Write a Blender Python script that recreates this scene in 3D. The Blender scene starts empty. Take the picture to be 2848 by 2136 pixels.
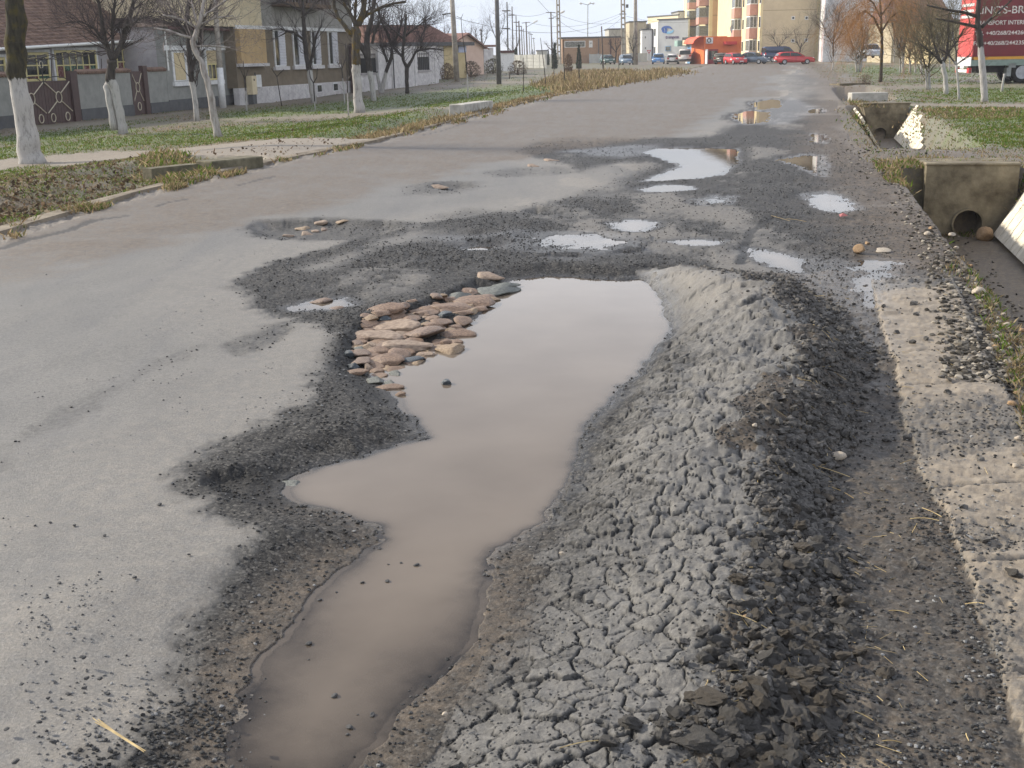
import bpy, bmesh, math, random
import numpy as np
from mathutils import Vector, Matrix
R = random.Random(7)
NR = np.random.default_rng(11)
scene = bpy.context.scene
COL = scene.collection

# ------------------------------------------------------------------ camera
H = 1.8; F = 3200.0; CX = 1424.0; CY = 1068.0
PITCH = math.atan((CY - 150) / F); ROLL = .02
_cp, _sp = math.cos(PITCH), math.sin(PITCH)
FW = np.array([0, _cp, -_sp]); _u0 = np.array([0, _sp, _cp]); _r0 = np.array([1., 0, 0])
UP = math.cos(ROLL) * _u0 + math.sin(ROLL) * _r0
RT = math.cos(ROLL) * _r0 - math.sin(ROLL) * _u0
CAMP = np.array([0, 0, H])
cam = bpy.data.cameras.new('camera')
cam.sensor_width = 36; cam.lens = 36 * F / 2848
cam.clip_start = .05; cam.clip_end = 9000
cam_o = bpy.data.objects.new('camera', cam); COL.objects.link(cam_o)
m3 = Matrix(((RT[0], UP[0], -FW[0]), (RT[1], UP[1], -FW[1]), (RT[2], UP[2], -FW[2])))
cam_o.matrix_world = Matrix.Translation(CAMP) @ m3.to_4x4()
scene.camera = cam_o

# ------------------------------------------------------------------ sky, sun, exposure
SUN_EL = math.radians(27); SUN_AZ = math.radians(-66)
W = bpy.data.worlds.new('World'); scene.world = W; W.use_nodes = True
nt = W.node_tree; nt.nodes.clear()
def wn(t, **k):
    n = nt.nodes.new(t)
    for a, b in k.items(): setattr(n, a, b)
    return n
sky = wn('ShaderNodeTexSky', sky_type='NISHITA', sun_disc=False)
sky.sun_elevation = SUN_EL; sky.sun_rotation = SUN_AZ % (2 * math.pi)
sky.dust_density = 2.0
b1 = wn('ShaderNodeBackground'); b1.inputs[1].default_value = .1
nt.links.new(sky.outputs[0], b1.inputs[0])
tc = wn('ShaderNodeTexCoord'); mp = wn('ShaderNodeMapping'); mp.inputs['Scale'].default_value = (1, 1, 3.2)
nz = wn('ShaderNodeTexNoise'); nz.inputs['Scale'].default_value = 2.6; nz.inputs['Detail'].default_value = 7; nz.inputs['Roughness'].default_value = .58
rp = wn('ShaderNodeValToRGB'); rp.color_ramp.elements[0].position = .30; rp.color_ramp.elements[1].position = .62
rp.color_ramp.elements[0].color = (.62, .62, .62, 1); rp.color_ramp.elements[1].color = (1, 1, 1, 1)
nt.links.new(tc.outputs['Generated'], mp.inputs[0]); nt.links.new(mp.outputs[0], nz.inputs[0]); nt.links.new(nz.outputs[0], rp.inputs[0])
sx = wn('ShaderNodeSeparateXYZ'); nt.links.new(tc.outputs['Generated'], sx.inputs[0])
cr = wn('ShaderNodeValToRGB')      # cloud layer: hazier towards the horizon, whiter above
e = cr.color_ramp.elements
e[0].position = 0.0; e[0].color = (.70, .79, .94, 1)
e[1].position = .62; e[1].color = (.56, .61, .74, 1)
for p, c in ((.07, (.78, .85, .97, 1)), (.16, (1.32, 1.36, 1.46, 1)), (.34, (1.04, 1.07, 1.16, 1))):
    q = e.new(p); q.color = c
nt.links.new(sx.outputs[2], cr.inputs[0])
b2 = wn('ShaderNodeBackground'); b2.inputs[1].default_value = 1.08
nt.links.new(cr.outputs[0], b2.inputs[0])
mx = wn('ShaderNodeMixShader'); nt.links.new(rp.outputs[0], mx.inputs[0])
nt.links.new(b1.outputs[0], mx.inputs[1]); nt.links.new(b2.outputs[0], mx.inputs[2])
wo = wn('ShaderNodeOutputWorld'); nt.links.new(mx.outputs[0], wo.inputs[0])
sl = bpy.data.lights.new('sun', 'SUN'); sl.energy = 5.0; sl.angle = math.radians(1.2); sl.color = (1, .92, .79)
so = bpy.data.objects.new('sun', sl); COL.objects.link(so)
sd = Vector((math.sin(SUN_AZ) * math.cos(SUN_EL), math.cos(SUN_AZ) * math.cos(SUN_EL), math.sin(SUN_EL)))
so.rotation_euler = sd.to_track_quat('Z', 'Y').to_euler(); so.location = (-20, 10, 30)
vs = scene.view_settings
vs.view_transform = 'Standard'; vs.look = 'None'; vs.gamma = 1; vs.exposure = 0.27; vs.use_curve_mapping = False
scene.render.engine = 'CYCLES'
cy = scene.cycles
cy.use_denoising = True
cy.max_bounces = 6; cy.diffuse_bounces = 3; cy.glossy_bounces = 3; cy.transmission_bounces = 4; cy.transparent_max_bounces = 6
cy.caustics_reflective = False; cy.caustics_refractive = False

# ------------------------------------------------------------------ projection helpers: photo pixel (2848 x 2136) -> place
def ray(x, y): return FW * F + RT * (x - CX) - UP * (y - CY)
def Pz(x, y, z=0.):
    d = ray(x, y); return CAMP + d * ((z - H) / d[2])
def PY(x, y, Y):
    d = ray(x, y); return CAMP + d * (Y / d[1])
def proj(X, Y, Z):
    q = (X - CAMP[0], Y - CAMP[1], Z - CAMP[2])
    w = q[0] * FW[0] + q[1] * FW[1] + q[2] * FW[2]
    a = q[0] * RT[0] + q[1] * RT[1] + q[2] * RT[2]
    b = q[0] * UP[0] + q[1] * UP[1] + q[2] * UP[2]
    w = np.maximum(w, 1e-3)
    return CX + F * a / w, CY - F * b / w
def ss(a, b, x):
    t = np.clip((x - a) / (b - a), 0, 1); return t * t * (3 - 2 * t)
_E = [Pz(*p) for p in [(0, 650), (315, 555), (721, 458), (1094, 388), (1384, 315), (1648, 245), (1957, 191)]]
_EX = np.array([q[0] for q in _E]); _EY = np.array([q[1] for q in _E])
def xedge(Y):
    Y = np.asarray(Y, float)
    s0 = (_EX[1] - _EX[0]) / (_EY[1] - _EY[0]); s1 = (_EX[-1] - _EX[-2]) / (_EY[-1] - _EY[-2])
    r = np.interp(Y, _EY, _EX); r = np.where(Y < _EY[0], _EX[0] + (Y - _EY[0]) * s0, r)
    return np.where(Y > _EY[-1], _EX[-1] + (Y - _EY[-1]) * s1, r)
def gz(X, Y): return -.5 * ss(1.5, 9, xedge(Y) - X) * ss(110, 60, Y)
def P(x, y, dz=0.):
    z = 0.
    for _ in range(12):
        p = Pz(x, y, z + dz); z = float(gz(p[0], p[1]))
    p[2] = z + dz; return p
def pxm(Y): return F / (Y * _cp)

# ------------------------------------------------------------------ numpy noise
def _hash(ix, iy, s):
    h = (ix.astype(np.int64) * 374761393 + iy.astype(np.int64) * 668265263 + s * 974634777) & 0xffffffff
    h = ((h ^ (h >> 13)) * 1274126177) & 0xffffffff
    h = ((h ^ (h >> 16)) * 2246822519) & 0xffffffff
    return ((h ^ (h >> 15)) & 0xffff).astype(np.float32) / 65535.
def vnoise(x, y, s=0):
    ix = np.floor(x); iy = np.floor(y); fx = (x - ix).astype(np.float32); fy = (y - iy).astype(np.float32)
    fx = fx * fx * (3 - 2 * fx); fy = fy * fy * (3 - 2 * fy)
    a = _hash(ix, iy, s); b = _hash(ix + 1, iy, s); c = _hash(ix, iy + 1, s); d = _hash(ix + 1, iy + 1, s)
    return (a + (b - a) * fx) * (1 - fy) + (c + (d - c) * fx) * fy
def fbm(x, y, o=4, s=0):
    r = 0; a = .5; t = 0
    for i in range(o):
        r = r + a * vnoise(x, y, s + i * 17); t += a; a *= .5; x = x * 2.03 + 3.1; y = y * 2.03 + 7.7
    return r / t * 2 - 1          # about -1..1
def sdf(poly, X, Y, margin=3.):
    """signed distance to a polygon, negative inside; 9 beyond the margin"""
    p = np.array([q[:2] for q in poly]); out = np.full(X.shape, 9.)
    k = np.where((X > p[:, 0].min() - margin) & (X < p[:, 0].max() + margin) & (Y > p[:, 1].min() - margin) & (Y < p[:, 1].max() + margin))[0]
    if len(k) == 0: return out
    x = X[k]; y = Y[k]; dm = np.full(x.shape, 1e9); ins = np.zeros(x.shape, bool)
    n = len(p)
    for i in range(n):
        ax, ay = p[i]; bx, by = p[(i + 1) % n]; ex, ey = bx - ax, by - ay
        t = np.clip(((x - ax) * ex + (y - ay) * ey) / (ex * ex + ey * ey + 1e-12), 0, 1)
        dm = np.minimum(dm, (x - ax - t * ex) ** 2 + (y - ay - t * ey) ** 2)
        c = (ay > y) != (by > y)
        if ey != 0: ins ^= c & (x < ex * (y - ay) / ey + ax)
    d = np.sqrt(dm); out[k] = np.where(ins, -d, d); return out
def dpoly(pts, X, Y):
    """distance to an open polyline, signed (+ right of it), and the running index of the nearest point"""
    p = np.array([q[:2] for q in pts]); best = np.full(X.shape, 1e9); par = np.zeros(X.shape); sg = np.ones(X.shape)
    for i in range(len(p) - 1):
        ax, ay = p[i]; ex, ey = p[i + 1] - p[i]
        t = np.clip(((X - ax) * ex + (Y - ay) * ey) / (ex * ex + ey * ey), 0, 1)
        rx = X - ax - t * ex; ry = Y - ay - t * ey; d = rx * rx + ry * ry; m = d < best
        best = np.where(m, d, best); par = np.where(m, i + t, par); sg = np.where(m, np.sign(ex * ry - ey * rx + 1e-9), sg)
    return np.sqrt(best), par, sg

# ------------------------------------------------------------------ materials
MATS = {}
def lin(r, g, b):
    f = lambda c: (c / 12.92 if c <= .04045 else ((c + .055) / 1.055) ** 2.4)
    return tuple(f(v / 255.) for v in (r, g, b))
def mat(name, c1, c2=None, scale=4., rough=.8, bump=0., bscale=30., detail=6, metal=0., spec=.4, lo=.35, hi=.65, bdist=.02, stretch=None):
    if name in MATS: return MATS[name]
    m = bpy.data.materials.new(name); m.use_nodes = True; t = m.node_tree; p = t.nodes['Principled BSDF']
    p.inputs['Roughness'].default_value = rough; p.inputs['Metallic'].default_value = metal
    p.inputs['Specular IOR Level'].default_value = spec
    p.inputs['Base Color'].default_value = (*c1, 1)
    co = t.nodes.new('ShaderNodeTexCoord'); src = co.outputs['Object']
    if stretch:
        mpn = t.nodes.new('ShaderNodeMapping'); mpn.inputs['Scale'].default_value = stretch
        t.links.new(src, mpn.inputs[0]); src = mpn.outputs[0]
    if c2:
        n = t.nodes.new('ShaderNodeTexNoise'); n.inputs['Scale'].default_value = scale; n.inputs['Detail'].default_value = detail; n.inputs['Roughness'].default_value = .62
        r = t.nodes.new('ShaderNodeValToRGB'); r.color_ramp.elements[0].position = lo; r.color_ramp.elements[1].position = hi
        r.color_ramp.elements[0].color = (*c1, 1); r.color_ramp.elements[1].color = (*c2, 1)
        t.links.new(src, n.inputs[0]); t.links.new(n.outputs[0], r.inputs[0]); t.links.new(r.outputs[0], p.inputs['Base Color'])
    if bump:
        n2 = t.nodes.new('ShaderNodeTexNoise'); n2.inputs['Scale'].default_value = bscale; n2.inputs['Detail'].default_value = 5
        b = t.nodes.new('ShaderNodeBump'); b.inputs['Strength'].default_value = bump; b.inputs['Distance'].default_value = bdist
        t.links.new(src, n2.inputs[0]); t.links.new(n2.outputs[0], b.inputs['Height']); t.links.new(b.outputs[0], p.inputs['Normal'])
    MATS[name] = m; return m

def ground_material():
    m = bpy.data.materials.new('ground_surface'); m.use_nodes = True; t = m.node_tree; N = t.nodes; L = t.links
    p = N['Principled BSDF']
    def nd(ty, **k):
        n = N.new(ty)
        for a, b in k.items(): setattr(n, a, b)
        return n
    geo = nd('ShaderNodeNewGeometry'); pos = geo.outputs['Position']
    def noise(sc, det=5, ro=.6, off=0):
        n = nd('ShaderNodeTexNoise'); n.inputs['Scale'].default_value = sc; n.inputs['Detail'].default_value = det; n.inputs['Roughness'].default_value = ro
        L.new(pos, n.inputs[0]); return n.outputs[0]
    def ramp(v, *st):
        r = nd('ShaderNodeValToRGB'); el = r.color_ramp.elements
        while len(el) < len(st): el.new(.5)
        for q, (a, c) in zip(el, st): q.position = a; q.color = (*c, 1)
        L.new(v, r.inputs[0]); return r.outputs[0]
    def mix(f, a, b):
        n = nd('ShaderNodeMix', data_type='RGBA'); L.new(f, n.inputs[0])
        for i, v in ((6, a), (7, b)):
            if isinstance(v, tuple): n.inputs[i].default_value = (*v, 1)
            else: L.new(v, n.inputs[i])
        return n.outputs[2]
    def ma(op, a, b=None, cl=False):
        n = nd('ShaderNodeMath', operation=op, use_clamp=cl)
        for i, v in enumerate((a, b)):
            if v is None: continue
            if isinstance(v, (int, float)): n.inputs[i].default_value = v
            else: L.new(v, n.inputs[i])
        return n.outputs[0]
    def attr(nm):
        a = nd('ShaderNodeAttribute', attribute_name=nm); s = nd('ShaderNodeSeparateColor'); L.new(a.outputs['Color'], s.inputs[0])
        return s.outputs[0], s.outputs[1], s.outputs[2], a.outputs['Alpha']
    wet, mud, grass, sheen = attr('mask_a'); dry, conc, dust, crack = attr('mask_b')
    n1 = noise(1.3, 6); n2 = noise(14, 7, .65); n3 = noise(95, 5, .7); n4 = noise(330, 3, .7); n6 = noise(38, 5, .65)
    vor = nd('ShaderNodeTexVoronoi'); vor.inputs['Scale'].default_value = 85; L.new(pos, vor.inputs[0])
    vcol = nd('ShaderNodeSeparateColor'); L.new(vor.outputs['Color'], vcol.inputs[0])
    grain = ma('ADD', ma('MULTIPLY', n3, .6), ma('MULTIPLY', n4, .4))
    # asphalt: dusty grey with pale and dark aggregate
    asph = ramp(grain, (.30, (.042, .040, .037)), (.44, (.124, .118, .107)), (.56, (.192, .182, .164)), (.70, (.38, .365, .325)))
    asph = mix(ma('MULTIPLY', ramp(n1, (.35, (0, 0, 0)), (.7, (1, 1, 1))), .4), asph, (.205, .195, .178))
    mpg = nd('ShaderNodeMapping'); mpg.inputs['Rotation'].default_value = (0, 0, .19); mpg.inputs['Scale'].default_value = (2.6, .30, 1); L.new(pos, mpg.inputs[0])
    ns = nd('ShaderNodeTexNoise'); ns.inputs['Scale'].default_value = 1.0; ns.inputs['Detail'].default_value = 6; ns.inputs['Roughness'].default_value = .6; L.new(mpg.outputs[0], ns.inputs[0])
    asph = mix(ma('MULTIPLY', ramp(ns.outputs[0], (.42, (0, 0, 0)), (.64, (1, 1, 1))), .42), asph, (.115, .115, .116))
    asph = mix(ma('MULTIPLY', ramp(n6, (.47, (0, 0, 0)), (.64, (1, 1, 1))), .55), asph, (.088, .085, .079))
    asph = mix(ma('MULTIPLY', ramp(n2, (.5, (0, 0, 0)), (.72, (1, 1, 1))), .35), asph, (.20, .188, .165))
    wetc = ramp(ma('ADD', ma('MULTIPLY', grain, .6), ma('MULTIPLY', vcol.outputs[0], .4)), (.22, (.009, .0085, .008)), (.45, (.027, .0255, .0235)), (.60, (.052, .048, .043)), (.80, (.17, .16, .142)))
    mudc = ramp(n2, (.3, (.066, .050, .036)), (.7, (.172, .134, .096)))
    dustc = ramp(n3, (.3, (.20, .175, .14)), (.7, (.36, .32, .265)))
    concc = ramp(ma('ADD', ma('MULTIPLY', n2, .6), ma('MULTIPLY', n4, .4)), (.3, (.12, .094, .066)), (.5, (.25, .205, .150)), (.72, (.37, .315, .245)))
    grc = ramp(ma('ADD', ma('MULTIPLY', n2, .5), ma('MULTIPLY', n3, .5)), (.3, (.040, .055, .014)), (.55, (.110, .145, .032)), (.75, (.19, .20, .065)))
    dryc = ramp(ma('ADD', ma('MULTIPLY', n2, .5), ma('MULTIPLY', n3, .5)), (.28, (.040, .030, .018)), (.5, (.125, .094, .055)), (.72, (.26, .205, .125)))
    jit = ma('MULTIPLY', ma('SUBTRACT', ma('ADD', ma('MULTIPLY', n2, .4), ma('ADD', ma('MULTIPLY', n3, .3), ma('MULTIPLY', n6, .3))), .5), 3.4)
    def soft(v, k=1.0):
        mid = ma('MULTIPLY', ma('MULTIPLY', v, ma('SUBTRACT', 1.0, v)), 4 * k)
        return ma('ADD', v, ma('MULTIPLY', mid, jit), True)
    c = mix(soft(dust), asph, dustc)
    c = mix(soft(wet), c, wetc)
    c = mix(soft(mud), c, mudc)
    c = mix(soft(conc), c, concc)
    c = mix(soft(dry), c, dryc)
    c = mix(soft(grass), c, grc)
    c = mix(crack, c, (.014, .0135, .013))  # crack colour: dark bitumen, plus painted shade the mesh is too coarse to cast
    L.new(c, p.inputs['Base Color'])
    rg = ma('SUBTRACT', .64, ma('MULTIPLY', soft(wet, .6), .04))
    rg = ma('SUBTRACT', rg, ma('MULTIPLY', sheen, ma('ADD', .36, ma('MULTIPLY', n2, .16))), True)
    L.new(rg, p.inputs['Roughness'])
    spn = ma('SUBTRACT', .55, ma('MULTIPLY', wet, .36)); L.new(spn, p.inputs['Specular IOR Level'])
    bh = ma('ADD', ma('MULTIPLY', n3, .55), ma('ADD', ma('MULTIPLY', n4, .3), ma('MULTIPLY', vor.outputs['Distance'], ma('MULTIPLY', wet, -.25))))
    bp = nd('ShaderNodeBump'); bp.inputs['Strength'].default_value = .75; bp.inputs['Distance'].default_value = .010
    L.new(bh, bp.inputs['Height']); L.new(bp.outputs[0], p.inputs['Normal'])
    return m
GM = ground_material()

def water_material():
    m = bpy.data.materials.new('muddy_water'); m.use_nodes = True; t = m.node_tree; t.nodes.remove(t.nodes['Principled BSDF'])
    nd = t.nodes.new; L = t.links.new
    g = nd('ShaderNodeNewGeometry'); n = nd('ShaderNodeTexNoise'); n.inputs['Scale'].default_value = 1.7; n.inputs['Detail'].default_value = 5
    r = nd('ShaderNodeValToRGB'); r.color_ramp.elements[0].position = .3; r.color_ramp.elements[1].position = .7; r.color_ramp.elements[0].color = (.142, .114, .088, 1); r.color_ramp.elements[1].color = (.178, .145, .113, 1)
    L(g.outputs['Position'], n.inputs[0]); L(n.outputs[0], r.inputs[0])
    mp2 = nd('ShaderNodeMapping'); mp2.inputs['Scale'].default_value = (1.2, 4.5, 1); mp2.inputs['Rotation'].default_value = (0, 0, .35)
    n2 = nd('ShaderNodeTexNoise'); n2.inputs['Scale'].default_value = 2.3; n2.inputs['Detail'].default_value = 5; n2.inputs['Distortion'].default_value = .8
    n3 = nd('ShaderNodeTexNoise'); n3.inputs['Scale'].default_value = .9; mk = nd('ShaderNodeMath'); mk.operation = 'MULTIPLY'
    b = nd('ShaderNodeBump'); b.inputs['Strength'].default_value = .12; b.inputs['Distance'].default_value = .004
    L(g.outputs['Position'], mp2.inputs[0]); L(mp2.outputs[0], n2.inputs[0]); L(g.outputs['Position'], n3.inputs[0]); L(n2.outputs[0], mk.inputs[0]); L(n3.outputs[0], mk.inputs[1]); L(mk.outputs[0], b.inputs['Height'])
    a = nd('ShaderNodeAttribute'); a.attribute_name = 'depth'
    k = nd('ShaderNodeMath'); k.operation = 'MULTIPLY'; k.inputs[1].default_value = -110.; L(a.outputs['Fac'], k.inputs[0])
    ex = nd('ShaderNodeMath'); ex.operation = 'EXPONENT'; L(k.outputs[0], ex.inputs[0]); om = nd('ShaderNodeMath'); om.operation = 'SUBTRACT'; om.inputs[0].default_value = 1.; L(ex.outputs[0], om.inputs[1])
    df = nd('ShaderNodeBsdfDiffuse'); L(r.outputs[0], df.inputs[0]); tp = nd('ShaderNodeBsdfTransparent'); tp.inputs[0].default_value = (.86, .80, .73, 1)
    m1 = nd('ShaderNodeMixShader'); L(om.outputs[0], m1.inputs[0]); L(tp.outputs[0], m1.inputs[1]); L(df.outputs[0], m1.inputs[2])
    fr = nd('ShaderNodeFresnel'); fr.inputs['IOR'].default_value = 1.34; L(b.outputs[0], fr.inputs['Normal'])
    gl = nd('ShaderNodeBsdfGlossy'); gl.inputs['Roughness'].default_value = .015; L(b.outputs[0], gl.inputs['Normal'])
    m2 = nd('ShaderNodeMixShader'); L(fr.outputs[0], m2.inputs[0]); L(m1.outputs[0], m2.inputs[1]); L(gl.outputs[0], m2.inputs[2]); L(m2.outputs[0], t.nodes['Material Output'].inputs[0])
    return m
WATER = water_material()

def attr_material(name, rough=.85, trans=0., vary=True):
    m = bpy.data.materials.new(name); m.use_nodes = True; t = m.node_tree; p = t.nodes['Principled BSDF']
    a = t.nodes.new('ShaderNodeAttribute'); a.attribute_name = 'tint'
    t.links.new(a.outputs['Color'], p.inputs['Base Color']); p.inputs['Roughness'].default_value = rough
    if trans:
        tr_ = t.nodes.new('ShaderNodeBsdfTranslucent'); mx_ = t.nodes.new('ShaderNodeMixShader'); mx_.inputs[0].default_value = trans
        t.links.new(a.outputs['Color'], tr_.inputs[0]); t.links.new(p.outputs[0], mx_.inputs[1]); t.links.new(tr_.outputs[0], mx_.inputs[2]); t.links.new(mx_.outputs[0], t.nodes['Material Output'].inputs[0])
    p.inputs['Specular IOR Level'].default_value = .08
    return m
TINT = attr_material('blade_tint', .8, .45); STONET = attr_material('pebble_tint', .8)

def glass_mat(name, c, rough=.08):
    m = mat(name, c, tuple(min(1, v * 1.6 + .01) for v in c), 1.5, rough); return m

# ------------------------------------------------------------------ object helpers
def link(o): COL.objects.link(o); return o
def tag(o, label=None, cat=None, group=None, kind=None):
    if label: o['label'] = label
    if cat: o['category'] = cat
    if group: o['group'] = group
    if kind: o['kind'] = kind
    return o
def thing(name, label, cat, loc=(0, 0, 0), group=None):
    o = bpy.data.objects.new(name, None); o.location = tuple(loc); link(o); o.empty_display_size = .2
    return tag(o, label, cat, group)
def par(o, parent):
    if parent is not None:
        o.parent = parent
        o.matrix_parent_inverse = Matrix.Translation(-abs_loc(parent))
    return o
def abs_loc(o):
    v = Vector(o.location)
    if o.parent is not None: pass
    return v
class MB:
    def __init__(s): s.v = []; s.f = []; s.a = []
    def add(s, vs, fs, a=None):
        b = len(s.v); s.v += [tuple(map(float, q)) for q in vs]; s.f += [tuple(i + b for i in q) for q in fs]
        if a is not None: s.a += [a] * len(vs)
    def hexa(s, q): s.add(q, [(0, 3, 2, 1), (4, 5, 6, 7), (0, 1, 5, 4), (1, 2, 6, 5), (2, 3, 7, 6), (3, 0, 4, 7)])
    def box(s, x0, x1, y0, y1, z0, z1): s.hexa([(x0, y0, z0), (x1, y0, z0), (x1, y1, z0), (x0, y1, z0), (x0, y0, z1), (x1, y0, z1), (x1, y1, z1), (x0, y1, z1)])
    def tube(s, pts, rad, n=6, cap=True, a=None):
        pts = [Vector(q) for q in pts]; k = len(pts); b = len(s.v)
        d = (pts[min(1, k - 1)] - pts[0]).normalized(); up = Vector((0, 0, 1)) if abs(d.z) < .9 else Vector((1, 0, 0))
        x = d.cross(up).normalized(); y = d.cross(x).normalized()
        for i, q in enumerate(pts):
            if i > 0:
                d2 = (pts[min(i + 1, k - 1)] - pts[i - 1])
                if d2.length > 1e-9:
                    d2.normalize(); x = (x - d2 * x.dot(d2)); x = x.normalized() if x.length > 1e-6 else d2.orthogonal().normalized(); y = d2.cross(x)
            r = rad[i] if hasattr(rad, '__len__') else rad
            for j in range(n):
                t = 2 * math.pi * j / n; w = q + x * (r * math.cos(t)) + y * (r * math.sin(t)); s.v.append((w.x, w.y, w.z))
                if a is not None: s.a.append(a[i] if hasattr(a, '__len__') else a)
        for i in range(k - 1):
            for j in range(n):
                j2 = (j + 1) % n; s.f.append((b + i * n + j, b + i * n + j2, b + (i + 1) * n + j2, b + (i + 1) * n + j))
        if cap:
            s.f.append(tuple(b + j for j in range(n))[::-1]); s.f.append(tuple(b + (k - 1) * n + j for j in range(n)))
    def build(s, name, m, parent=None, smooth=False, kind=None, label=None, bevel=0.):
        me = bpy.data.meshes.new(name); me.from_pydata(s.v, [], s.f); me.materials.append(m)
        if s.a:
            at = me.attributes.new('wash', 'FLOAT', 'POINT'); at.data.foreach_set('value', np.array(s.a, np.float32))
        if smooth: me.polygons.foreach_set('use_smooth', [True] * len(me.polygons))
        me.update(); o = bpy.data.objects.new(name, me); link(o); par(o, parent)
        if kind: o['kind'] = kind
        if label: o['label'] = label
        if bevel:
            bm = bmesh.new(); bm.from_mesh(me); bmesh.ops.bevel(bm, geom=bm.edges[:], offset=bevel, segments=1, affect='EDGES'); bm.to_mesh(me); bm.free()
        return o
def np_mesh(name, V, Fc, m, attrs=None, smooth=False, link_it=True):
    me = bpy.data.meshes.new(name); V = np.asarray(V, np.float32); Fc = np.asarray(Fc, np.int32); k = Fc.shape[1]
    me.vertices.add(len(V)); me.vertices.foreach_set('co', V.ravel())
    me.loops.add(Fc.size); me.loops.foreach_set('vertex_index', Fc.ravel())
    me.polygons.add(len(Fc)); me.polygons.foreach_set('loop_start', np.arange(0, Fc.size, k, dtype=np.int32))
    me.polygons.foreach_set('use_smooth', np.full(len(Fc), smooth))
    me.materials.append(m)
    for nm, d in (attrs or {}).items():
        at = me.attributes.new(nm, 'FLOAT_COLOR', 'POINT'); at.data.foreach_set('color', np.asarray(d, np.float32).ravel())
    me.update(calc_edges=True)
    o = bpy.data.objects.new(name, me)
    if link_it: link(o)
    return o
# ------------------------------------------------------------------ the ground as one field, split into its pieces
def grid():
    s0 = np.arange(-.50, .5001, .00108)
    out = .50 + np.cumsum(np.geomspace(.004, 1.2, 26))
    s = np.concatenate([-out[::-1], s0, out])
    ypx = np.arange(2230, 163, -3.4)
    Y = H / np.tan(PITCH + np.arctan((ypx - CY) / F))
    Y = np.concatenate([np.linspace(.5, Y[0], 26)[:-1], Y, np.geomspace(Y[-1] * 1.25, 2600, 10)])
    return s, Y
GS, GY = grid()
nC, nRr = len(GS), len(GY)
S2, Y2 = np.meshgrid(GS, GY)
GYv = Y2.ravel(); GX = (S2 * Y2).ravel()
BZ = gz(GX, GYv)
U, V_ = proj(GX, GYv, BZ)
wn1 = fbm(GX * 1.7, GYv * 1.7, 4, 3); wn2 = fbm(GX * 9, GYv * 9, 3, 9); wn3 = fbm(GX * 32, GYv * 32, 3, 21)
VIEW = (np.abs(S2.ravel()) < .6) & (GYv < 140)
def pp(pts, z=0.): return [Pz(x, y, z) for x, y in pts]
def pg(pts): return [P(x, y) for x, y in pts]
def sd_px(pts, z=0., margin=3., zz=False):
    return sdf(pp(pts, z) if not zz else pg(pts), GX, GYv, margin)

# --- regions (polygons traced on the ground)
kerb_out = [(-700, 850), (0, 640), (315, 547), (554, 489), (721, 453), (900, 417), (1081, 382), (1365, 307), (1545, 263), (1802, 217), (1970, 180)]
road_l = [(-700, 890), (0, 676), (322, 567), (579, 505), (772, 460), (900, 430), (1094, 388), (1384, 315), (1648, 245), (1850, 210), (1972, 187)]
kerb_in = [(-700, 866), (0, 655), (315, 557), (554, 497), (721, 459), (900, 424), (1081, 386), (1365, 310), (1545, 265), (1802, 218), (1970, 181)]
dk, pk, sk = dpoly(pp(road_l), GX, GYv)           # + = right of the road's left edge
dko, _, sko = dpoly(pp(kerb_out), GX, GYv)
dki, _, ski = dpoly(pp(kerb_in), GX, GYv)
right_line = pp([(3050, 1900), (2900, 1400), (2800, 1080), (2700, 780), (2620, 640), (2540, 530), (2450, 470), (2380, 425), (2350, 360), (2330, 300), (2335, 260), (2310, 225), (2262, 196), (2230, 178), (2290, 168)])
dr, prr, sr = dpoly(right_line, GX, GYv)          # drawn away from the camera: + = right
sdL = -sk * dk; sdKo = -sko * dko; sdKi = -ski * dki; sdR = -sr * dr
sdL = np.where(GYv < 4, 5, sdL); sdKo = np.where(GYv < 4, 5, sdKo); sdKi = np.where(GYv < 4, 5, sdKi)
road_right_far = sd_px([(2200, 176), (2200, 197), (2163, 238), (2111, 277), (2008, 322), (1905, 373), (1400, 460), (-2000, 1400), (-2000, 176)], margin=12)
far_y = ss(150, 158, GYv)
ONROAD = (sdL > 0) & (sdR < .0)
kerb_m = (sdKo > 0) & (sdKi < 0)
gut = (sdKi >= 0) & (sdL <= 0)

# --- wet, broken asphalt
W1 = [(470, 1325), (640, 1235), (800, 1130), (905, 1010), (935, 940), (860, 905), (760, 870), (690, 840), (655, 800), (690, 765), (760, 725), (900, 692), (1010, 650), (1150, 625),
      (1350, 590), (1500, 562), (1600, 540), (1640, 500), (1600, 462), (1480, 440), (1400, 420), (1480, 393), (1700, 385), (1900, 378), (2010, 350), (2110, 318), (2200, 268), (2240, 205), (2320, 230), (2345, 330), (2400, 430), (2560, 520), (2660, 640), (2760, 900),
      (2960, 1400), (3100, 2300), (100, 2300), (180, 2110), (330, 2000), (440, 1900), (520, 1830), (585, 1740), (625, 1640), (690, 1560), (735, 1490), (700, 1450), (580, 1405)]
farw = fbm(GX * .45, GYv * .16, 4, 31) * np.clip((GYv - 14) * .06, 0, 2.2)
sdW = sd_px(W1, margin=6) + wn1 * .16 + wn2 * .09 + wn3 * .035 + farw
wet = ss(.10 + np.clip((GYv - 14) * .015, 0, .8), -.10 - np.clip((GYv - 14) * .015, 0, .8), sdW) * (1 - .6 * ss(30, 62, GYv))
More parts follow.
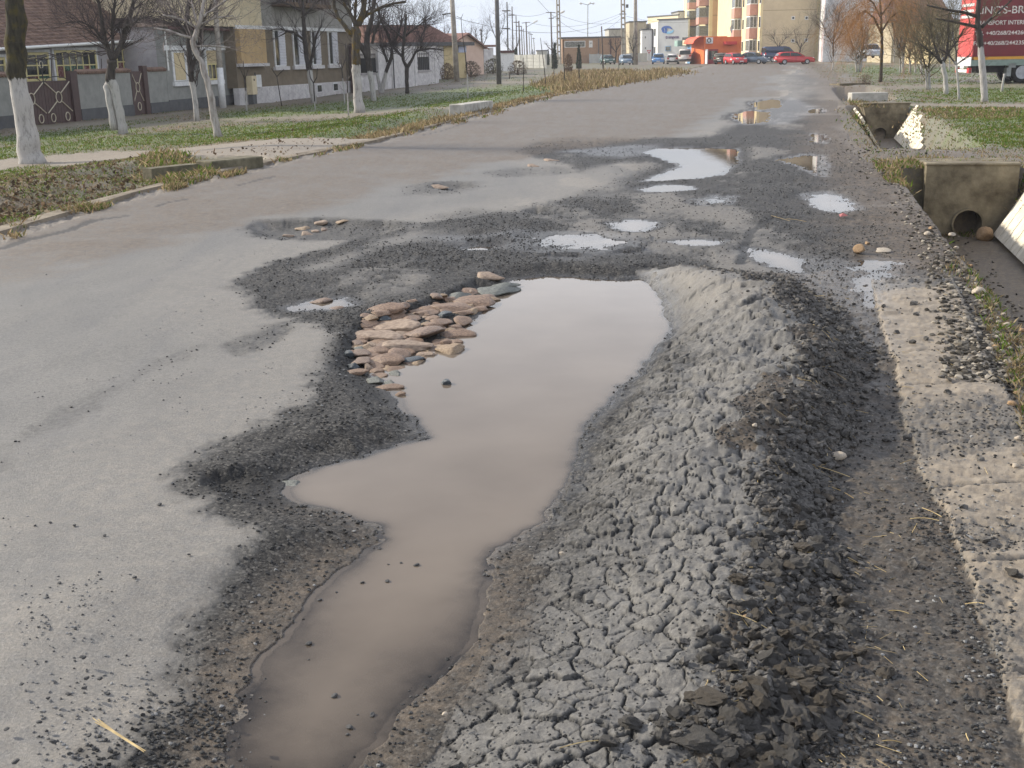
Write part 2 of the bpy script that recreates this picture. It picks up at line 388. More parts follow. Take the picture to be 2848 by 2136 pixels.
for poly, w, a in (
    ([(835, 748), (950, 706), (1080, 661), (1180, 640), (1150, 668), (1000, 722), (880, 752)], .16, .75),
    ([(1120, 585), (1400, 537), (1560, 502), (1640, 470), (1740, 448), (1730, 490), (1620, 540), (1480, 575), (1280, 606)], .3, .8),
    ([(1560, 650), (1620, 640), (1660, 672), (1640, 690), (1570, 672)], .12, .5),
    ([(1650, 470), (1730, 452), (1790, 470), (1700, 560), (1640, 560)], .3, .5),
    ([(1180, 640), (1300, 640), (1260, 665), (1120, 680)], .2, .35)):
    s = sd_px(poly) + wn1 * .15 + wn2 * .07; wet = wet * (1 - a * ss(w, -w, s))
for poly, w, a in (
    ([(680, 630), (720, 610), (900, 604), (1080, 612), (1230, 622), (1130, 652), (980, 672), (800, 668), (700, 652)], .12, .72),
    ([(1130, 520), (1190, 505), (1320, 505), (1340, 520), (1250, 540), (1140, 540)], .2, .55),
    ([(1340, 480), (1420, 468), (1560, 462), (1600, 480), (1480, 490), (1380, 492)], .2, .5),
    ([(1190, 610), (1300, 580), (1380, 590), (1300, 615)], .2, .5),
    ([(1480, 395), (1560, 380), (1800, 384), (1760, 405), (1560, 405)], .3, .6),
    ([(640, 960), (740, 905), (800, 890), (830, 905), (740, 960), (670, 985)], .07, .55),
    ([(0, 1240), (260, 1095), (480, 990), (560, 960), (480, 1010), (300, 1100), (120, 1210), (0, 1290)], .06, .22),
    ([(820, 1260), (900, 1205), (960, 1190), (920, 1235)], .05, .3)):
    s = sd_px(poly) + wn1 * .14 + wn2 * .08; wet = np.maximum(wet, a * ss(w, -w, s))
pat = fbm(GX * .9 + 4, GYv * .42, 5, 41) + .16 * wn2 + .10 * wn3; wet = wet * (1 - .58 * ss(.14, .42, pat) * ss(7.5, 10, GYv))
crackline = np.full(GX.shape, 9.)
for pl, w in (([(0, 692), (70, 668), (130, 655), (190, 640), (262, 612), (345, 600)], .07), ([(430, 575), (470, 563), (525, 553)], .03), ([(660, 517), (700, 505), (762, 492)], .03), ([(1180, 375), (1235, 362), (1300, 340)], .03),
              ([(2060, 730), (2070, 690), (2090, 640), (2140, 612)], .05)):
    d, _, _ = dpoly(pp(pl), GX + wn2 * .04, GYv + wn2 * .05); crackline = np.minimum(crackline, (d - w * (1 + .8 * wn1)) * (4 if w < .005 else 1))
crack = ss(.02, -.01, crackline) * ((GYv < 60))
dust = np.zeros(GX.shape); mud = np.zeros(GX.shape); grass = np.zeros(GX.shape); dry = np.zeros(GX.shape); conc = np.zeros(GX.shape); sheen = np.zeros(GX.shape)
# dusty sweep along the wheel line and towards the front
dust = .24 * ss(.9, -.1, np.abs(sdW) - .25 - .3 * wn1) * (wet < .5) * ONROAD + .22 * ss(6, 3, GYv) * ONROAD * ss(-.2, .4, wn1)
dust = np.maximum(dust, .3 * ss(.35, 0, sdL) * (sdL > 0)); dust = np.maximum(dust, .5 * ss(.14, .5, pat) * ss(7.5, 10, GYv) * (sdW < .5) * (sdL > 0))
# right shoulder: muddy, paler further off
road_right_far = road_right_far + farw
shoulder = (road_right_far > 0) & (sdR < 0) & (GYv > 9)
mud = np.where(shoulder, ss(.2, .8, road_right_far + wn1 * .6) * (.72 + .35 * wn2 + .3 * wn1) * ss(8, 12, GYv), 0); mud = np.maximum(mud, .7 * ss(1.5, .2, -sdR + .5 * wn1) * (sdR < 0) * ss(7, 9.5, GYv))
wet = np.where(shoulder, wet * (1 - .55 * ss(22, 40, GYv)), wet)
track = np.full(GX.shape, 9.)
for pl in ([(2225, 300), (2215, 240), (2205, 200), (2225, 180)], [(2290, 330), (2265, 250), (2250, 200)]):
    d, _, _ = dpoly(pp(pl), GX, GYv); track = np.minimum(track, d)
dust = np.where(shoulder, np.maximum(dust, .7 * ss(1.3, .3, track + wn1 * .5) * ss(25, 40, GYv)), dust)

# --- heights
Z = BZ.copy()
offroad = (sdL < 0) | (sdR > 0)
Z += np.where(offroad & (GYv < 400), .05 * wn1 + .02 * wn2, .012 * wn1) * ss(400, 120, GYv)
rough = np.clip(wet, 0, 1) * (sdR < 0) * (sdL > 0) * ss(45, 20, GYv)
smoothish = ss(.35, -.1, sd_px([(900, 1000), (760, 1180), (480, 1320), (600, 1420), (800, 1500), (640, 1720), (420, 2000), (300, 2300), (1700, 2300), (1700, 1300), (1250, 880)]))
rough = rough * (1 - .65 * smoothish)
Z += rough * (.010 * wn2 + .007 * wn3 + .02 * wn1) + rough * ss(8, 12, GYv) * (.03 * fbm(GX * 1.1, GYv * .8, 3, 57) + .018 * fbm(GX * 4, GYv * 2, 3, 59))
Z += np.where(gut, -.01 + .01 * wn2, 0)
conc = np.where(kerb_m, .72 + .25 * wn2, conc); conc = np.where(gut, .25, conc); mud = np.where(gut, .55, mud)
crack = crack * np.where(GYv > 11, .75, 1); Z -= crack * np.where(GYv > 11, .008, .03)
# potholes ----------------------------------------------------------------
WATERS = []
def puddle(poly, zw, width, deep=.10, slope=.35, amp=.03, water=True, shine=.8, wetrim=True, name='puddle', lab=None):
    global Z, wet, sheen, mud, dust
    world = pp(poly, zw); s = sdf(world, GX, GYv, 2.5); s = s + amp * (wn2 * .8 + wn3 * .2)
    width0 = width
    if name == 'big_puddle': width = .34 + .55 * ss(4.5, 3.4, GYv)
    k = s < width
    off = np.where(s > 0, zw * (1 - ss(0, width, s)), zw - np.minimum(deep, slope * np.abs(s) * (np.where(GYv < 5, .12 + .88 * ss(3.3, 4.6, GYv), 1) if name == 'big_puddle' else 1)))
    Z = np.where(k, np.minimum(Z, BZ + off + np.clip(Z - BZ, -.010, .02) * np.where(s > 0, .8, .35)), Z)
    Z = np.where((s > .03) & (s < .34), np.maximum(Z, BZ + zw + .004 + .03 * np.clip(s - .03, 0, .3)), Z)
    if wetrim: wet = np.where(k, np.maximum(wet, .95 * ss(width0, width0 * .3, s)), wet)
    sheen = np.where(s < .2, np.maximum(sheen, shine * ss(.14, 0., s)), sheen)
    if name == 'big_puddle': silt = ss(.05, -.03, s) * ss(5.2, 4.2, GYv); mud = np.maximum(mud, silt); wet = wet * (1 - .8 * silt)
    if water: WATERS.append((name, world, zw, lab))
MAIN = [(1436, 779), (1519, 769), (1635, 775), (1725, 780), (1818, 772), (1835, 805), (1850, 843), (1867, 876), (1860, 921), (1841, 959), (1803, 998), (1777, 1043), (1725, 1082), (1680, 1133), (1629, 1185), (1609, 1236), (1603, 1288), (1590, 1333),
        (1532, 1416), (1506, 1455), (1442, 1494), (1384, 1526), (1358, 1571), (1339, 1635), (1320, 1725), (1288, 1803), (1236, 1854), (1159, 1918), (1094, 1975), (1040, 2050), (975, 2130), (930, 2200), (790, 2200), (672, 2110), (672, 2010), (705, 1905), (748, 1830), (805, 1777), (843, 1712),
        (888, 1661), (927, 1622), (978, 1577), (1030, 1532), (1062, 1500), (1056, 1468), (991, 1448), (901, 1416), (824, 1391), (798, 1365), (837, 1326), (901, 1294), (1004, 1275), (1107, 1242), (1191, 1217), (1172, 1185), (1133, 1146), (1101, 1094), (1069, 1069),
        (1035, 1040), (1100, 1010), (1197, 972), (1275, 930), (1335, 885), (1385, 835)]
RIM = [(1313, 769), (1210, 824), (1107, 860), (1004, 888), (946, 940), (933, 1017), (978, 1056), (1040, 1080), (1110, 1125), (1250, 1100), (1500, 950), (1450, 780)]
COVE = [(560, 1315), (700, 1280), (900, 1262), (1080, 1226), (1195, 1205), (1191, 1230), (1004, 1290), (860, 1340), (790, 1390), (640, 1380), (560, 1345)]
s = sd_px(RIM, 0) + .022 * wn2 + .012 * wn3
k = s < .25
Z = np.where(k, Z - .055 * ss(.02, -.10, s), Z); wet = np.where(k, np.maximum(wet, ss(.16, .0, s)), wet)
s2 = sd_px(COVE, 0) + .03 * wn2 + .02 * wn3
Z = np.where(s2 < .2, Z - .045 * ss(.03, -.09, s2), Z); wet = np.where(s2 < .2, np.maximum(wet, ss(.16, 0, s2)), wet)
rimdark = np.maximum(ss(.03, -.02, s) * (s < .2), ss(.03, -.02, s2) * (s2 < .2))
puddle(MAIN, -.072, .34, .12, .38, .035, name='big_puddle')
puddle([(1790, 505), (1850, 482), (1895, 462), (1860, 447), (1790, 424), (1830, 412), (1960, 412), (2050, 415), (2045, 450), (2010, 485), (1930, 498), (1850, 503)], -.05, .5, .08, .2, .09)
puddle([(1780, 524), (1850, 514), (1915, 518), (1930, 526), (1880, 534), (1800, 533)], -.03, .3, .05, .2, .08)
puddle([(1930, 562), (1990, 545), (2040, 550), (2020, 568), (1960, 571)], -.012, .25, .02, .06, .18)
puddle([(1700, 622), (1760, 612), (1820, 618), (1822, 632), (1780, 645), (1725, 643)], -.02, .25, .03, .1, .08)
puddle([(1860, 673), (1930, 666), (2010, 671), (1990, 682), (1910, 681)], -.02, .15, .03, .1, .06)
puddle([(1480, 668), (1560, 655), (1640, 655), (1720, 672), (1650, 692), (1540, 692)], -.006, .2, .008, .03, .22)
puddle([(1285, 693), (1330, 686), (1372, 688), (1360, 699), (1300, 700)], -.04, .25, .05, .2, .03)
puddle([(805, 856), (870, 839), (960, 829), (990, 842), (960, 858), (880, 867), (830, 864)], -.03, .25, .03, .12, .05)
puddle([(2085, 690), (2130, 698), (2200, 712), (2255, 728), (2250, 775), (2150, 742), (2095, 714)], -.02, .2, .03, .08, .05)
puddle([(2355, 742), (2420, 722), (2500, 728), (2480, 775), (2445, 800), (2425, 850), (2400, 815), (2375, 770)], -.014, .2, .02, .06, .12)
puddle([(2240, 542), (2300, 535), (2345, 547), (2390, 585), (2330, 595), (2270, 575)], -.02, .3, .03, .1, .10)
puddle([(2170, 445), (2230, 432), (2285, 432), (2292, 460), (2285, 492), (2235, 472)], -.02, .3, .03, .1, .16)
puddle([(2045, 318), (2090, 308), (2140, 313), (2140, 338), (2080, 346), (2040, 332)], -.02, .4, .04, .1, .25)
puddle([(2090, 285), (2160, 276), (2175, 298), (2110, 306)], -.02, .4, .04, .1, .3)
puddle([(2250, 302), (2290, 302), (2288, 315), (2255, 315)], -.02, .4, .04, .1, .2)
puddle([(2262, 372), (2290, 375), (2292, 402), (2268, 396)], -.02, .4, .04, .1, .15)
nearmud = .6 * ss(.30, .02, sdf(pp(MAIN, -.072), GX, GYv, 1.) + .05 * wn1) * ss(4.9, 3.9, GYv + .5 * (GX + .6)); mud = np.maximum(mud, .95 * nearmud); sheen = np.maximum(sheen * (1 - .6 * nearmud), .35 * nearmud)
# dry potholes
for poly, dp, w in (([(680, 628), (720, 610), (900, 604), (1080, 612), (1150, 622), (1080, 645), (960, 668), (800, 664), (705, 650)], .07, .25), ([(1180, 520), (1215, 507), (1300, 505), (1335, 516), (1260, 530)], .06, .2),
                    ([(1440, 585), (1490, 572), (1530, 580), (1500, 596)], .06, .2)):
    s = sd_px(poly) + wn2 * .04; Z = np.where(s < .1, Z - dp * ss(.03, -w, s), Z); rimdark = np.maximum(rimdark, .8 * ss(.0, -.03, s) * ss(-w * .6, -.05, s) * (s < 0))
shine_zone = ss(.2, -.2, sd_px([(1180, 660), (1500, 640), (1760, 650), (1800, 690), (1600, 720), (1300, 690)]) + .2 * wn1)
sheen = np.maximum(sheen, .55 * shine_zone)
for poly, a in (([(2080, 690), (2350, 720), (2520, 725), (2500, 790), (2430, 870), (2470, 1020), (2430, 1080), (2380, 900), (2200, 780)], .75), ([(1560, 420), (1760, 400), (1850, 400), (1780, 440), (1650, 435)], .6), ([(2030, 350), (2200, 270), (2280, 300), (2200, 345)], .5)):
    sheen = np.maximum(sheen, a * ss(.25, -.25, sd_px(poly) + .2 * wn1))

# --- the heaved ridge right of the big puddle
RID = [(1.25, 9.95, .0, .25, .25), (1.30, 9.6, .08, .22, .5), (1.52, 8.8, .17, .42, .80), (1.70, 7.7, .235, .66, .66), (1.63, 6.5, .235, .90, .46), (1.34, 5.40, .20, .98, .32), (1.06, 4.70, .155, .90, .28), (.90, 4.20, .115, .90, .32), (.77, 3.65, .085, .88, .38), (.62, 3.2, .07, .86, .36), (.47, 2.84, .06, .86, .36), (.33, 2.5, .05, .8, .4), (0., 1.9, .04, .7, .4), (-.2, 1.4, .0, .6, .4)]
rd, rt, rs = dpoly(RID, GX + .07 * fbm(GX * 2.4, GYv * 2.4, 3, 71) + .02 * wn2, GYv + .07 * fbm(GX * 2.4 + 9, GYv * 2.4, 3, 73))
rs = -rs if False else rs                       # sign checked below: + = right of the line drawn towards the camera is its left
ra = np.array(RID); idx = np.arange(len(RID))
hr = np.interp(rt, idx, ra[:, 2]); wl = np.interp(rt, idx, ra[:, 3]); wr = np.interp(rt, idx, ra[:, 4])
left = (rs > 0) if ((ra[1, 1] - ra[0, 1]) < 0) else (rs < 0)
# dpoly: sg=+ when (point) lies to the left of travel; travel is towards -Y, so its left is +X
right_side = rs > 0
pl_l = hr * (1 - ss(0, 1, rd / wl) * .8 - .2 * np.clip(rd / wl, 0, 1) ** 1.5) * (rd < wl)
pl_r = hr * (1 - ss(.0, 1, rd / wr) * .85 - .15 * np.clip(rd / wr, 0, 1) ** 1.5) * (rd < wr)
ridge = np.where(right_side, pl_r, pl_l)
RID_ON = (ridge > .002) & (GYv < 10.2)
Z = Z + ridge * (1 + .10 * wn1 + (.12 * wn2 + .34 * fbm(GX * 3.1, GYv * 2.6, 2, 75)) * (1 - .8 * ss(7.0, 8.0, GYv)))
# rubble side: lumpy
rub = np.where(right_side, ss(.10, .34, rd / np.maximum(wr, .01) + .30 * wn1 + .22 * wn2) * ss(1.5, .8, rd / wr), 0) * (GYv < 9.6) * (rd < wr * 1.6)
rub = np.maximum(rub, np.where(right_side, 0, ss(.35, .05, rd) * ss(.1, .5, wn1) * .6 * ((GYv > 4.2) & (GYv < 5.6))))
Z = Z + rub * (.028 * np.abs(wn2) + .016 * np.abs(wn3) + .02 * fbm(GX * 16, GYv * 16, 2, 77))

# --- Voronoi plates of crazed asphalt
zone = RID_ON & (rub < .35) & (ridge > .008)
kz = np.where(zone)[0]
wx = GX[kz] + .030 * fbm(GX[kz] * 11, GYv[kz] * 11, 3, 51) + .011 * wn3[kz]; wy = GYv[kz] + .034 * fbm(GX[kz] * 11, GYv[kz] * 11, 3, 63) + .011 * wn3[kz]
def spacing(x, y, q):
    b = np.interp(y, [2, 3.2, 4.2, 5.4, 6.4, 7.4, 8.2], [.088, .092, .082, .080, .11, .19, .40])
    return b * np.interp(q, [0, .35, .8, 1], [1.35, 1.15, .72, .6])
seeds = []; cells = {}
perm = NR.permutation(len(kz)); cnt = 0
qq = np.clip(rd[kz] / np.maximum(wl[kz], .01), 0, 1); rr_ = spacing(wx, wy, qq) * np.exp(NR.normal(0, .42, len(kz)))
for i in perm[:26000]:
    x, y, r = wx[i], wy[i], rr_[i]; g = (int(x / .1), int(y / .1)); w = int(r / .1) + 1; ok = True
    for a in range(-w, w + 1):
        for b in range(-w, w + 1):
            for (sx_, sy_, sr_) in cells.get((g[0] + a, g[1] + b), ()):
                if (sx_ - x) ** 2 + (sy_ - y) ** 2 < min(r, sr_ * 1.1) ** 2: ok = False; break
            if not ok: break
        if not ok: break
    if ok: cells.setdefault(g, []).append((x, y, r)); seeds.append((x, y, r))
SD = np.array(seeds)
F1 = np.zeros(len(kz)); F2 = np.zeros(len(kz)); ID = np.zeros(len(kz), int); IP = np.zeros(len(kz), int)
for a in range(0, len(kz), 4000):
    d = np.hypot(wx[a:a + 4000, None] - SD[None, :, 0], wy[a:a + 4000, None] - SD[None, :, 1])
    i1 = d.argmin(1); F1[a:a + 4000] = d[np.arange(len(d)), i1]; d[np.arange(len(d)), i1] = 9; i2 = d.argmin(1); F2[a:a + 4000] = d[np.arange(len(d)), i2]; ID[a:a + 4000] = i1; IP[a:a + 4000] = i2
gap = F2 - F1
BS_ = []; 
for i in NR.permutation(len(SD)):
    r_ = 2.3 * SD[i, 2]
    if all((SD[i, 0] - b_[0]) ** 2 + (SD[i, 1] - b_[1]) ** 2 > r_ * r_ for b_ in BS_): BS_.append((SD[i, 0], SD[i, 1]))
BS_ = np.array(BS_); GRP = np.hypot(SD[:, None, 0] - BS_[None, :, 0] + NR.normal(0, .02, (len(SD), len(BS_))), (SD[:, None, 1] - BS_[None, :, 1]) * .85).argmin(1)
pair = _hash(np.minimum(ID, IP), np.maximum(ID, IP), 5); pst = np.where(GRP[ID] == GRP[IP], .03 + .38 * pair ** 2, .5 + .5 * pair)
cw = (.0025 + .0105 * pst) * (1 + .5 * wn2[kz])
edge = (1 - ss(0, 1, gap / (cw * 1.5))) * (.2 + .8 * pst)
ch = .015 * np.clip(ridge[kz] / .05, .25, 1) * (1 - .35 * (GYv[kz] > 7.4))
po = NR.uniform(-.005, .006, len(BS_))[GRP[ID]] + NR.uniform(-.0015, .0015, len(SD))[ID]; tx = NR.uniform(-.045, .045, len(BS_))[GRP[ID]] + NR.uniform(-.012, .012, len(SD))[ID]; ty = NR.uniform(-.045, .045, len(BS_))[GRP[ID]] + NR.uniform(-.012, .012, len(SD))[ID]
calm = np.where(GYv[kz] > 7.2, .5, 1.)
dz = calm * (po + tx * (wx - BS_[GRP[ID], 0]) + ty * (wy - BS_[GRP[ID], 1])) - edge * ch * calm ** .5
fine = (1 - ss(0, 1, np.abs(fbm(GX[kz] * 13, GYv[kz] * 13, 4, 91)) / .05)) * .5
dz -= fine * .002 * (GYv[kz] < 7.4)
Z[kz] += dz + .0018 * wn3[kz]
crack[kz] = np.maximum(crack[kz], np.clip(edge * 1.5 - .06, 0, 1)); crack[kz] = np.maximum(crack[kz], fine * .25 * (GYv[kz] < 7.4))  # plate gaps blackened, bitumen and painted occlusion together
topdry = np.clip(1 - qq * 1.15, 0, 1) ** .7
wet[kz] = np.clip(.98 - 1.2 * topdry * (1 + .4 * wn1[kz]) + .30 * wn2[kz] + .18 * NR.uniform(-1, 1, len(BS_))[GRP[ID]], .22, 1); wet[kz] = np.where(GYv[kz] > 7.3, wet[kz] * .75, wet[kz])
dust[kz] = topdry * (.05 + .33 * ss(6.5, 8, GYv[kz]))
ID2 = np.full(len(GX), -1); ID2[kz] = GRP[ID]
wet = np.where(rub > .3, .9, wet); mud = np.where(rub > .3, .30 + .2 * wn1, mud)
# flat band between the rubble and the slabs, and the lifted lip at the far end
lip, _, _ = dpoly([(1.50, 7.95), (1.62, 7.85), (1.85, 7.82), (2.1, 7.95)], GX, GYv)
Z += .05 * ss(.10, 0, lip) * (GYv > 7.75) * RID_ON
hol = sdf([Pz(x, y, .235)[:2] for x, y in ((2036, 838), (2075, 825), (2120, 822), (2142, 828), (2110, 845), (2060, 848))], GX, GYv, 1.)
Z -= .055 * ss(.03, -.05, hol); crack = np.maximum(crack, .9 * ss(.02, -.02, hol + .02 * wn2))
# --- concrete edge slabs
strip_l = pp([(2425, 775), (2450, 890), (2480, 1000), (2520, 1170), (2560, 1300), (2605, 1400), (2680, 1560), (2740, 1750), (2790, 1900), (2900, 2250)])
strip_r = pp([(2650, 775), (2700, 900), (2760, 1040), (2850, 1180), (2950, 1400), (3050, 1600), (3250, 2000), (3400, 2300)])
sdS = sdf(strip_l + strip_r[::-1], GX, GYv, 2.) + .025 * wn2 + .012 * wn3
ynoise = GYv + .03 * wn2
joint = np.abs(((ynoise - 2.3) % .74) - .37)                 # 0.37 at the joint
jn = ss(.352, .366, joint)
slab_on = sdS < 0
cover = np.zeros(GX.shape)
for poly, w in (([(2470, 1130), (2848, 1110), (3000, 1250), (2560, 1290), (2480, 1200)], .14), ([(2560, 1420), (2700, 1480), (3000, 1460), (3000, 1560), (2650, 1560)], .12), ([(2420, 770), (2650, 770), (2660, 800), (2440, 812)], .1), ([(2660, 1700), (2760, 1640), (2830, 1800), (2848, 2136), (2720, 2136)], .12), ([(2520, 1330), (2590, 1330), (2640, 1500), (2720, 1700), (2640, 1650)], .09)):
    cover = np.maximum(cover, ss(w, -w, sd_px(poly) + .12 * wn1 + .07 * wn2))
Z += .028 * ss(.012, -.012, sdS) * (1 - cover * .8) - jn * .014 * slab_on + cover * slab_on * (.008 * wn3 + .01)
conc = np.where(slab_on, np.clip(.92 - cover * .6 - .15 * ss(0, .7, wn2) - jn * .5, 0, 1), conc)
wet = np.where(slab_on, np.clip(cover, 0, 1) * .5, wet)
mud = np.where(slab_on, .35 * (1 - cover), mud)
bandm = (sdS > 0) & right_side & (rd > wr) & (sdR < 0) & (GYv < 9.5)
mud = np.where(bandm, .34 + .25 * wn1, mud); wet = np.where(bandm, .86, wet)
tyre = ss(.13, .05, np.abs(GX - (.86 + .12 * (GYv - 2.6)))) * ss(3.4, 2.9, GYv)
dust = np.where(bandm, .0, dust); conc = np.where(bandm, np.maximum(conc, .42 * tyre * (1 + .5 * wn2)), conc)

# --- right bank, ditch
dx = GX - (7.0 + .247 * (GYv - 17.5))
along = ss(5, 8, GYv) * (GYv < 17.75) + ss(21.2, 22.6, GYv) * (GYv < 37.7) + .55 * ss(41, 43, GYv) * (GYv < 54)
prof = np.where(dx < 0, 1 - np.clip((-dx - .34) / .84, 0, 1) ** 2.6, 1 - ss(.34, 1.0, dx))
DITCH = along * prof
Z = np.where(GYv < 70, Z - DITCH * (1.0 + .06 * wn1), Z)
bank = ss(-.15, .25, sdR + .15 * wn1)
RIGHT = sdR > 0
gpatch = ss(-.25, .35, wn1 + .25 * fbm(GX * .35, GYv * .35, 3, 5))
dry = np.where(RIGHT, np.maximum(dry, bank * (.95 - .65 * gpatch)), dry); grass = np.where(RIGHT, bank * .75 * gpatch * ss(-.5, 1.2, dx - .6), grass)
nearbank = RIGHT & (dx < -.2)
dry = np.where(nearbank, .35 * bank * (1 + wn2), dry); mud = np.where(nearbank, .75, mud); wet = np.where(nearbank, .45, wet); grass = np.where(nearbank, .15 * ss(0, .5, wn1) * bank, grass)
mud = np.where((np.abs(dx) < .5) & (DITCH > .5), .9, mud); dry = np.where((np.abs(dx) < .5) & (DITCH > .5), .3, dry)
for poly, cG, cD in (([(2620, 240), (2760, 236), (3200, 236), (3200, 285), (2760, 283), (2640, 268)], .9, .15), ([(2350, 189), (2760, 188), (2760, 204), (2350, 204)], .85, .1), ([(2640, 310), (3200, 310), (3200, 420), (2700, 412)], .8, .35)):
    s = sd_px(poly, margin=6) + 1.2 * wn1; g_ = ss(.6, -.6, s); grass = np.where(RIGHT, np.maximum(grass * (1 - g_ * .3), cG * g_), grass); dry = np.where(RIGHT & (g_ > .5), dry * (1 - g_) + cD * g_, dry)
PATHS = np.zeros(GX.shape)
for poly, a, w in (([(2395, 286), (2530, 288), (2848, 288), (3400, 290), (3400, 302), (2848, 300), (2530, 296), (2300, 300)], .75, .25), ([(2330, 240), (2560, 235), (3300, 230), (3300, 243), (2560, 246), (2340, 250)], .55, .4), ([(2460, 216), (2600, 214), (2850, 215), (2850, 219), (2600, 219), (2460, 220)], .5, .3), ([(2270, 172), (2560, 178), (3000, 180), (3000, 184), (2560, 182), (2270, 177)], .8, .3)):
    s = sd_px(poly, margin=6) + .25 * wn1; g_ = a * ss(w, -w, s); PATHS = np.maximum(PATHS, g_)
dirtway = ss(.3, -.3, sd_px([(2380, 415), (2560, 402), (3200, 430), (3200, 470), (2830, 468), (2570, 465), (2450, 468)], margin=4) + .5 * wn1)
mud = np.where(RIGHT, np.maximum(mud, .75 * dirtway), mud); grass *= 1 - .7 * dirtway; dry *= 1 - .5 * dirtway
tan_dirt = ss(.3, -.3, sd_px([(2290, 262), (2350, 270), (2370, 285), (2340, 300), (2270, 295)], margin=4) + .4 * wn1)
dust = np.maximum(dust, .8 * tan_dirt)

# --- left verges
LEFT = sdKo < 0
v1 = np.where(LEFT, 1., 0)
lawn = ss(-.35, .3, wn1 * .8 + fbm(GX * .4, GYv * .4, 3, 8))
grass = np.where(LEFT, .35 * lawn, grass); dry = np.where(LEFT, .85 - .3 * lawn, dry)
for poly, cG, cD, w in (([(-300, 440), (120, 400), (400, 372), (620, 352), (900, 335), (1100, 318), (1240, 312), (1050, 360), (900, 378), (700, 388), (400, 402), (-300, 470)], .85, .35, .5),
                        ([(600, 318), (800, 298), (1050, 272), (1250, 250), (1500, 233), (1640, 232), (1500, 262), (1300, 290), (1050, 312), (800, 322), (640, 330)], .92, .12, .6),
                        ([(-200, 395), (0, 380), (150, 365), (340, 355), (420, 362), (100, 400)], .9, .1, .4)):
    s = sd_px(poly, zz=True, margin=6) + .6 * wn1; g_ = ss(w, -w, s); grass = np.where(LEFT, grass * (1 - g_) + cG * g_, grass); dry = np.where(LEFT, dry * (1 - g_) + cD * g_, dry)
grass = np.where(LEFT, grass * (1 - .5 * ss(.3, .7, wn2)), grass)
leaf = .8 * ss(.4, -.4, sd_px([(-300, 520), (100, 470), (300, 445), (560, 455), (560, 480), (300, 560), (0, 650), (-300, 760)], margin=3) + .4 * wn1)
dry = np.where(LEFT, np.maximum(dry, .8 * leaf), dry); grass = np.where(LEFT, grass * (1 - .5 * leaf), grass); mud = np.where(LEFT, np.maximum(mud, .3 * leaf), mud)
dip = ss(.1, .6, -sdKo) * ss(2.6, 1.4, -sdKo) * (GYv > 18) * (GYv < 60)
Z = np.where(LEFT, Z - .22 * dip, Z)
Z = np.where(LEFT & (GYv < 26), Z + .10 * ss(.2, 1.4, -sdKo) * ss(5, 2, -sdKo), Z)
drive = sd_px([(-400, 470), (0, 446), (300, 420), (700, 394), (1000, 386), (1094, 384), (1050, 398), (900, 425), (740, 452), (730, 438), (560, 436), (300, 452), (100, 462), (-400, 520)], zz=True, margin=6) + .10 * wn1
driv = ss(.12, -.12, drive) * LEFT
Z = Z * (1 - driv) + driv * (BZ + .02)
for poly, a, w in (([(640, 331), (800, 322), (1050, 309), (1330, 300), (1370, 302), (1050, 317), (800, 332), (640, 340)], .7, .3), ([(-200, 385), (0, 368), (230, 352), (430, 326), (690, 300), (1000, 268), (1240, 238), (1240, 230), (1000, 257), (690, 288), (430, 318), (0, 358), (-200, 370)], .6, .3),
                   ([(1220, 242), (1400, 232), (1600, 225), (1720, 221), (1720, 216), (1600, 219), (1400, 226), (1220, 236)], .75, .4), ([(330, 358), (520, 345), (690, 333), (690, 326), (520, 336), (330, 350)], .5, .3), ([(1420, 214), (1560, 210), (1560, 206), (1420, 208)], .6, .4)):
    s = sd_px(poly, zz=True, margin=6) + .3 * wn1; PATHS = np.maximum(PATHS, a * ss(w, -w, s) * (~ONROAD))
rusty = ss(1.5, -1.5, sd_px([(1380, 228), (1560, 214), (1640, 212), (1640, 218), (1500, 226), (1330, 232)], zz=True, margin=8) + 2 * wn1)
bare = ss(.5, -.5, sd_px([(1000, 302), (1130, 296), (1190, 300), (1060, 312)], zz=True, margin=4) + .5 * wn1)
PATHS = np.maximum(PATHS, .5 * bare * LEFT)
# far yard in front of the shops, and everything beyond: pale hard ground
yard = ss(4, -4, sd_px([(1700, 180), (1960, 181), (2200, 176), (2260, 175), (2300, 168), (1700, 168)], margin=30))
wet = np.where(yard > .5, .25, wet); dry = np.where(yard > .5, 0, dry); grass = np.where(yard > .5, 0, grass); dust = np.where(yard > .5, .4, dust)
conc = np.where(LEFT | RIGHT, np.maximum(PATHS, .85 * driv), conc)
grass = grass * (1 - np.clip(PATHS + driv, 0, 1)); dry = dry * (1 - np.clip(PATHS + driv, 0, 1))
mud = np.where(driv > .3, mud * .3 + .25 * ss(0, .6, wn1), mud)
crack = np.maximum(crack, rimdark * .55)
far = GYv > 160
grass = np.where(far & (yard < .5), .3, grass); dry = np.where(far & (yard < .5), .6, dry)
wet = np.where(LEFT, 0, wet)
Z = np.where(GYv > 220, BZ, Z)

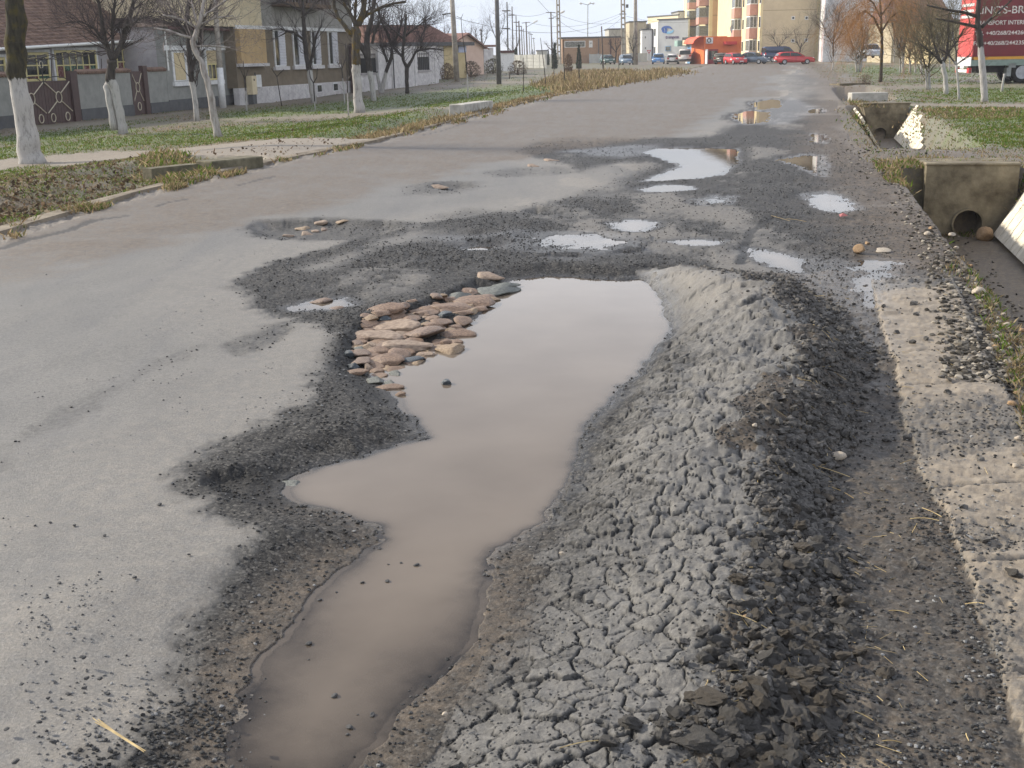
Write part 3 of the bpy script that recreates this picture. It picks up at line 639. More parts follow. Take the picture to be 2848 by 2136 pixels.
A4 = np.clip(np.stack([wet, mud, grass, sheen], 1), 0, 1); B4 = np.clip(np.stack([dry, conc, dust, crack], 1), 0, 1)
GV = np.stack([GX, GYv, Z], 1)
ii = np.arange((nRr - 1) * nC).reshape(nRr - 1, nC)[:, :-1].ravel()
GF = np.stack([ii, ii + 1, ii + nC + 1, ii + nC], 1)
def fmean(a): return a[GF].mean(1)
cls = np.zeros(len(GF), int)                                   # 0 ground 1 road 2 verge 3 kerb 4 path 5 shoulder 6 ridge 100+ slabs 1000+ plates
f0 = GF[:, 0]
nearv = GYv[f0] < 150
cls[(sdL[f0] > 0) & nearv] = 1
cls[shoulder[f0] & (fmean(road_right_far) > 0) & nearv] = 5
cls[(sdKo[f0] < 0) & nearv] = 2
cls[(sdR[f0] > 0) & nearv] = 2
cls[((PATHS[f0] > .35) | (driv[f0] > .5)) & nearv & (LEFT | RIGHT)[f0]] = 4
cls[kerb_m[f0] & nearv] = 3
cls[RID_ON[f0]] = 6
sl_i = np.floor((ynoise[f0] - 2.3) / .74).astype(int)
cls[slab_on[f0] & (GYv[f0] < 9.2) & (sl_i >= -2)] = 100 + sl_i[slab_on[f0] & (GYv[f0] < 9.2) & (sl_i >= -2)] + 2
kp = ID2[f0] >= 0
cls[kp] = 1000 + ID2[f0][kp]
def field_object(name, faces, smooth=True):
    q, inv = np.unique(faces, return_inverse=True)
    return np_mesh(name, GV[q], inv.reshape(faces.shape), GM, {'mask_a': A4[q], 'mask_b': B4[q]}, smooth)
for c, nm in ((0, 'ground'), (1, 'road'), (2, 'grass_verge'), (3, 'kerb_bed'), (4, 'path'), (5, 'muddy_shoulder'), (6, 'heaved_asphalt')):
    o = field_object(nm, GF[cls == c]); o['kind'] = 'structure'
    if nm == 'heaved_asphalt': HEAVED = o
    if nm == 'road': ROAD = o
STRIP = None
for c in sorted(set(cls[(cls >= 100) & (cls < 1000)])):
    fs = GF[cls == c]
    if len(fs) < 30: cls[cls == c] = 1; continue
    o = field_object('concrete_slab', fs)
    if STRIP is None: STRIP = tag(bpy.data.objects.new('concrete_edge_strip', None), kind='structure'); link(STRIP)
    o.parent = STRIP
order = np.argsort(cls, kind='stable'); cs = cls[order]; st = np.searchsorted(cs, 1000); rest = []
plates = []
for c in np.unique(cs[st:]):
    a, b = np.searchsorted(cs, [c, c + 1]); plates.append((b - a, order[a:b]))
plates.sort(key=lambda q: -q[0])
for k, (n, fi) in enumerate(plates):
    if k < 295 and n >= 12: o = field_object('asphalt_plate', GF[fi]); o.parent = HEAVED
    else: rest.append(fi)
if rest: o = field_object('asphalt_crumbs', GF[np.concatenate(rest)]); o.parent = HEAVED; o['kind'] = 'stuff'
def zat(x, y):
    """height of the built ground at a place"""
    r = np.searchsorted(GY, y) - 1; r = int(np.clip(r, 0, nRr - 2)); c = int(np.clip(np.searchsorted(GS, x / GY[r]) - 1, 0, nC - 2))
    i = r * nC + c; t = (y - GY[r]) / (GY[r + 1] - GY[r]); return float(Z[i] * (1 - t) + Z[i + nC] * t)
# water: the level sheet over every place of the hollow that lies below it, with its depth
for nm, poly, zw, lab in WATERS:
    zb = BZ + zw; near_ = sdf(poly, GX, GYv, 1.2) < (.22 if nm == 'big_puddle' else .16); low = (Z < zb + .001) & near_
    fs = GF[low[GF].any(1)]
    if len(fs) < 2: continue
    q, inv = np.unique(fs, return_inverse=True); V = np.stack([GX[q], GYv[q], zb[q]], 1); dep = np.clip(zb[q] - Z[q], 0, 1)
    o = np_mesh(nm, V, inv.reshape(fs.shape), WATER, {'depth': np.stack([dep, dep, dep, np.ones(len(q))], 1)}, True); o['kind'] = 'structure'
#--PART3--
# ------------------------------------------------------------------ buildings on the left
class Fr:
    """a vertical facade: u along it, z up, d towards the viewer"""
    def __init__(s, A, B):
        s.A = np.array(A, float); u = (np.array(B) - np.array(A))[:2]; s.L = np.hypot(*u); s.U = u / s.L
        n = np.array([-s.U[1], s.U[0]])
        if (CAMP[:2] - s.A[:2]) @ n < 0: n = -n
        s.N = n
    def back(s, d):
        r = Fr.__new__(Fr); r.A = s.A.copy(); r.A[:2] = s.A[:2] - s.N * d; r.U = s.U; r.N = s.N; r.L = s.L; return r
    def pt(s, u, z, d=0.):
        q = s.A[:2] + s.U * u + s.N * d; return (q[0], q[1], z)
    def px(s, x, y):
        d = ray(x, y); n = s.N; t = ((s.A[:2] - CAMP[:2]) @ n) / (d[:2] @ n); p = CAMP + d * t
        return float((p[:2] - s.A[:2]) @ s.U), float(p[2])
    def rect(s, x0, y0, x1, y1):
        xm = (x0 + x1) / 2; ym = (y0 + y1) / 2
        return s.px(x0, ym)[0], s.px(x1, ym)[0], s.px(xm, y1)[1], s.px(xm, y0)[1]
    def box(s, mb, u0, u1, z0, z1, d0, d1):
        p = s.pt
        mb.hexa([p(u0, z0, d0), p(u1, z0, d0), p(u1, z0, d1), p(u0, z0, d1), p(u0, z1, d0), p(u1, z1, d0), p(u1, z1, d1), p(u0, z1, d1)])
    def quad(s, mb, u0, u1, za0, za1, zb0, zb1, d0, d1):
        """a slab whose bottom and top may rise along u: (za0, zb0) at u0, (za1, zb1) at u1"""
        p = s.pt
        mb.hexa([p(u0, za0, d0), p(u1, za1, d0), p(u1, za1, d1), p(u0, za0, d1), p(u0, zb0, d0), p(u1, zb1, d0), p(u1, zb1, d1), p(u0, zb0, d1)])
    def part(s, name, m, parent, *boxes, **k):
        mb = MB()
        for b in boxes: s.box(mb, *b)
        return mb.build(name, m, parent, **k)
    def ring(s, mb, u, z, ru, rz, d, r=.02, n=18):
        pts = [s.pt(u + ru * math.cos(2 * math.pi * i / n), z + rz * math.sin(2 * math.pi * i / n), d) for i in range(n + 1)]
        mb.tube(pts, r, 5, cap=False)
    def rod(s, mb, u0, z0, u1, z1, d, r=.02): mb.tube([s.pt(u0, z0, d), s.pt(u1, z1, d)], r, 5)
    def mid(s, u=0, z=-.5): return Vector(s.pt(u, z, 0))

stucco_lilac = mat('stucco_lilac', lin(150, 146, 146), lin(168, 163, 162), 3, .9, .25, 60)
stucco_grey = mat('stucco_grey', lin(128, 129, 124), lin(146, 146, 140), 2.5, .9, .25, 60)
plinth_dark = mat('plinth_dark', lin(78, 79, 80), lin(92, 93, 94), 3, .9, .3, 40)
gate_brown = mat('gate_brown', lin(64, 45, 44), lin(78, 57, 54), 3, .5, .05)
trim_cream = mat('trim_cream', lin(182, 172, 150), lin(200, 190, 168), 6, .6)
yellow_paint = mat('yellow_paint', lin(204, 190, 132), lin(220, 208, 152), 8, .55)
white_paint = mat('white_paint', lin(206, 206, 204), lin(226, 226, 224), 6, .6, .1)
white_wash = mat('white_masonry', lin(186, 182, 182), lin(214, 211, 208), 3, .85, .3, 30)
dark_glass = glass_mat('dark_glass', (.012, .016, .016), .06)
net_glass = mat('curtain_glass', lin(60, 62, 58), lin(140, 140, 130), 6, .12, detail=8)
red_glass = mat('red_curtain_glass', lin(90, 36, 34), lin(150, 120, 115), 9, .15, detail=8, lo=.45)
green_glass = mat('plant_glass', lin(30, 52, 42), lin(96, 140, 116), 9, .15, detail=8, lo=.45)
tile_mat = mat('roof_tile', lin(92, 72, 62), lin(146, 120, 103), 2.2, .85, .3, 40, lo=.3, hi=.72)
tile_dark = mat('roof_dark', lin(62, 50, 46), lin(84, 68, 62), 3, .9, .3, 20)
metal_white = mat('gutter_white', lin(220, 220, 214), None, rough=.35)
brick_red = mat('chimney_brick', lin(150, 84, 62), lin(176, 110, 84), 8, .9)
brown_wall = mat('brown_stucco', lin(110, 99, 82), lin(124, 112, 94), 2, .92, .2, 60)
tan_wall = mat('tan_stucco', lin(184, 155, 112), lin(198, 170, 126), 2, .9, .2, 60)
cream_wall = mat('cream_stucco', lin(206, 190, 156), lin(218, 204, 172), 2, .9, .2, 60)
grey_upper = mat('grey_stucco', lin(140, 138, 132), lin(156, 153, 146), 2, .9, .2, 60)
shutter_mat = mat('shutter_white', lin(200, 200, 206), lin(214, 214, 218), 5, .6)
blind_mat = mat('blind_beige', lin(196, 178, 140), lin(206, 188, 150), 5, .7)
iron_dark = mat('iron_dark', (.018, .018, .02), (.03, .028, .026), 9, .6)
door_brown = mat('door_brown', lin(70, 36, 34), lin(84, 46, 42), 4, .5)

WF = Fr(P(0, 360), P(677, 288))
G0 = -.62
def window(parent, fr, u0, u1, z0, z1, d, fm, panes, cols, rows, fw=.07, sill=None, top=None, reveal=.06):
    """frame with its bars, and every pane a mesh of its own"""
    mb = MB(); b = .05
    fr.box(mb, u0, u0 + fw, z0, z1, d - reveal, d + .03); fr.box(mb, u1 - fw, u1, z0, z1, d - reveal, d + .03)
    fr.box(mb, u0 + fw, u1 - fw, z0, z0 + fw, d - reveal, d + .028); fr.box(mb, u0 + fw, u1 - fw, z1 - fw, z1, d - reveal, d + .028)
    us = np.linspace(u0 + fw, u1 - fw, cols + 1); zs = np.linspace(z0 + fw, z1 - fw, rows + 1) if not hasattr(rows, '__len__') else np.array([z0 + fw] + [z0 + (z1 - z0) * r for r in rows] + [z1 - fw])
    for u in us[1:-1]: fr.box(mb, u - b / 2, u + b / 2, z0 + fw, z1 - fw, d - reveal, d + .02)
    for z in zs[1:-1]: fr.box(mb, u0 + fw, u1 - fw, z - b / 2, z + b / 2, d - reveal, d + .024)
    w = mb.build('window', fm, parent)
    k = 0
    for j in range(len(zs) - 1):
        for i in range(len(us) - 1):
            fr.part('pane', panes[k % len(panes)] if not callable(panes) else panes(i, j), w, (us[i] + .001, us[i + 1] - .001, zs[j] + .001, zs[j + 1] - .001, d - reveal, d - .012)); k += 1
    return w

# --- yard wall, gate and small door -------------------------------------------------
uL = WF.px(131, 290)[0]; uP0 = WF.px(203, 280)[0]; uP1 = WF.px(221, 280)[0]
gw = uP0 - uL; uG0 = uL - gw
zg = WF.px(170, 224)[1]; zcap = 1.36
ud0, ud1 = WF.px(372, 265)[0], WF.px(404, 265)[0]; up1 = WF.px(415, 265)[0]; uH2 = WF.px(464, 220)[0]
zp = WF.px(300, 297)[1]
wall = thing('garden_wall', 'low grey rendered yard wall with dark plinth and brown tile coping beside the brown gate', 'wall', WF.mid(uP1 + 2))
mb = MB(); WF.box(mb, uP1 + .02, ud0 - .12, G0, zcap, -.28, 0); mb.build('wall_panel', stucco_grey, wall)
WF.part('wall_panel', stucco_grey, wall, (up1 + .02, uH2 - .02, G0, zcap, -.28, 0))
WF.part('wall_panel', stucco_grey, wall, (uG0 - 9, uG0 - .3, G0, zcap, -.28, 0))
for a, b in ((uP1 + .02, ud0 - .12), (up1 + .02, uH2 - .02), (uG0 - 9, uG0 - .3)):
    WF.part('plinth', plinth_dark, wall, (a, b, G0, zp, .001, .04))
for a, b in ((uP1 + .06, ud0 - .14), (up1 + .06, uH2 - .04), (uG0 - 9, uG0 - .34)):
    mb = MB(); n = int((b - a) / .16)
    for i in range(n):
        q = a + (b - a) * i / n; mb.tube([WF.pt(q + .08, zcap + .03, .07), WF.pt(q + .08, zcap + .12, -.14)], .075, 6)
    o = mb.build('coping_tiles', tile_mat, wall); o['kind'] = 'stuff'
gate = thing('yard_gate', 'brown double leaf sheet metal yard gate with cream crosses and rings', 'gate', WF.mid(uL))
for (a, b, sgn) in ((uL + .012, uP0 - .01, 1), (uG0 + .01, uL - .012, -1)):
    mb = MB(); WF.box(mb, a, b, G0 + .12, zg, -.10, -.05)
    for i in range(1, 9):
        q = a + (b - a) * i / 9; WF.box(mb, q - .012, q + .012, G0 + .14, zg - .02, -.05, -.042)
    lf = mb.build('gate_leaf', gate_brown, gate); w = b - a; hgt = zg - G0
    mb = MB(); c = (a + b) / 2 + sgn * 0; zc = G0 + hgt * .64
    WF.ring(mb, c, zc, .20, .21, -.03); rz = .21 / math.sqrt(2)
    for su in (-1, 1):
        for sz in (-1, 1): WF.rod(mb, c + su * .15, zc + sz * .15, c + su * w * .47, zc + sz * hgt * .33, -.03, .022)
    mb.build('ornament', trim_cream, lf)
    for k, q in enumerate((.2, .76)):
        mb = MB(); WF.ring(mb, a + w * q, G0 + hgt * .2, .15, .16, -.03); mb.build('ring', trim_cream, lf)
    mb = MB()
    for i in range(9):
        t = math.pi * i / 8; pass
    pts = [WF.pt((a + b) / 2 + .42 * w * math.cos(math.pi * i / 10), zg + .16 * math.sin(math.pi * i / 10), -.07) for i in range(11)]
    mb.tube(pts, .018, 5); mb.build('scroll', iron_dark, lf)
for a, b, t in ((uP0, uP1, .35), (uG0 - .3, uG0, .35)): WF.part('gate_post', gate_brown, gate, (a, b, G0, zg + t, -.2, .03))
mb = MB(); WF.rod(mb, uL, zg - .1, uL, zg + .75, -.04, .025); mb.build('bolt_rod', iron_dark, gate)
mb = MB(); WF.ring(mb, uL, zg + .62, .12, .12, -.04, .015); mb.build('finial', trim_cream, gate)
door = thing('yard_door', 'narrow brown metal yard door with cream cross and rings set in the grey wall', 'door', WF.mid((ud0 + ud1) / 2))
mb = MB(); WF.box(mb, ud0, ud1, G0 + .12, zcap + .02, -.12, -.06); dl = mb.build('door_leaf', gate_brown, door)
mb = MB(); c = (ud0 + ud1) / 2; w = ud1 - ud0; zc = G0 + (zcap - G0) * .66; WF.ring(mb, c, zc, .17, .20, -.045)
for su in (-1, 1):
    for sz in (-1, 1): WF.rod(mb, c + su * .12, zc + sz * .15, c + su * w * .42, zc + sz * .60, -.045, .02)
mb.build('ornament', trim_cream, dl); mb = MB(); WF.ring(mb, c, G0 + .48, .15, .17, -.045); mb.build('ring', trim_cream, dl)
WF.part('door_post', gate_brown, door, (ud1, up1, G0, zcap + .25, -.2, .02)); WF.part('door_post', gate_brown, door, (ud0 - .12, ud0, G0, zcap + .1, -.2, .02))

# --- long low house behind the wall ---------------------------------------------------
HF = WF.back(2.1)
h1 = thing('low_house', 'long single storey lilac house with brown tiled roof and yellow windows behind the yard wall', 'house', HF.mid(5))
e0 = HF.px(70, 134); e1 = HF.px(436, 103); ue0, ue1 = e0[0] - 9, HF.px(452, 160)[0]
sl = (e1[1] - e0[1]) / (e1[0] - e0[0]) * .75
zE = lambda u: (e0[1] + e1[1]) / 2 + sl * (u - (e0[0] + e1[0]) / 2)
mb = MB(); HF.quad(mb, ue0, ue1, G0, G0, zE(ue0), zE(ue1), -6.0, 0); mb.build('wall', stucco_lilac, h1)
mb = MB(); a = .72; dep = 4.6; NT = 26; NU = int((ue1 - ue0) / .24)
HF.quad(mb, ue0 - .2, ue1 + .25, zE(ue0) - .02, zE(ue1) - .02, zE(ue0) + .02, zE(ue1) + .02, -.1, .42)
rv = mb
p = HF.pt
rh = dep * a
mb = MB(); mb.add([p(ue0, zE(ue0) - .05, .4), p(ue1 + .2, zE(ue1) - .05, .4), p(ue1 + .2, zE(ue1) + rh, -dep), p(ue0, zE(ue0) + rh, -dep), p(ue1 + .2, zE(ue1) - .05, -2 * dep - .4), p(ue0, zE(ue0) - .05, -2 * dep - .4)], [(0, 1, 2, 3), (3, 2, 4, 5), (1, 4, 2), (0, 3, 5), (0, 5, 4, 1)])
roof = mb.build('roof', tile_dark, h1)
mb = MB()
for r in range(NT):
    t0, t1 = r / NT, (r + 1) / NT
    for i in range(NU):
        u = ue0 + (ue1 + .2 - ue0) * (i + .5 * (r % 2) * .0) / NU; w_ = .225; j = R.uniform(-.012, .014)
        d0 = .42 - (dep + .4) * t0; d1 = .42 - (dep + .4) * (t1 + .02); z0 = zE(u) - .02 + (rh + .05) * t0 + .05 + j; z1 = zE(u) - .02 + (rh + .05) * t1 + .03
        mb.add([p(u, z0, d0), p(u + w_ * .5, z0 + .035, d0), p(u + w_, z0, d0), p(u, z1, d1), p(u + w_ * .5, z1 + .03, d1), p(u + w_, z1, d1), p(u, z0 - .04, d0), p(u + w_, z0 - .04, d0)], [(0, 1, 4, 3), (1, 2, 5, 4), (6, 7, 2, 1, 0)])
o = mb.build('roof_tiles', tile_mat, roof, kind='stuff')
mb = MB(); mb.tube([p(ue0 - .1, zE(ue0) - .03, .50), p(ue1 + .25, zE(ue1) - .03, .50)], .065, 8); mb.build('gutter', metal_white, h1)
mb = MB(); uc = HF.px(452, 60)[0]; HF.box(mb, uc - .3, uc + .3, zE(uc) + .3, zE(uc) + 1.8, -2.4, -1.7); mb.build('chimney', brick_red, h1)
mix_p = lambda i, j: (red_glass if (j == 0 and i in (0, 4)) else green_glass if j == 0 else net_glass if R.random() < .4 else dark_glass)
for x0, y0, x1, y1, c_, r_ in ((-60, 160, 16, 245, 4, (.45, .75)), (66, 146, 136, 226, 2, (.2, .55, .8)), (152, 140, 268, 222, 6, (.5,)), (322, 134, 406, 212, 5, (.52,))):
    u0, u1, z0, z1 = HF.rect(x0, y0, x1, y1)
    for bx_ in ( (u0 - .13, u1 + .13, z1 + .02, z1 + .12, 0.001, .05), (u0 - .13, u0 - .02, z0, z1 + .02, 0.001, .05), (u1 + .02, u1 + .13, z0, z1 + .02, 0.001, .05)): HF.part('window_surround', white_paint, h1, bx_)
    window(h1, HF, u0, u1, z0, z1, .03, yellow_paint, mix_p, c_, r_, .10, reveal=.028)
# bare vine trained along a wire in the yard
vine = MB(); VF = WF.back(.9); prev = None
for k in range(4):
    pts = []; u = VF.px(60, 168)[0]
    for i in range(26):
        pts.append(VF.pt(u + i * .27, VF.px(60, 160 + 4 * k)[1] + R.uniform(-.06, .06) + .012 * i, R.uniform(-.1, .1)))
    vine.tube(pts, [R.uniform(.012, .03) for _ in pts], 4)
for i in range(3):
    u = VF.px(140 + 70 * i, 180)[0]; vine.tube([VF.pt(u, G0, 0), VF.pt(u + .05, .3, .05), VF.pt(u - .04, 1.0, 0), VF.pt(u + .1, VF.px(150, 165)[1], 0)], [.04, .035, .03, .02], 5)
bark_dark = None
vo = vine.build('grape_vine', mat('vine_bark', (.05, .04, .033), (.09, .072, .06), 20, .9)); tag(vo, 'bare tangled grape vine trained along wires in front of the yellow windows', 'vine')

# --- grey flush house --------------------------------------------------------------------
h2 = thing('grey_house', 'small plain grey house with white string course, flush with the pavement', 'house', WF.mid(17))
u0, u1 = uH2, WF.px(678, 200)[0]; zt0, zt1 = WF.px(470, 80)[1] + .05, WF.px(676, 80)[1]
zt = (zt0 + zt1) / 2
WF.part('wall', stucco_grey, h2, (u0, u1, G0, zt, -.4, 0)); WF.part('side_wall', stucco_lilac, h2, (u0 + .004, u1, G0, zt - .004, -6, -.401))
WF.part('plinth', plinth_dark, h2, (u0 - .02, u1 + .02, G0, WF.px(560, 268)[1] - .05, .001, .05))
zb = WF.px(560, 133)[1]
WF.part('string_course', white_paint, h2, (u0 - .02, u1 + .02, zb - .12, zb + .10, .001, .07))
for x0, y0, x1, y1, kind in ((483, 143, 514, 226, 0), (574, 140, 610, 222, 1)):
    a, b, z0, z1 = WF.rect(x0, y0, x1, y1)
    WF.part('window_surround', white_paint, h2, (a - .16, a, z0, z1, .001, .05)); WF.part('window_surround', white_paint, h2, (b, b + .16, z0, z1, .001, .05))
    WF.part('window_sill', white_paint, h2, (a - .25, b + .25, z0 - .22, z0 - .02, .001, .12))
    if kind == 0:
        w = WF.part('window', white_paint, h2, (a, b, z0, z1, .001, .02)); WF.part('blind', blind_mat, w, (a + .06, b - .06, z0 + .06, z1 - .06, .021, .045))
    else:
        w = window(h2, WF, a, b, z0, z0 + (z1 - z0) * .56, .03, yellow_paint, [net_glass, dark_glass], 3, 1, .07, reveal=.028)
        mb = MB(); n = 9; zz = z0 + (z1 - z0) * .57
        for i in range(n): WF.box(mb, a + .02, b - .02, zz + (z1 - zz) * i / n, zz + (z1 - zz) * (i + .86) / n, .002, .03 + .012 * (i % 2))
        mb.build('roller_shutter', blind_mat, h2)
mb = MB(); q = WF.pt; zr = zt
mb.add([q(u0 - .1, zr, .45), q(u1 + .45, zr, .45), q(u1 + .45, zr, -6.4), q(u0 - .1, zr, -6.4), q(u0 + 2.5, zr + .75, -2.4), q(u1 - 2.2, zr + .75, -2.4)], [(0, 1, 5, 4), (1, 2, 5), (2, 3, 4, 5), (3, 0, 4), (0, 3, 2, 1)])
r2 = mb.build('roof', tile_dark, h2); WF.part('fascia', door_brown, r2, (u0 - .1, u1 + .45, zr - .13, zr - .003, .36, .44))
mb = MB()
for i in range(14):
    t = i / 14.
    for j in range(40):
        u = u0 + t * 2.5 + (u1 + .4 - 4.9 * t - u0) * j / 40; d = .44 - 2.8 * t; w_ = (u1 + .4 - 4.9 * t - u0) / 40 * .9
        mb.add([q(u, zr + .75 * t + .03, d), q(u + w_, zr + .75 * t + .03, d), q(u + w_, zr + .75 * t + .085, d - .2), q(u, zr + .75 * t + .085, d - .2)], [(0, 1, 2, 3)])
mb.build('roof_tiles', tile_dark, r2, kind='stuff')
mb = MB(); mb.tube([q(u0 + .1, zt - .1, .08), q(u0 + .1, zcap, .08)], .04, 6); mb.build('downpipe', metal_white, h2)

# --- tall brown house ---------------------------------------------------------------------
BF = Fr(P(690, 290), P(985, 257))
h3 = thing('brown_house', 'two storey brown and grey house with four tall shuttered windows and white block base', 'house', BF.mid(6))
uA, uB = -.9, BF.px(985, 160)[0]; zc = 3.41; zp = .35; ztop = 5.45
BF.part('lower_wall', brown_wall, h3, (uA, uB, zp, zc, -9, 0)); BF.part('upper_wall', grey_upper, h3, (BF.px(722, 40)[0], uB, zc, ztop, -9, -.004))
BF.part('upper_wall', cream_wall, h3, (uA - 5, BF.px(722, 40)[0] - .01, zc, ztop + .6, -9, .10)); BF.part('cornice', white_paint, h3, (uA, uB + .1, zc - .09, zc + .09, .002, .13))
ub0, ub1 = -.8, BF.px(728, 140)[0]; zb0 = BF.px(700, 176)[1]
bay = BF.part('bay', tan_wall, h3, (ub0, ub1, zb0, zc - .1, .003, .28)); BF.part('bay_ledge', white_wash, bay, (ub0 - .1, ub1 + .12, zb0 - .16, zb0 - .003, .003, .36))
pl_ = thing('x', '', ''); bpy.data.objects.remove(pl_)
pw = BF.part('plinth', white_wash, h3, (uA, uB, G0 - .2, zp, -.3, .0)); k = 0
mb = MB(); nr = 9; hh = (zp - (-.55)) / nr
for r in range(nr):
    n = 34
    for i in range(n + (r % 2)):
        a = max(uA, uA + (uB - uA) * (i - .5 * (r % 2)) / n); b = min(uB, uA + (uB - uA) * (i + 1 - .5 * (r % 2)) / n)
        if b - a < .05: continue
        BF.box(mb, a + .012, b - .012, -.55 + hh * r + .012, -.55 + hh * (r + 1) - .006, .001, .03 + R.uniform(0, .012))
mb.build('bricks', white_wash, pw, kind='stuff')
for x0, y0, x1, y1 in ((881, 237, 892, 255), (926, 233, 937, 251)):
    a, b, z0, z1 = BF.rect(x0, y0, x1, y1); f = BF.part('cellar_window', white_paint, h3, (a - .06, b + .06, z0 - .05, z1 + .05, .035, .06)); BF.part('pane', dark_glass, f, (a, b, z0, z1, .061, .072))
for x0, x1, yt, yb in ((760, 792, 80, 184), (813, 847, 81, 181), (864, 890, 82, 180), (911, 938, 83, 178)):
    a, b, z0, z1 = BF.rect(x0, yt, x1, yb); z1 = zc - .10; z0 = 1.38; m_ = a + (b - a) * .45
    w = BF.part('window', white_paint, h3, (a, a + .10, z0, z1, .001, .08), (a + .10, b, z0, z0 + .06, .001, .03), (a + .10, m_, z1 - .05, z1, .001, .03))
    BF.part('pane', dark_glass, w, (a + .10, m_, z0 + .061, z1 - .051, .001, .012))
    mb = MB(); n = 22
    for i in range(n): BF.box(mb, m_ + .01, b, z0 + .07 + (z1 - z0 - .08) * i / n, z0 + .07 + (z1 - z0 - .08) * (i + .88) / n, .002, .05 + .01 * (i % 2))
    mb.build('shutter', shutter_mat, w)
    BF.part('window_sill', white_wash, h3, (a - .15, b + .2, z0 - .2, z0 - .003, .001, .15))
BF.part('meter_box', white_paint, h3, (BF.px(708, 225)[0], BF.px(722, 225)[0], BF.px(715, 242)[1], BF.px(715, 208)[1], .002, .12))
cab = thing('utility_cabinet', 'slim beige utility cabinet standing at the corner of the brown house', 'cabinet', BF.mid(-.1))
a, b, z0, z1 = BF.rect(683, 211, 696, 263); mb = MB(); BF.box(mb, a, b, z0, z1, .04, .4); mb.build('cabinet_body', cream_wall, cab, bevel=.01)
BF.part('lock', iron_dark, cab, (a + .18, a + .26, z0 + .7, z0 + .8, .4, .42)); BF.part('vent', iron_dark, cab, (a + .3, a + .42, z0 + .95, z0 + 1.12, .4, .415)); BF.part('leg', plinth_dark, cab, (a + .05, b - .05, G0, z0, .08, .36))
mb = MB(); q = BF.pt; mb.add([q(uA - 5, ztop + .5, .9), q(uB + .5, ztop - .2, .9), q(uB + .5, ztop + 2.6, -4.5), q(uA - 5, ztop + 3.2, -4.5), q(uB + .5, ztop - .2, -9.9), q(uA - 5, ztop + .5, -9.9)], [(0, 1, 2, 3), (3, 2, 4, 5), (1, 4, 2), (0, 3, 5), (0, 5, 4, 1)])
mb.build('roof', tile_dark, h3)
a = BF.px(755, 10)[0]; b = BF.px(880, 10)[0]
bal = BF.part('balcony', mat('timber_brown', lin(88, 70, 52), lin(108, 88, 66), 6, .8), h3, (a, b, BF.px(815, 22)[1], BF.px(815, 22)[1] + .22, .001, .95))
mb = MB()
for i in range(14): BF.box(mb, a + (b - a) * i / 14, a + (b - a) * (i + .55) / 14, BF.px(815, 22)[1] + .22, BF.px(815, 22)[1] + 1.1, .88, .93)
mb.build('railing', tile_dark, bal)

# --- white block fence with grilles ---------------------------------------------------------
FF = Fr(P(1000, 257), P(1221, 231))
fence = thing('block_fence', 'whitewashed block fence with iron grilles and brown door beside the brown house', 'fence', FF.mid(6))
LF = FF.L; zt = FF.px(1100, 130)[1]
mb = MB()
def fwall(x0, y0, x1, y1, d0=-.3, d1=0):
    a, b, z0, z1 = FF.rect(x0, y0, x1, y1); return (a, b, z0, z1, d0, d1)
ug = [(FF.px(1003, 190)[0], FF.px(1024, 190)[0]), (FF.px(1029, 190)[0], FF.px(1052, 190)[0]), (FF.px(1161, 175)[0], FF.px(1196, 175)[0])]
zs0, zs1 = FF.px(1110, 212)[1] - .0, FF.px(1178, 150)[1]
zsill = FF.px(1178, 200)[1]; ztopw = FF.px(1190, 134)[1]
segs = [(ug[0][0] - .6, ug[0][0]), (ug[0][1], ug[1][0]), (ug[1][1], ug[2][0]), (ug[2][1], LF)]
for a, b in segs: FF.part('wall_panel', white_wash, fence, (a, b, -.65, ztopw, -.25, 0))
for a, b in ug:
    FF.part('wall_panel', white_wash, fence, (a + .001, b - .001, -.65, zsill, -.22, -.01)); FF.part('ledge', stucco_lilac, fence, (a - .06, b + .06, zsill, zsill + .12, -.25, .07))
    mb = MB(); FF.box(mb, a, b, zsill + .14, zsill + .14 + (ztopw - zsill) * .55, -.14, -.12)
    n = 7
    for i in range(n + 1):
        u = a + (b - a) * i / n; mb.tube([FF.pt(u, zsill + .12, -.1), FF.pt(u, zs1 + .1, -.1)], .022, 4)
    mb.tube([FF.pt(a, zs1, -.1), FF.pt(b, zs1, -.1)], .025, 4); mb.build('grille', iron_dark, fence)
for x, w in ((1055, .55), (1077, .5), (1092, .5), (1128, .45), (1155, .4), (1212, .6)):
    u = FF.px(x, 200)[0]; FF.part('pillar', white_wash, fence, (u - w / 2, u + w / 2, -.7, ztopw + .12, -.32, .09))
mb = MB(); hh = .17
for r in range(int((ztopw + .5) / hh)):
    for i in range(int(LF / .5)):
        a = i * .5 + .25 * (r % 2); z = -.5 + r * hh
        if any(a < g1 and a + .5 > g0 and z + hh > zsill for g0, g1 in ug) or a + .5 > LF: continue
        FF.box(mb, a + .012, a + .488, z + .01, z + hh - .008, .001, .022 + R.uniform(0, .012))
mb.build('bricks', white_wash, fence, kind='stuff')
u = FF.px(1088, 190)[0]; mb = MB(); mb.tube([FF.pt(u + .1, -.6, .14), FF.pt(u + .1, ztopw - .1, .14)], .035, 5); mb.build('downpipe', iron_dark, fence)
a, b = FF.px(985, 190)[0], FF.px(1000, 190)[0]
bd = thing('garden_door', 'tall dark red brown door between the brown house and the white block fence', 'door', FF.mid(a)); FF.part('door_leaf', door_brown, bd, (a, b - .05, -.5, FF.px(995, 125)[1], -.2, -.13))
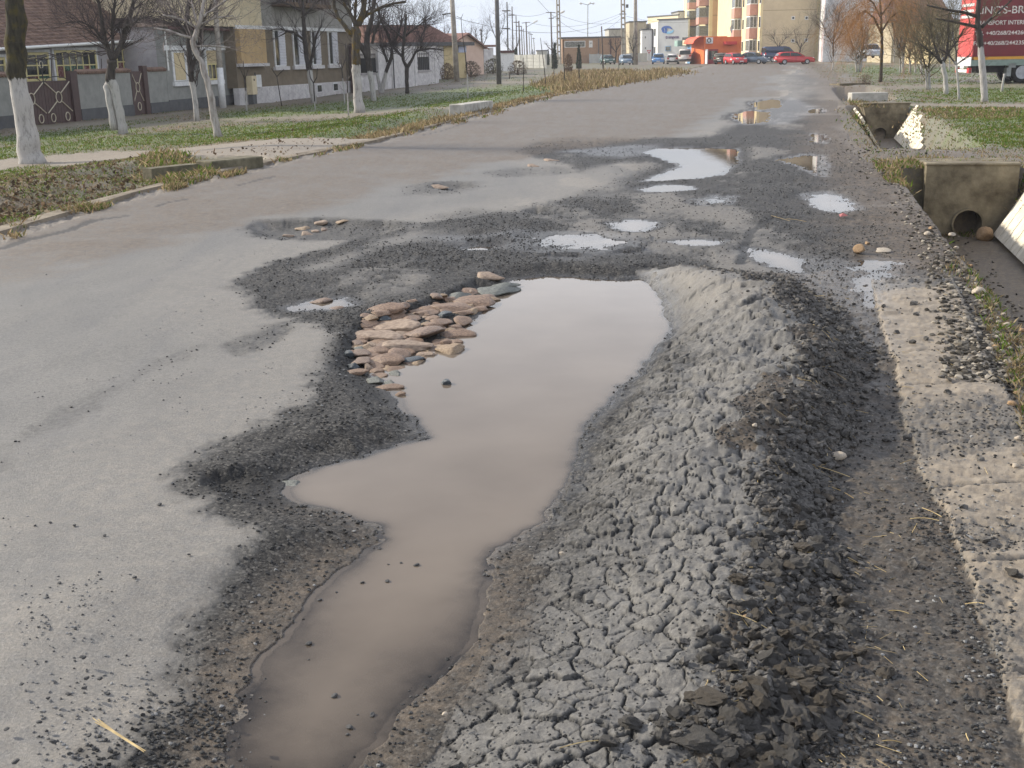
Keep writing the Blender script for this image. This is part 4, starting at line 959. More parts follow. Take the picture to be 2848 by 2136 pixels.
FF.part('door_frame', gate_brown, bd, (a - .1, a, -.6, FF.px(995, 121)[1], -.24, -.02), (b - .05, b + .05, -.6, FF.px(995, 121)[1], -.24, -.02)); FF.part('handle', metal_white, bd, (b - .25, b - .2, .3, .36, -.129, -.08))

# --- house with a long red roof behind the fence ---------------------------------------------
cA = PY(1085, 160, 102); cB = PY(1268, 160, 108); RF = Fr(cA, cB)
h4 = thing('red_roof_house', 'low cream bungalow with a long red tiled roof and pale gable behind the white fence', 'house', RF.mid(4))
L4 = RF.L; ze = RF.px(1180, 118)[1]; zr = RF.px(1180, 96)[1]
RF.part('wall', cream_wall, h4, (0, L4, -.5, ze, -7, 0))
q = RF.pt; mb = MB()
mb.add([q(-.3, ze, .5), q(L4 + .2, ze, .5), q(L4 + .2, zr + .9, -3.5), q(-.3, zr + .9, -3.5), q(L4 + .2, ze, -7.5), q(-.3, ze, -7.5)], [(0, 1, 2, 3), (3, 2, 4, 5), (0, 3, 5), (0, 5, 4, 1)])
red_roof = mat('red_roof', lin(116, 84, 74), lin(140, 106, 95), 3, .85, .3, 12)
rr4 = mb.build('roof', red_roof, h4); mb = MB()
for r in range(18):
    t = r / 18.; mb.tube([q(-.3, ze + (zr + .9 - ze) * t + .04, .5 - 4 * t), q(L4 + .2, ze + (zr + .9 - ze) * t + .04, .5 - 4 * t)], .045, 4)
mb.build('roof_tiles', red_roof, rr4, kind='stuff')
RG = Fr(PY(1268, 160, 108), PY(1345, 160, 112)); pinkw = mat('pink_stucco', lin(206, 178, 160), lin(216, 190, 172), 2, .9)
mb = MB(); a = 0; b = RG.L; zg0 = RG.px(1300, 130)[1]; zg1 = RG.px(1285, 95)[1]; q2 = RG.pt
mb.add([q2(0, -.4, 0), q2(b, -.4, 0), q2(b, zg0, 0), q2(b * .35, zg1, 0), q2(0, zg0 + .8, 0), q2(0, -.4, -8), q2(b, -.4, -8), q2(b, zg0, -8), q2(b * .35, zg1, -8), q2(0, zg0 + .8, -8)], [(0, 1, 2, 3, 4), (9, 8, 7, 6, 5), (1, 6, 7, 2), (0, 4, 9, 5)])
gb = mb.build('gable_wall', pinkw, h4)
mb = MB(); mb.add([q2(-.4, zg0 + .55, .4), q2(b * .35, zg1 + .12, .4), q2(b + .4, zg0 - .2, .4), q2(-.4, zg0 + .55, -8.2), q2(b * .35, zg1 + .12, -8.2), q2(b + .4, zg0 - .2, -8.2), q2(-.4, zg0 + .42, .4), q2(b * .35, zg1 - .02, .4), q2(b + .4, zg0 - .33, .4)], [(0, 1, 4, 3), (1, 2, 5, 4), (6, 7, 1, 0), (7, 8, 2, 1)])
mb.build('roof', red_roof, h4)
YF = Fr(PY(1236, 170, 98), PY(1306, 170, 101)); L5 = YF.L; h5 = thing('yellow_shed', 'small flat roofed yellow shed with a blue sign at the end of the white fence', 'shed', YF.mid(1))
zt5 = YF.px(1270, 127)[1]; YF.part('wall', mat('ochre_stucco', lin(190, 172, 128), lin(202, 184, 142), 2, .9), h5, (0, L5 * .86, -.4, zt5, -4, 0)); YF.part('roof', plinth_dark, h5, (-9, L5 + .1, zt5, zt5 + .28, -4.3, .5))
YF.part('wall', white_wash, h5, (-8.5, -.01, -.4, zt5, -4, -.05))
YF.part('sign', mat('sign_blue', lin(150, 160, 190), lin(186, 194, 214), 6, .5), h5, (L5 * .55, L5 * .86, zt5 - .55, zt5 - .03, .002, .06))
sheets = thing('white_hut', 'patched hut of white sheets half hidden by weeds past the yellow shed', 'hut', PY(1340, 165, 115)); SF = Fr(PY(1300, 170, 116), PY(1372, 170, 118))
SF.part('wall', white_paint, sheets, (0, SF.L * .45, -.3, SF.px(1310, 140)[1], -3, 0)); SF.part('wall', tile_dark, sheets, (SF.L * .46, SF.L * .62, -.3, SF.px(1330, 142)[1], -3, -.1)); SF.part('wall', white_wash, sheets, (SF.L * .63, SF.L, -.3, SF.px(1350, 133)[1], -3, .05)); SF.part('roof', red_roof, sheets, (-.3, SF.L + .2, SF.px(1340, 131)[1], SF.px(1340, 131)[1] + .2, -3.2, .2))

# ------------------------------------------------------------------ trees
def bark_mat(name, c1, c2, wash=None, lichen=None, sc=14.):
    m = bpy.data.materials.new(name); m.use_nodes = True; t = m.node_tree; p_ = t.nodes['Principled BSDF']; p_.inputs['Roughness'].default_value = .92; p_.inputs['Specular IOR Level'].default_value = .15
    co = t.nodes.new('ShaderNodeNewGeometry'); mpn = t.nodes.new('ShaderNodeMapping'); mpn.inputs['Scale'].default_value = (1, 1, .22)
    n = t.nodes.new('ShaderNodeTexNoise'); n.inputs['Scale'].default_value = sc; n.inputs['Detail'].default_value = 8; n.inputs['Roughness'].default_value = .7
    t.links.new(co.outputs['Position'], mpn.inputs[0]); t.links.new(mpn.outputs[0], n.inputs[0])
    r = t.nodes.new('ShaderNodeValToRGB'); r.color_ramp.elements[0].position = .34; r.color_ramp.elements[1].position = .68
    r.color_ramp.elements[0].color = (*c1, 1); r.color_ramp.elements[1].color = (*c2, 1); t.links.new(n.outputs[0], r.inputs[0]); out = r.outputs[0]
    def mixn(f, a, b):
        x = t.nodes.new('ShaderNodeMix'); x.data_type = 'RGBA'; t.links.new(f, x.inputs[0]); t.links.new(a, x.inputs[6])
        if isinstance(b, tuple): x.inputs[7].default_value = (*b, 1)
        else: t.links.new(b, x.inputs[7])
        return x.outputs[2]
    if lichen:
        n2 = t.nodes.new('ShaderNodeTexNoise'); n2.inputs['Scale'].default_value = 5; n2.inputs['Detail'].default_value = 6; r2 = t.nodes.new('ShaderNodeValToRGB'); r2.color_ramp.elements[0].position = .5; r2.color_ramp.elements[1].position = .66
        t.links.new(co.outputs['Position'], n2.inputs[0]); t.links.new(n2.outputs[0], r2.inputs[0]); out = mixn(r2.outputs[0], out, lichen)
    if wash:
        a = t.nodes.new('ShaderNodeAttribute'); a.attribute_name = 'wash'
        ad = t.nodes.new('ShaderNodeMath'); ad.operation = 'ADD'; t.links.new(a.outputs['Fac'], ad.inputs[0])
        sc_ = t.nodes.new('ShaderNodeMath'); sc_.operation = 'MULTIPLY_ADD'; t.links.new(n.outputs[0], sc_.inputs[0]); sc_.inputs[1].default_value = .9; sc_.inputs[2].default_value = -.55; t.links.new(sc_.outputs[0], ad.inputs[1])
        rr = t.nodes.new('ShaderNodeValToRGB'); rr.color_ramp.elements[0].position = .42; rr.color_ramp.elements[1].position = .52; t.links.new(ad.outputs[0], rr.inputs[0])
        rw = t.nodes.new('ShaderNodeValToRGB'); rw.color_ramp.elements[0].position = .28; rw.color_ramp.elements[1].position = .5
        rw.color_ramp.elements[0].color = (wash[0] * .35, wash[1] * .35, wash[2] * .35, 1); rw.color_ramp.elements[1].color = (*wash, 1); t.links.new(n.outputs[0], rw.inputs[0])
        out = mixn(rr.outputs[0], out, rw.outputs[0])
    t.links.new(out, p_.inputs['Base Color'])
    b = t.nodes.new('ShaderNodeBump'); b.inputs['Strength'].default_value = .9; b.inputs['Distance'].default_value = .05; t.links.new(n.outputs[0], b.inputs['Height']); t.links.new(b.outputs[0], p_.inputs['Normal'])
    return m
WASH = lin(178, 175, 170)
BK_MOSS = bark_mat('mossy_bark', (.022, .020, .015), (.075, .068, .045), WASH, (.085, .07, .022))
BK_GREY = bark_mat('grey_bark', (.028, .024, .022), (.095, .082, .072), WASH)
BK_LICH = bark_mat('lichen_bark', (.04, .034, .026), (.13, .11, .085), WASH, (.13, .085, .012))
BK_BIRCH = bark_mat('birch_bark', (.20, .17, .15), (.55, .51, .48), None, None, 9)
TW_DARK = mat('twig_dark', (.035, .027, .026), (.075, .058, .055), 3, .9)
TW_BIRCH = mat('twig_birch', (.10, .080, .074), (.24, .20, .185), 3, .85)
TW_WILLOW = mat('twig_willow', (.24, .115, .035), (.42, .22, .075), 3, .8)
TW_OLIVE = mat('twig_olive', (.075, .062, .035), (.15, .125, .07), 3, .85)

def sprout(mb, p0, d, L, r, lvl, rnd, up=.15, kids=(4, 3), droop=0., wob=.24, ratio=.58):
    n = 5 if lvl > 0 else 3; pts = [p0]; q = p0; dd = d.copy(); st = L / n
    for i in range(n):
        dd = dd + Vector((rnd.gauss(0, wob), rnd.gauss(0, wob), rnd.gauss(0, wob * .8) + up - droop)); dd.normalize(); q = q + dd * st; pts.append(q)
    rad = [max(r * (1 - .8 * i / n), .0022) for i in range(n + 1)]
    mb.tube(pts, rad, 4 if r > .02 else 3, cap=False)
    if lvl > 0:
        for k in range(kids[lvl - 1]):
            t = rnd.uniform(.25, 1.) * n; i = min(int(t), n - 1); s = pts[i].lerp(pts[i + 1], t - i)
            ax = (pts[i + 1] - pts[i]).normalized(); o = ax.orthogonal().normalized(); o.rotate(Matrix.Rotation(rnd.uniform(0, 6.283), 3, ax))
            a = rnd.uniform(.5, 1.05); nd_ = ax * math.cos(a) + o * math.sin(a)
            sprout(mb, s, nd_, L * ratio * rnd.uniform(.7, 1.2), max(rad[i] * .55, .003), lvl - 1, rnd, up, kids, droop, wob, ratio)
def tree(label, limbs, wash_y=None, bark=None, twig=None, n=10, tl=1.0, kids=(4, 3), name='tree', group='street trees', seed=1, up=.12, droop=0., extra=None, cat='tree', Yfix=None, wob=.22, tr=None, base=None):
    """limbs: [(points (x, y, radius in photo pixels), carries twigs)]; the first limb is the trunk"""
    rnd = random.Random(seed); b = base if base is not None else P(limbs[0][0][0][0], limbs[0][0][0][1]); Yb = b[1]; k = Yb * _cp / F
    t = thing(name, label, cat, (b[0], b[1], b[2]), group)
    mt = MB(); mc = MB(); tips = []
    zw = PY(limbs[0][0][0][0], wash_y, Yb)[2] if wash_y else -99
    for li, (pts, tw) in enumerate(limbs):
        W3 = []; dep = rnd.uniform(-1, 1) * (0 if li == 0 else 1.)
        for i, (x, y, r) in enumerate(pts):
            q = PY(x, y, Yb); q[1] += dep * .45 * i / max(1, len(pts) - 1) * (abs(pts[-1][1] - pts[0][1]) * k) * .7
            W3.append(Vector(q))
        # resample and roughen
        PT = []; RR = []
        for i in range(len(W3) - 1):
            m_ = 3
            for j in range(m_):
                f = j / m_; PT.append(W3[i].lerp(W3[i + 1], f)); RR.append((pts[i][2] * (1 - f) + pts[i + 1][2] * f) * k)
        PT.append(W3[-1]); RR.append(pts[-1][2] * k)
        if li == 0: PT[0] = PT[0] - Vector((0, 0, .12)); RR[0] *= 1.18
        PT2 = [p_ + Vector((rnd.gauss(0, .10), rnd.gauss(0, .10), 0)) * RR[i] for i, p_ in enumerate(PT)]
        w = [float(np.clip(.5 + (zw - p_.z) * 3.0, 0, 1)) for p_ in PT2]
        mt.tube(PT2, [r * rnd.uniform(.93, 1.08) for r in RR], 10 if RR[0] > .05 else 6, cap=True, a=w)
        if tw:
            for c in range(int(n * tw * 1.35)):
                f = rnd.uniform(.15, 1.) * (len(PT2) - 1); i = min(int(f), len(PT2) - 2); s = PT2[i].lerp(PT2[i + 1], f - i)
                ax = (PT2[i + 1] - PT2[i]).normalized(); o = ax.orthogonal().normalized(); o.rotate(Matrix.Rotation(rnd.uniform(0, 6.283), 3, ax)); a = rnd.uniform(.35, 1.15)
                sprout(mc, s, ax * math.cos(a) + o * math.sin(a), tl * rnd.uniform(.55, 1.15), min(RR[i] * .45, .022) if tr is None else tr, 2, rnd, up, kids, droop, wob)
    mt.build('trunk', bark or BK_GREY, t, smooth=True)
    if mc.v: mc.build('crown', twig or TW_DARK, t)
    return t
tree('thick old roadside tree with rough whitewashed trunk and mossy bark, nearest on the verge', [
    ([(88, 456, 35), (80, 400, 31), (65, 320, 27), (49, 228, 25), (43, 150, 28), (41, 60, 26), (36, -70, 23)], 0),
    ([(36, -60, 16), (-20, -200, 12), (-60, -380, 7)], 1), ([(36, -70, 16), (110, -220, 11), (150, -420, 6)], 1), ([(38, -60, 12), (40, -250, 9), (20, -480, 5)], 1), ([(36, 10, 5), (10, -10, 4), (-40, 30, 3)], .4)], 214, BK_MOSS, TW_DARK, 15, 2.4, (4, 4), seed=4)
tree('dark double stemmed tree with peeling whitewash in front of the grey yard wall', [
    ([(344, 372, 13), (333, 310, 12), (318, 240, 12), (308, 226, 14), (308, 190, 12), (312, 166, 13)], 0), ([(320, 362, 11), (306, 290, 11), (296, 242, 12), (306, 226, 12)], 0),
    ([(312, 168, 8), (300, 138, 7), (291, 104, 6), (284, 60, 5), (276, 8, 4), (262, -60, 3)], 1.2), ([(312, 166, 9), (326, 138, 8), (336, 108, 8), (346, 60, 7), (356, 5, 5), (372, -70, 3)], 1.2), ([(311, 165, 5), (310, 128, 5), (304, 70, 4), (310, -10, 3)], 1), ([(296, 120, 4), (262, 80, 3), (225, 60, 2), (180, 62, 1.5)], 1), ([(342, 80, 4), (385, 52, 3), (420, 45, 2)], 1)], 222, BK_GREY, TW_DARK, 16, 1.35, (5, 4), seed=12)
tree('slim dark tree with a greyish washed foot just behind the birch', [
    ([(548, 338, 8), (540, 260, 7), (531, 214, 8), (527, 165, 7), (525, 110, 6), (519, 50, 6), (528, -10, 5)], 1), ([(529, 195, 6), (545, 160, 5), (556, 118, 5), (566, 60, 4), (590, 10, 3)], 1), ([(524, 100, 4), (495, 60, 3), (470, 40, 2)], 1)], 225, BK_GREY, TW_DARK, 20, 1.5, (5, 4), seed=22)
tree('crooked white barked birch leaning over the verge beside the driveway', [
    ([(608, 383, 12), (596, 330, 10), (583, 250, 9), (569, 205, 8), (560, 170, 7), (540, 136, 8), (536, 115, 7), (545, 95, 7), (553, 68, 6), (562, 30, 5), (575, -30, 4)], .5),
    ([(536, 106, 4), (505, 98, 3.4), (470, 84, 3), (430, 78, 2)], .8), ([(548, 78, 4), (520, 60, 3), (490, 48, 3), (455, 42, 2)], 1), ([(556, 52, 4), (592, 28, 3), (640, -6, 2)], 1), ([(550, 70, 3), (536, 30, 3), (528, -20, 2)], 1), ([(552, 70, 3), (600, 50, 2.4), (650, 44, 1.6)], 1), ([(541, 128, 3), (600, 128, 2), (640, 132, 1.5)], .7)], None, BK_BIRCH, TW_BIRCH, 9, 1.5, (4, 3), seed=31)
tree('forked tree with whitewashed foot in front of the tall shuttered windows', [
    ([(872, 286, 8), (868, 240, 8), (862, 205, 8), (858, 186, 8)], 0), ([(858, 188, 7), (849, 150, 6), (843, 110, 6), (839, 60, 5), (835, 18, 4), (828, -40, 3)], 1.2), ([(860, 188, 5), (868, 165, 4), (875, 130, 4), (884, 98, 3), (900, 70, 2)], 1), ([(842, 108, 4), (815, 88, 3), (790, 84, 2)], 1), ([(838, 50, 3), (865, 25, 2.5), (890, 0, 2)], 1), ([(836, 30, 3), (800, 10, 2), (770, 5, 2)], 1)], 194, BK_GREY, TW_DARK, 13, 1.6, (4, 3), seed=41)
tree('stout tree with clean white trunk and yellow lichen, in front of the brown house corner', [
    ([(1001, 315, 15), (997, 262, 13), (993, 205, 12), (990, 177, 12), (990, 130, 12), (991, 98, 13), (986, 74, 10)], 0),
    ([(982, 100, 7), (957, 72, 6), (940, 49, 5), (927, 20, 5), (920, -40, 4)], 1), ([(990, 72, 6), (976, 42, 5), (960, 16, 4), (950, -40, 3)], 1), ([(996, 70, 9), (1013, 28, 8), (1020, -30, 6)], 1), ([(984, 74, 5), (1006, 54, 5), (1028, 38, 4), (1064, 19, 4), (1096, 10, 3), (1130, 5, 3)], .8), ([(986, 72, 4), (988, 30, 4), (990, -30, 3)], 1)], 178, BK_LICH, TW_DARK, 9, 1.9, (4, 3), seed=51)
tree('dark leaning tree with short white foot right of the lichen covered trunk', [
    ([(1041, 281, 7), (1036, 240, 7), (1029, 195, 8), (1022, 160, 9)], 0), ([(1024, 165, 8), (1013, 140, 8), (1001, 122, 6), (992, 96, 5)], .5), ([(1024, 160, 9), (1019, 120, 8), (1022, 85, 7), (1033, 50, 6), (1040, -10, 5)], 1.2), ([(1034, 122, 4), (1042, 90, 4), (1056, 60, 3)], 1)], 196, BK_GREY, TW_DARK, 14, 1.7, (4, 3), seed=61)
tree('V shaped young tree with grey washed twin stems by the white fence', [
    ([(1060, 259, 7), (1066, 232, 6), (1075, 195, 5), (1089, 160, 5), (1090, 130, 4), (1076, 88, 4), (1060, 60, 3), (1048, 10, 2)], 1), ([(1060, 258, 6), (1055, 235, 5), (1046, 200, 4)], 0), ([(1078, 172, 4), (1070, 150, 3.4), (1062, 130, 3), (1090, 125, 2)], 1), ([(1090, 130, 3), (1110, 90, 3), (1120, 50, 2)], 1)], 200, BK_GREY, TW_DARK, 16, 1.6, (5, 3), seed=71)
tree('small dark round crowned fruit tree standing alone on the lawn by the white fence', [
    ([(1134, 259, 6), (1131, 225, 5), (1132, 186, 6)], 0), ([(1132, 188, 5), (1120, 164, 4), (1122, 130, 4), (1128, 80, 4), (1130, 40, 3)], 1.1), ([(1133, 186, 5), (1144, 170, 4), (1156, 145, 3), (1172, 138, 3), (1205, 135, 2), (1235, 140, 1.5)], 1.2), ([(1121, 160, 4), (1102, 140, 3), (1085, 128, 2)], 1), ([(1124, 110, 3), (1090, 80, 2), (1070, 60, 1.5)], 1.2), ([(1128, 100, 3), (1165, 70, 2), (1195, 50, 1.5)], 1.3), ([(1170, 138, 3), (1172, 100, 2), (1185, 70, 1.5)], 1.2)], None, BK_GREY, TW_DARK, 15, 1.75, (5, 4), seed=81)
# thin whips planted on the lawn
def whip(label, pts, fork=None, wash_y=None, seed=0, twigs=0, group='planted whips and saplings on the verges', bark=None):
    L_ = [(pts, twigs)]
    for f in (fork or []): L_.append((f, twigs))
    return tree(label, L_, wash_y, bark or BK_GREY, TW_BIRCH, 6, .6, (2, 2), 'sapling', group, seed, cat='sapling')
whip('thin staked sapling with white stem at the corner of the grey house', [(687, 309, 2.4), (683, 260, 2), (680, 215, 1.6), (676, 170, 1)], [[(681, 220, 1.2), (664, 185, .8)], [(681, 222, 1.2), (690, 185, .8)]], 250, 3, .5)
whip('very thin sapling forking low before the brown wall', [(784, 296, 1.5), (776, 250, 1.3), (770, 212, 1.2)], [[(770, 213, 1.2), (754, 190, 1)], [(770, 213, 1.2), (790, 193, 1)]], None, 4)
whip('sapling with a wine glass fork in front of the whitewashed tree foot', [(876, 304, 2), (874, 260, 1.8), (872, 230, 1.6)], [[(872, 231, 1.5), (862, 215, 1.2), (859, 195, 1)], [(872, 231, 1.5), (882, 215, 1.2), (884, 190, 1)]], 280, 5)
whip('whip with pale stem and a brushy top left of the lichen trunk', [(959, 289, 2), (955, 240, 1.8), (951, 195, 1.5), (948, 165, 1)], [[(951, 195, 1.2), (938, 172, .8)], [(951, 190, 1.2), (962, 160, .8)]], 215, 6, 1)
whip('tall slim whip touching the big white trunk on its road side', [(969, 322, 2.2), (967, 270, 2), (965, 200, 1.8), (960, 120, 1.2)], None, 255, 7, 1)
whip('tall straight whip with a bright white stem alone on the open lawn', [(1302, 275, 2.2), (1300, 210, 1.9), (1294, 150, 1.5), (1285, 90, 1.1), (1282, 48, .8)], [[(1284, 52, .8), (1270, 45, .6)], [(1283, 50, .8), (1288, 38, .6)]], 208, 8)
for i, (a, nm) in enumerate((([(1456, 254, 1.3), (1456, 215, 1.2), (1455, 160, .9)], 'bare whip on the lawn just past the grey concrete pole'), ([(1518, 239, 1.5), (1514, 190, 1.2), (1506, 130, 1), (1503, 105, .7)], 'tall bare whip leaning before the concrete panel fence'), ([(1570, 232, 1.6), (1569, 190, 1.3), (1567, 110, 1)], 'dark straight whip in front of the brown bush'), ([(1611, 227, 1.6), (1610, 180, 1.3), (1609, 130, 1)], 'dark straight whip before the taller cypress at the yard corner'), ([(1541, 212, 1), (1540, 170, .9), (1539, 140, .7)], 'pale short whip before the pointed cypress pair'), ([(1722, 206, 1), (1721, 180, .9), (1720, 150, .7)], 'little pale stake in the weeds left of the round pole'))):
    whip(nm, a, None, None, 90 + i)
#--PART4--
# ------------------------------------------------------------------ kerb along the left road edge
mb = MB(); ko = pp(kerb_out[1:]); ki = pp(kerb_in[1:])
def resample(pts, n):
    p_ = np.array([q[:2] for q in pts]); d = np.concatenate([[0], np.cumsum(np.hypot(*np.diff(p_, axis=0).T))]); t = np.linspace(0, d[-1], n); return np.stack([np.interp(t, d, p_[:, 0]), np.interp(t, d, p_[:, 1])], 1)
a_ = resample(ki, 140); b_ = a_ + (np.stack([-np.gradient(a_[:, 1]), np.gradient(a_[:, 0])], 1)); nrm = np.stack([-np.gradient(a_[:, 1]), np.gradient(a_[:, 0])], 1); nrm /= np.hypot(*nrm.T)[:, None]
KERB = tag(link(bpy.data.objects.new('kerb', None)), kind='structure')
conc_m = mat('kerb_concrete', lin(96, 86, 72), lin(150, 138, 120), 2.5, .92, .5, 25, lo=.3, hi=.7)
for i in range(0, 138, 2):
    mb = MB(); w = .24 + R.uniform(-.02, .03)
    pr = []
    for k in (i, i + 2):
        kk = min(k, 139); q = a_[kk]; m_ = nrm[kk]; z = float(gz(q[0], q[1])); e = .012 * (1 if k == i else -1); tdir = np.array([m_[1], -m_[0]]); q = q + tdir * e
        pr.append([(q[0], q[1], z - .1), (q[0] + m_[0] * w, q[1] + m_[1] * w, z - .1), (q[0] + m_[0] * (w - .02), q[1] + m_[1] * (w - .02), z + .040 + R.uniform(-.014, .012)), (q[0] + m_[0] * .02, q[1] + m_[1] * .02, z + .034 + R.uniform(-.014, .012))])
    mb.add(pr[0] + pr[1], [(0, 1, 2, 3), (7, 6, 5, 4), (0, 4, 5, 1), (1, 5, 6, 2), (2, 6, 7, 3), (3, 7, 4, 0)])
    o = mb.build('kerb_stone', conc_m); o.parent = KERB
moss_conc = mat('mossy_concrete', lin(70, 66, 50), lin(124, 117, 96), 5, .95, .6, 18, lo=.3, hi=.7)
stain_conc = mat('stained_concrete', lin(66, 58, 44), lin(138, 128, 106), 3.2, .92, .6, 22, lo=.28, hi=.7)
pale_slab = mat('pale_slab', lin(186, 176, 156), lin(226, 218, 200), 4, .85, .4, 20, lo=.3)
pipe_dark = mat('pipe_inside', (.02, .018, .016), (.035, .03, .026), 6, .95)
def prism(mb, poly, A, B):
    """solid with the outline poly [(u, v)] between two lists of points"""
    n = len(A); mb.add(A + B, [tuple(range(n))[::-1], tuple(range(n, 2 * n))] + [(i, (i + 1) % n, n + (i + 1) % n, n + i) for i in range(n)])
# left culvert end blocks
def block(label, x0, x1, yb, h, dep=.45, m=moss_conc, name='culvert_block'):
    fr = Fr(P(x0, yb[0]), P(x1, yb[1])); t = thing(name, label, 'culvert', fr.mid(fr.L / 2, float(gz(*fr.A[:2])) - .2), 'concrete culvert ends')
    mb = MB(); z = fr.A[2]; fr.box(mb, 0, fr.L, z - .5, z + h, -dep, 0); mb.build('block', m, t, bevel=.02); return fr, t
fr, t = block('low mossy concrete culvert end beside the concrete driveway', 592, 735, (478, 462), .17)
fr.part('ledge', moss_conc, t, (-.95, -.01, fr.A[2] - .3, fr.A[2] + .12, -.6, -.35))
block('pale concrete culvert end at the path crossing beyond the stout white tree', 1290, 1372, (318, 305), .30, .5, mat('culvert_pale', lin(150, 146, 136), lin(190, 186, 176), 4, .9, .4, 20))
# right culvert headwalls
def headwall(label, px4, pipe, zb, group='culvert headwalls across the ditch', m=stain_conc, pr=None, taper=0.):
    (x0, y0), (x1, y1) = px4; A = P(x0, y0); B = P(x1, y1); A[2] = B[2] = 0; fr = Fr(A, B); L = fr.L
    t = thing('headwall', label, 'culvert', fr.mid(L / 2, zb), group)
    pu, pz = fr.px(*pipe); pz = max(pz, zb + pr * .9); n = 20
    # wall with a round hole: ring of quads from the hole out to the outline
    hole = [(pu + pr * math.cos(2 * math.pi * i / n), pz + pr * math.sin(2 * math.pi * i / n)) for i in range(n)]
    def outp(i):
        c, s = math.cos(2 * math.pi * i / n), math.sin(2 * math.pi * i / n)
        tt = min([((L if c > 0 else 0) - pu) / c if abs(c) > 1e-6 else 1e9, ((.06 if s > 0 else zb - .2) - pz) / s if abs(s) > 1e-6 else 1e9]); u = pu + c * tt; z = pz + s * tt
        return (u + (taper * (.06 - z) * (1 if u < L / 2 else -1)), z)
    out = [outp(i) for i in range(n)]
    for cu, cz in ((0, .06), (L, .06), (0, zb - .2), (L, zb - .2)):
        k = min(range(n), key=lambda i: (out[i][0] - cu) ** 2 + (out[i][1] - cz) ** 2); out[k] = (cu + taper * (.06 - cz) * (1 if cu < L / 2 else -1), cz)
    mb = MB(); v = [fr.pt(u, z, 0) for u, z in hole] + [fr.pt(u, z, 0) for u, z in out] + [fr.pt(u, z, -1.3) for u, z in out]
    mb.add(v, [(i, n + i, n + (i + 1) % n, (i + 1) % n) for i in range(n)] + [(n + i, 2 * n + i, 2 * n + (i + 1) % n, n + (i + 1) % n) for i in range(n)] + [tuple(range(2 * n, 3 * n))])
    mb.build('wall_face', m, t)
    mb = MB(); r2 = pr * .88
    v = []
    for rr, d in ((pr, .04), (r2, .04), (r2, -1.6), (pr, -1.6)): v += [fr.pt(pu + rr * math.cos(2 * math.pi * i / n), pz + rr * math.sin(2 * math.pi * i / n), d) for i in range(n)]
    mb.add(v, [(k * n + i, k * n + (i + 1) % n, (k + 1) * n + (i + 1) % n, (k + 1) * n + i) for k in range(2) for i in range(n)] + [(i, (i + 1) % n, 3 * n + (i + 1) % n, 3 * n + i) for i in range(n)])
    mb.build('pipe', m, t)
    mb = MB(); mb.add([fr.pt(pu + r2 * math.cos(2 * math.pi * i / n), pz + r2 * math.sin(2 * math.pi * i / n), -1.59) for i in range(n)], [tuple(range(n))]); mb.build('pipe_end', pipe_dark, t)
    mb = MB(); fr.box(mb, -.02, L + .02, .061, .10, -.34, .03); mb.build('coping', m, t, bevel=.012)
    return fr, t
headwall('broad mossy headwall with round pipe, nearest on the ditch', ((2577, 472), (2836, 472)), (2690, 628), -1.02, pr=.235)
headwall('smaller stained headwall with dark round pipe further up the ditch', ((2400, 296), (2532, 294)), (2447, 372), -1.05, pr=.22, taper=.28)
headwall('low broken headwall of the last ditch crossing past the brown path', ((2335, 238), (2420, 236)), (2372, 262), -.62, pr=.12)
def lining(label, Y0, Y1, n, side, h0, h1):
    t = thing('ditch_lining', label, 'slabs', (7 + .247 * (Y0 - 17.5), Y0, -.6), 'pale slabs lining the ditch banks')
    for i in range(n):
        ya = Y0 + (Y1 - Y0) * i / n; yb = Y0 + (Y1 - Y0) * (i + .94) / n; f = h0 + (h1 - h0) * (i / n) + R.uniform(-.08, .08); mb = MB(); pts = []
        for yy in (ya, yb):
            cx = 7 + .247 * (yy - 17.5)
            for dx_, z in ((.38, -1.0), (.38 + .66 * f, -1.0 + 1.02 * f), (.38 + .66 * f - .05, -1.0 + 1.02 * f + .05), (.33, -.96)): pts.append((cx + side * dx_, yy, z + .03))
        mb.add(pts, [(0, 1, 2, 3), (7, 6, 5, 4), (0, 4, 5, 1), (1, 5, 6, 2), (2, 6, 7, 3), (3, 7, 4, 0)]); mb.build('slab', pale_slab, t)
lining('sunlit pale slabs on the outer bank by the broad mossy headwall', 17.1, 11.5, 12, 1, .95, .9)
lining('row of pale slabs on the outer bank by the smaller stained headwall', 36.3, 29.5, 9, 1, .95, .3)
lining('thin white slab edge on the road side bank by the smaller headwall', 36.3, 32.5, 7, -1, .9, .8)
fr, t = block('long low pale concrete kerb block lying by the last ditch crossing', 2368, 2470, (280, 278), .26, .5, MATS['culvert_pale'])

# ------------------------------------------------------------------ trailer
TA = P(2697, 234); TD = np.array([math.cos(math.radians(5)), -math.sin(math.radians(5))]); TB = TA.copy(); TB[:2] += TD * 13.6
TF = Fr(TA, TB); tr = thing('truck_trailer', 'red curtain sided truck trailer with white lettering parked behind the whitewashed trees', 'trailer', TF.mid(6.8, 0))
red_tarp = mat('red_tarp', lin(104, 8, 20), lin(116, 14, 26), 1.5, .45, .25, 3, spec=.5)
chassis = mat('chassis_dark', (.012, .012, .014), (.03, .03, .03), 5, .6); steel_grey = mat('steel_grey', lin(120, 124, 120), lin(150, 154, 150), 4, .5)
zt0, zt1 = TF.px(2760, 157)[1], 4.05
TF.part('curtain', red_tarp, tr, (.06, 13.5, zt0, zt1, -2.45, 0)); TF.part('rear_door', mat('red_rear_lit', lin(196, 76, 74), lin(206, 92, 88), 3, .5), tr, (.0, .055, zt0, zt1 - .03, -2.42, -.03))  # rear red lighter and pinker than the curtain: sunlight put into its colour
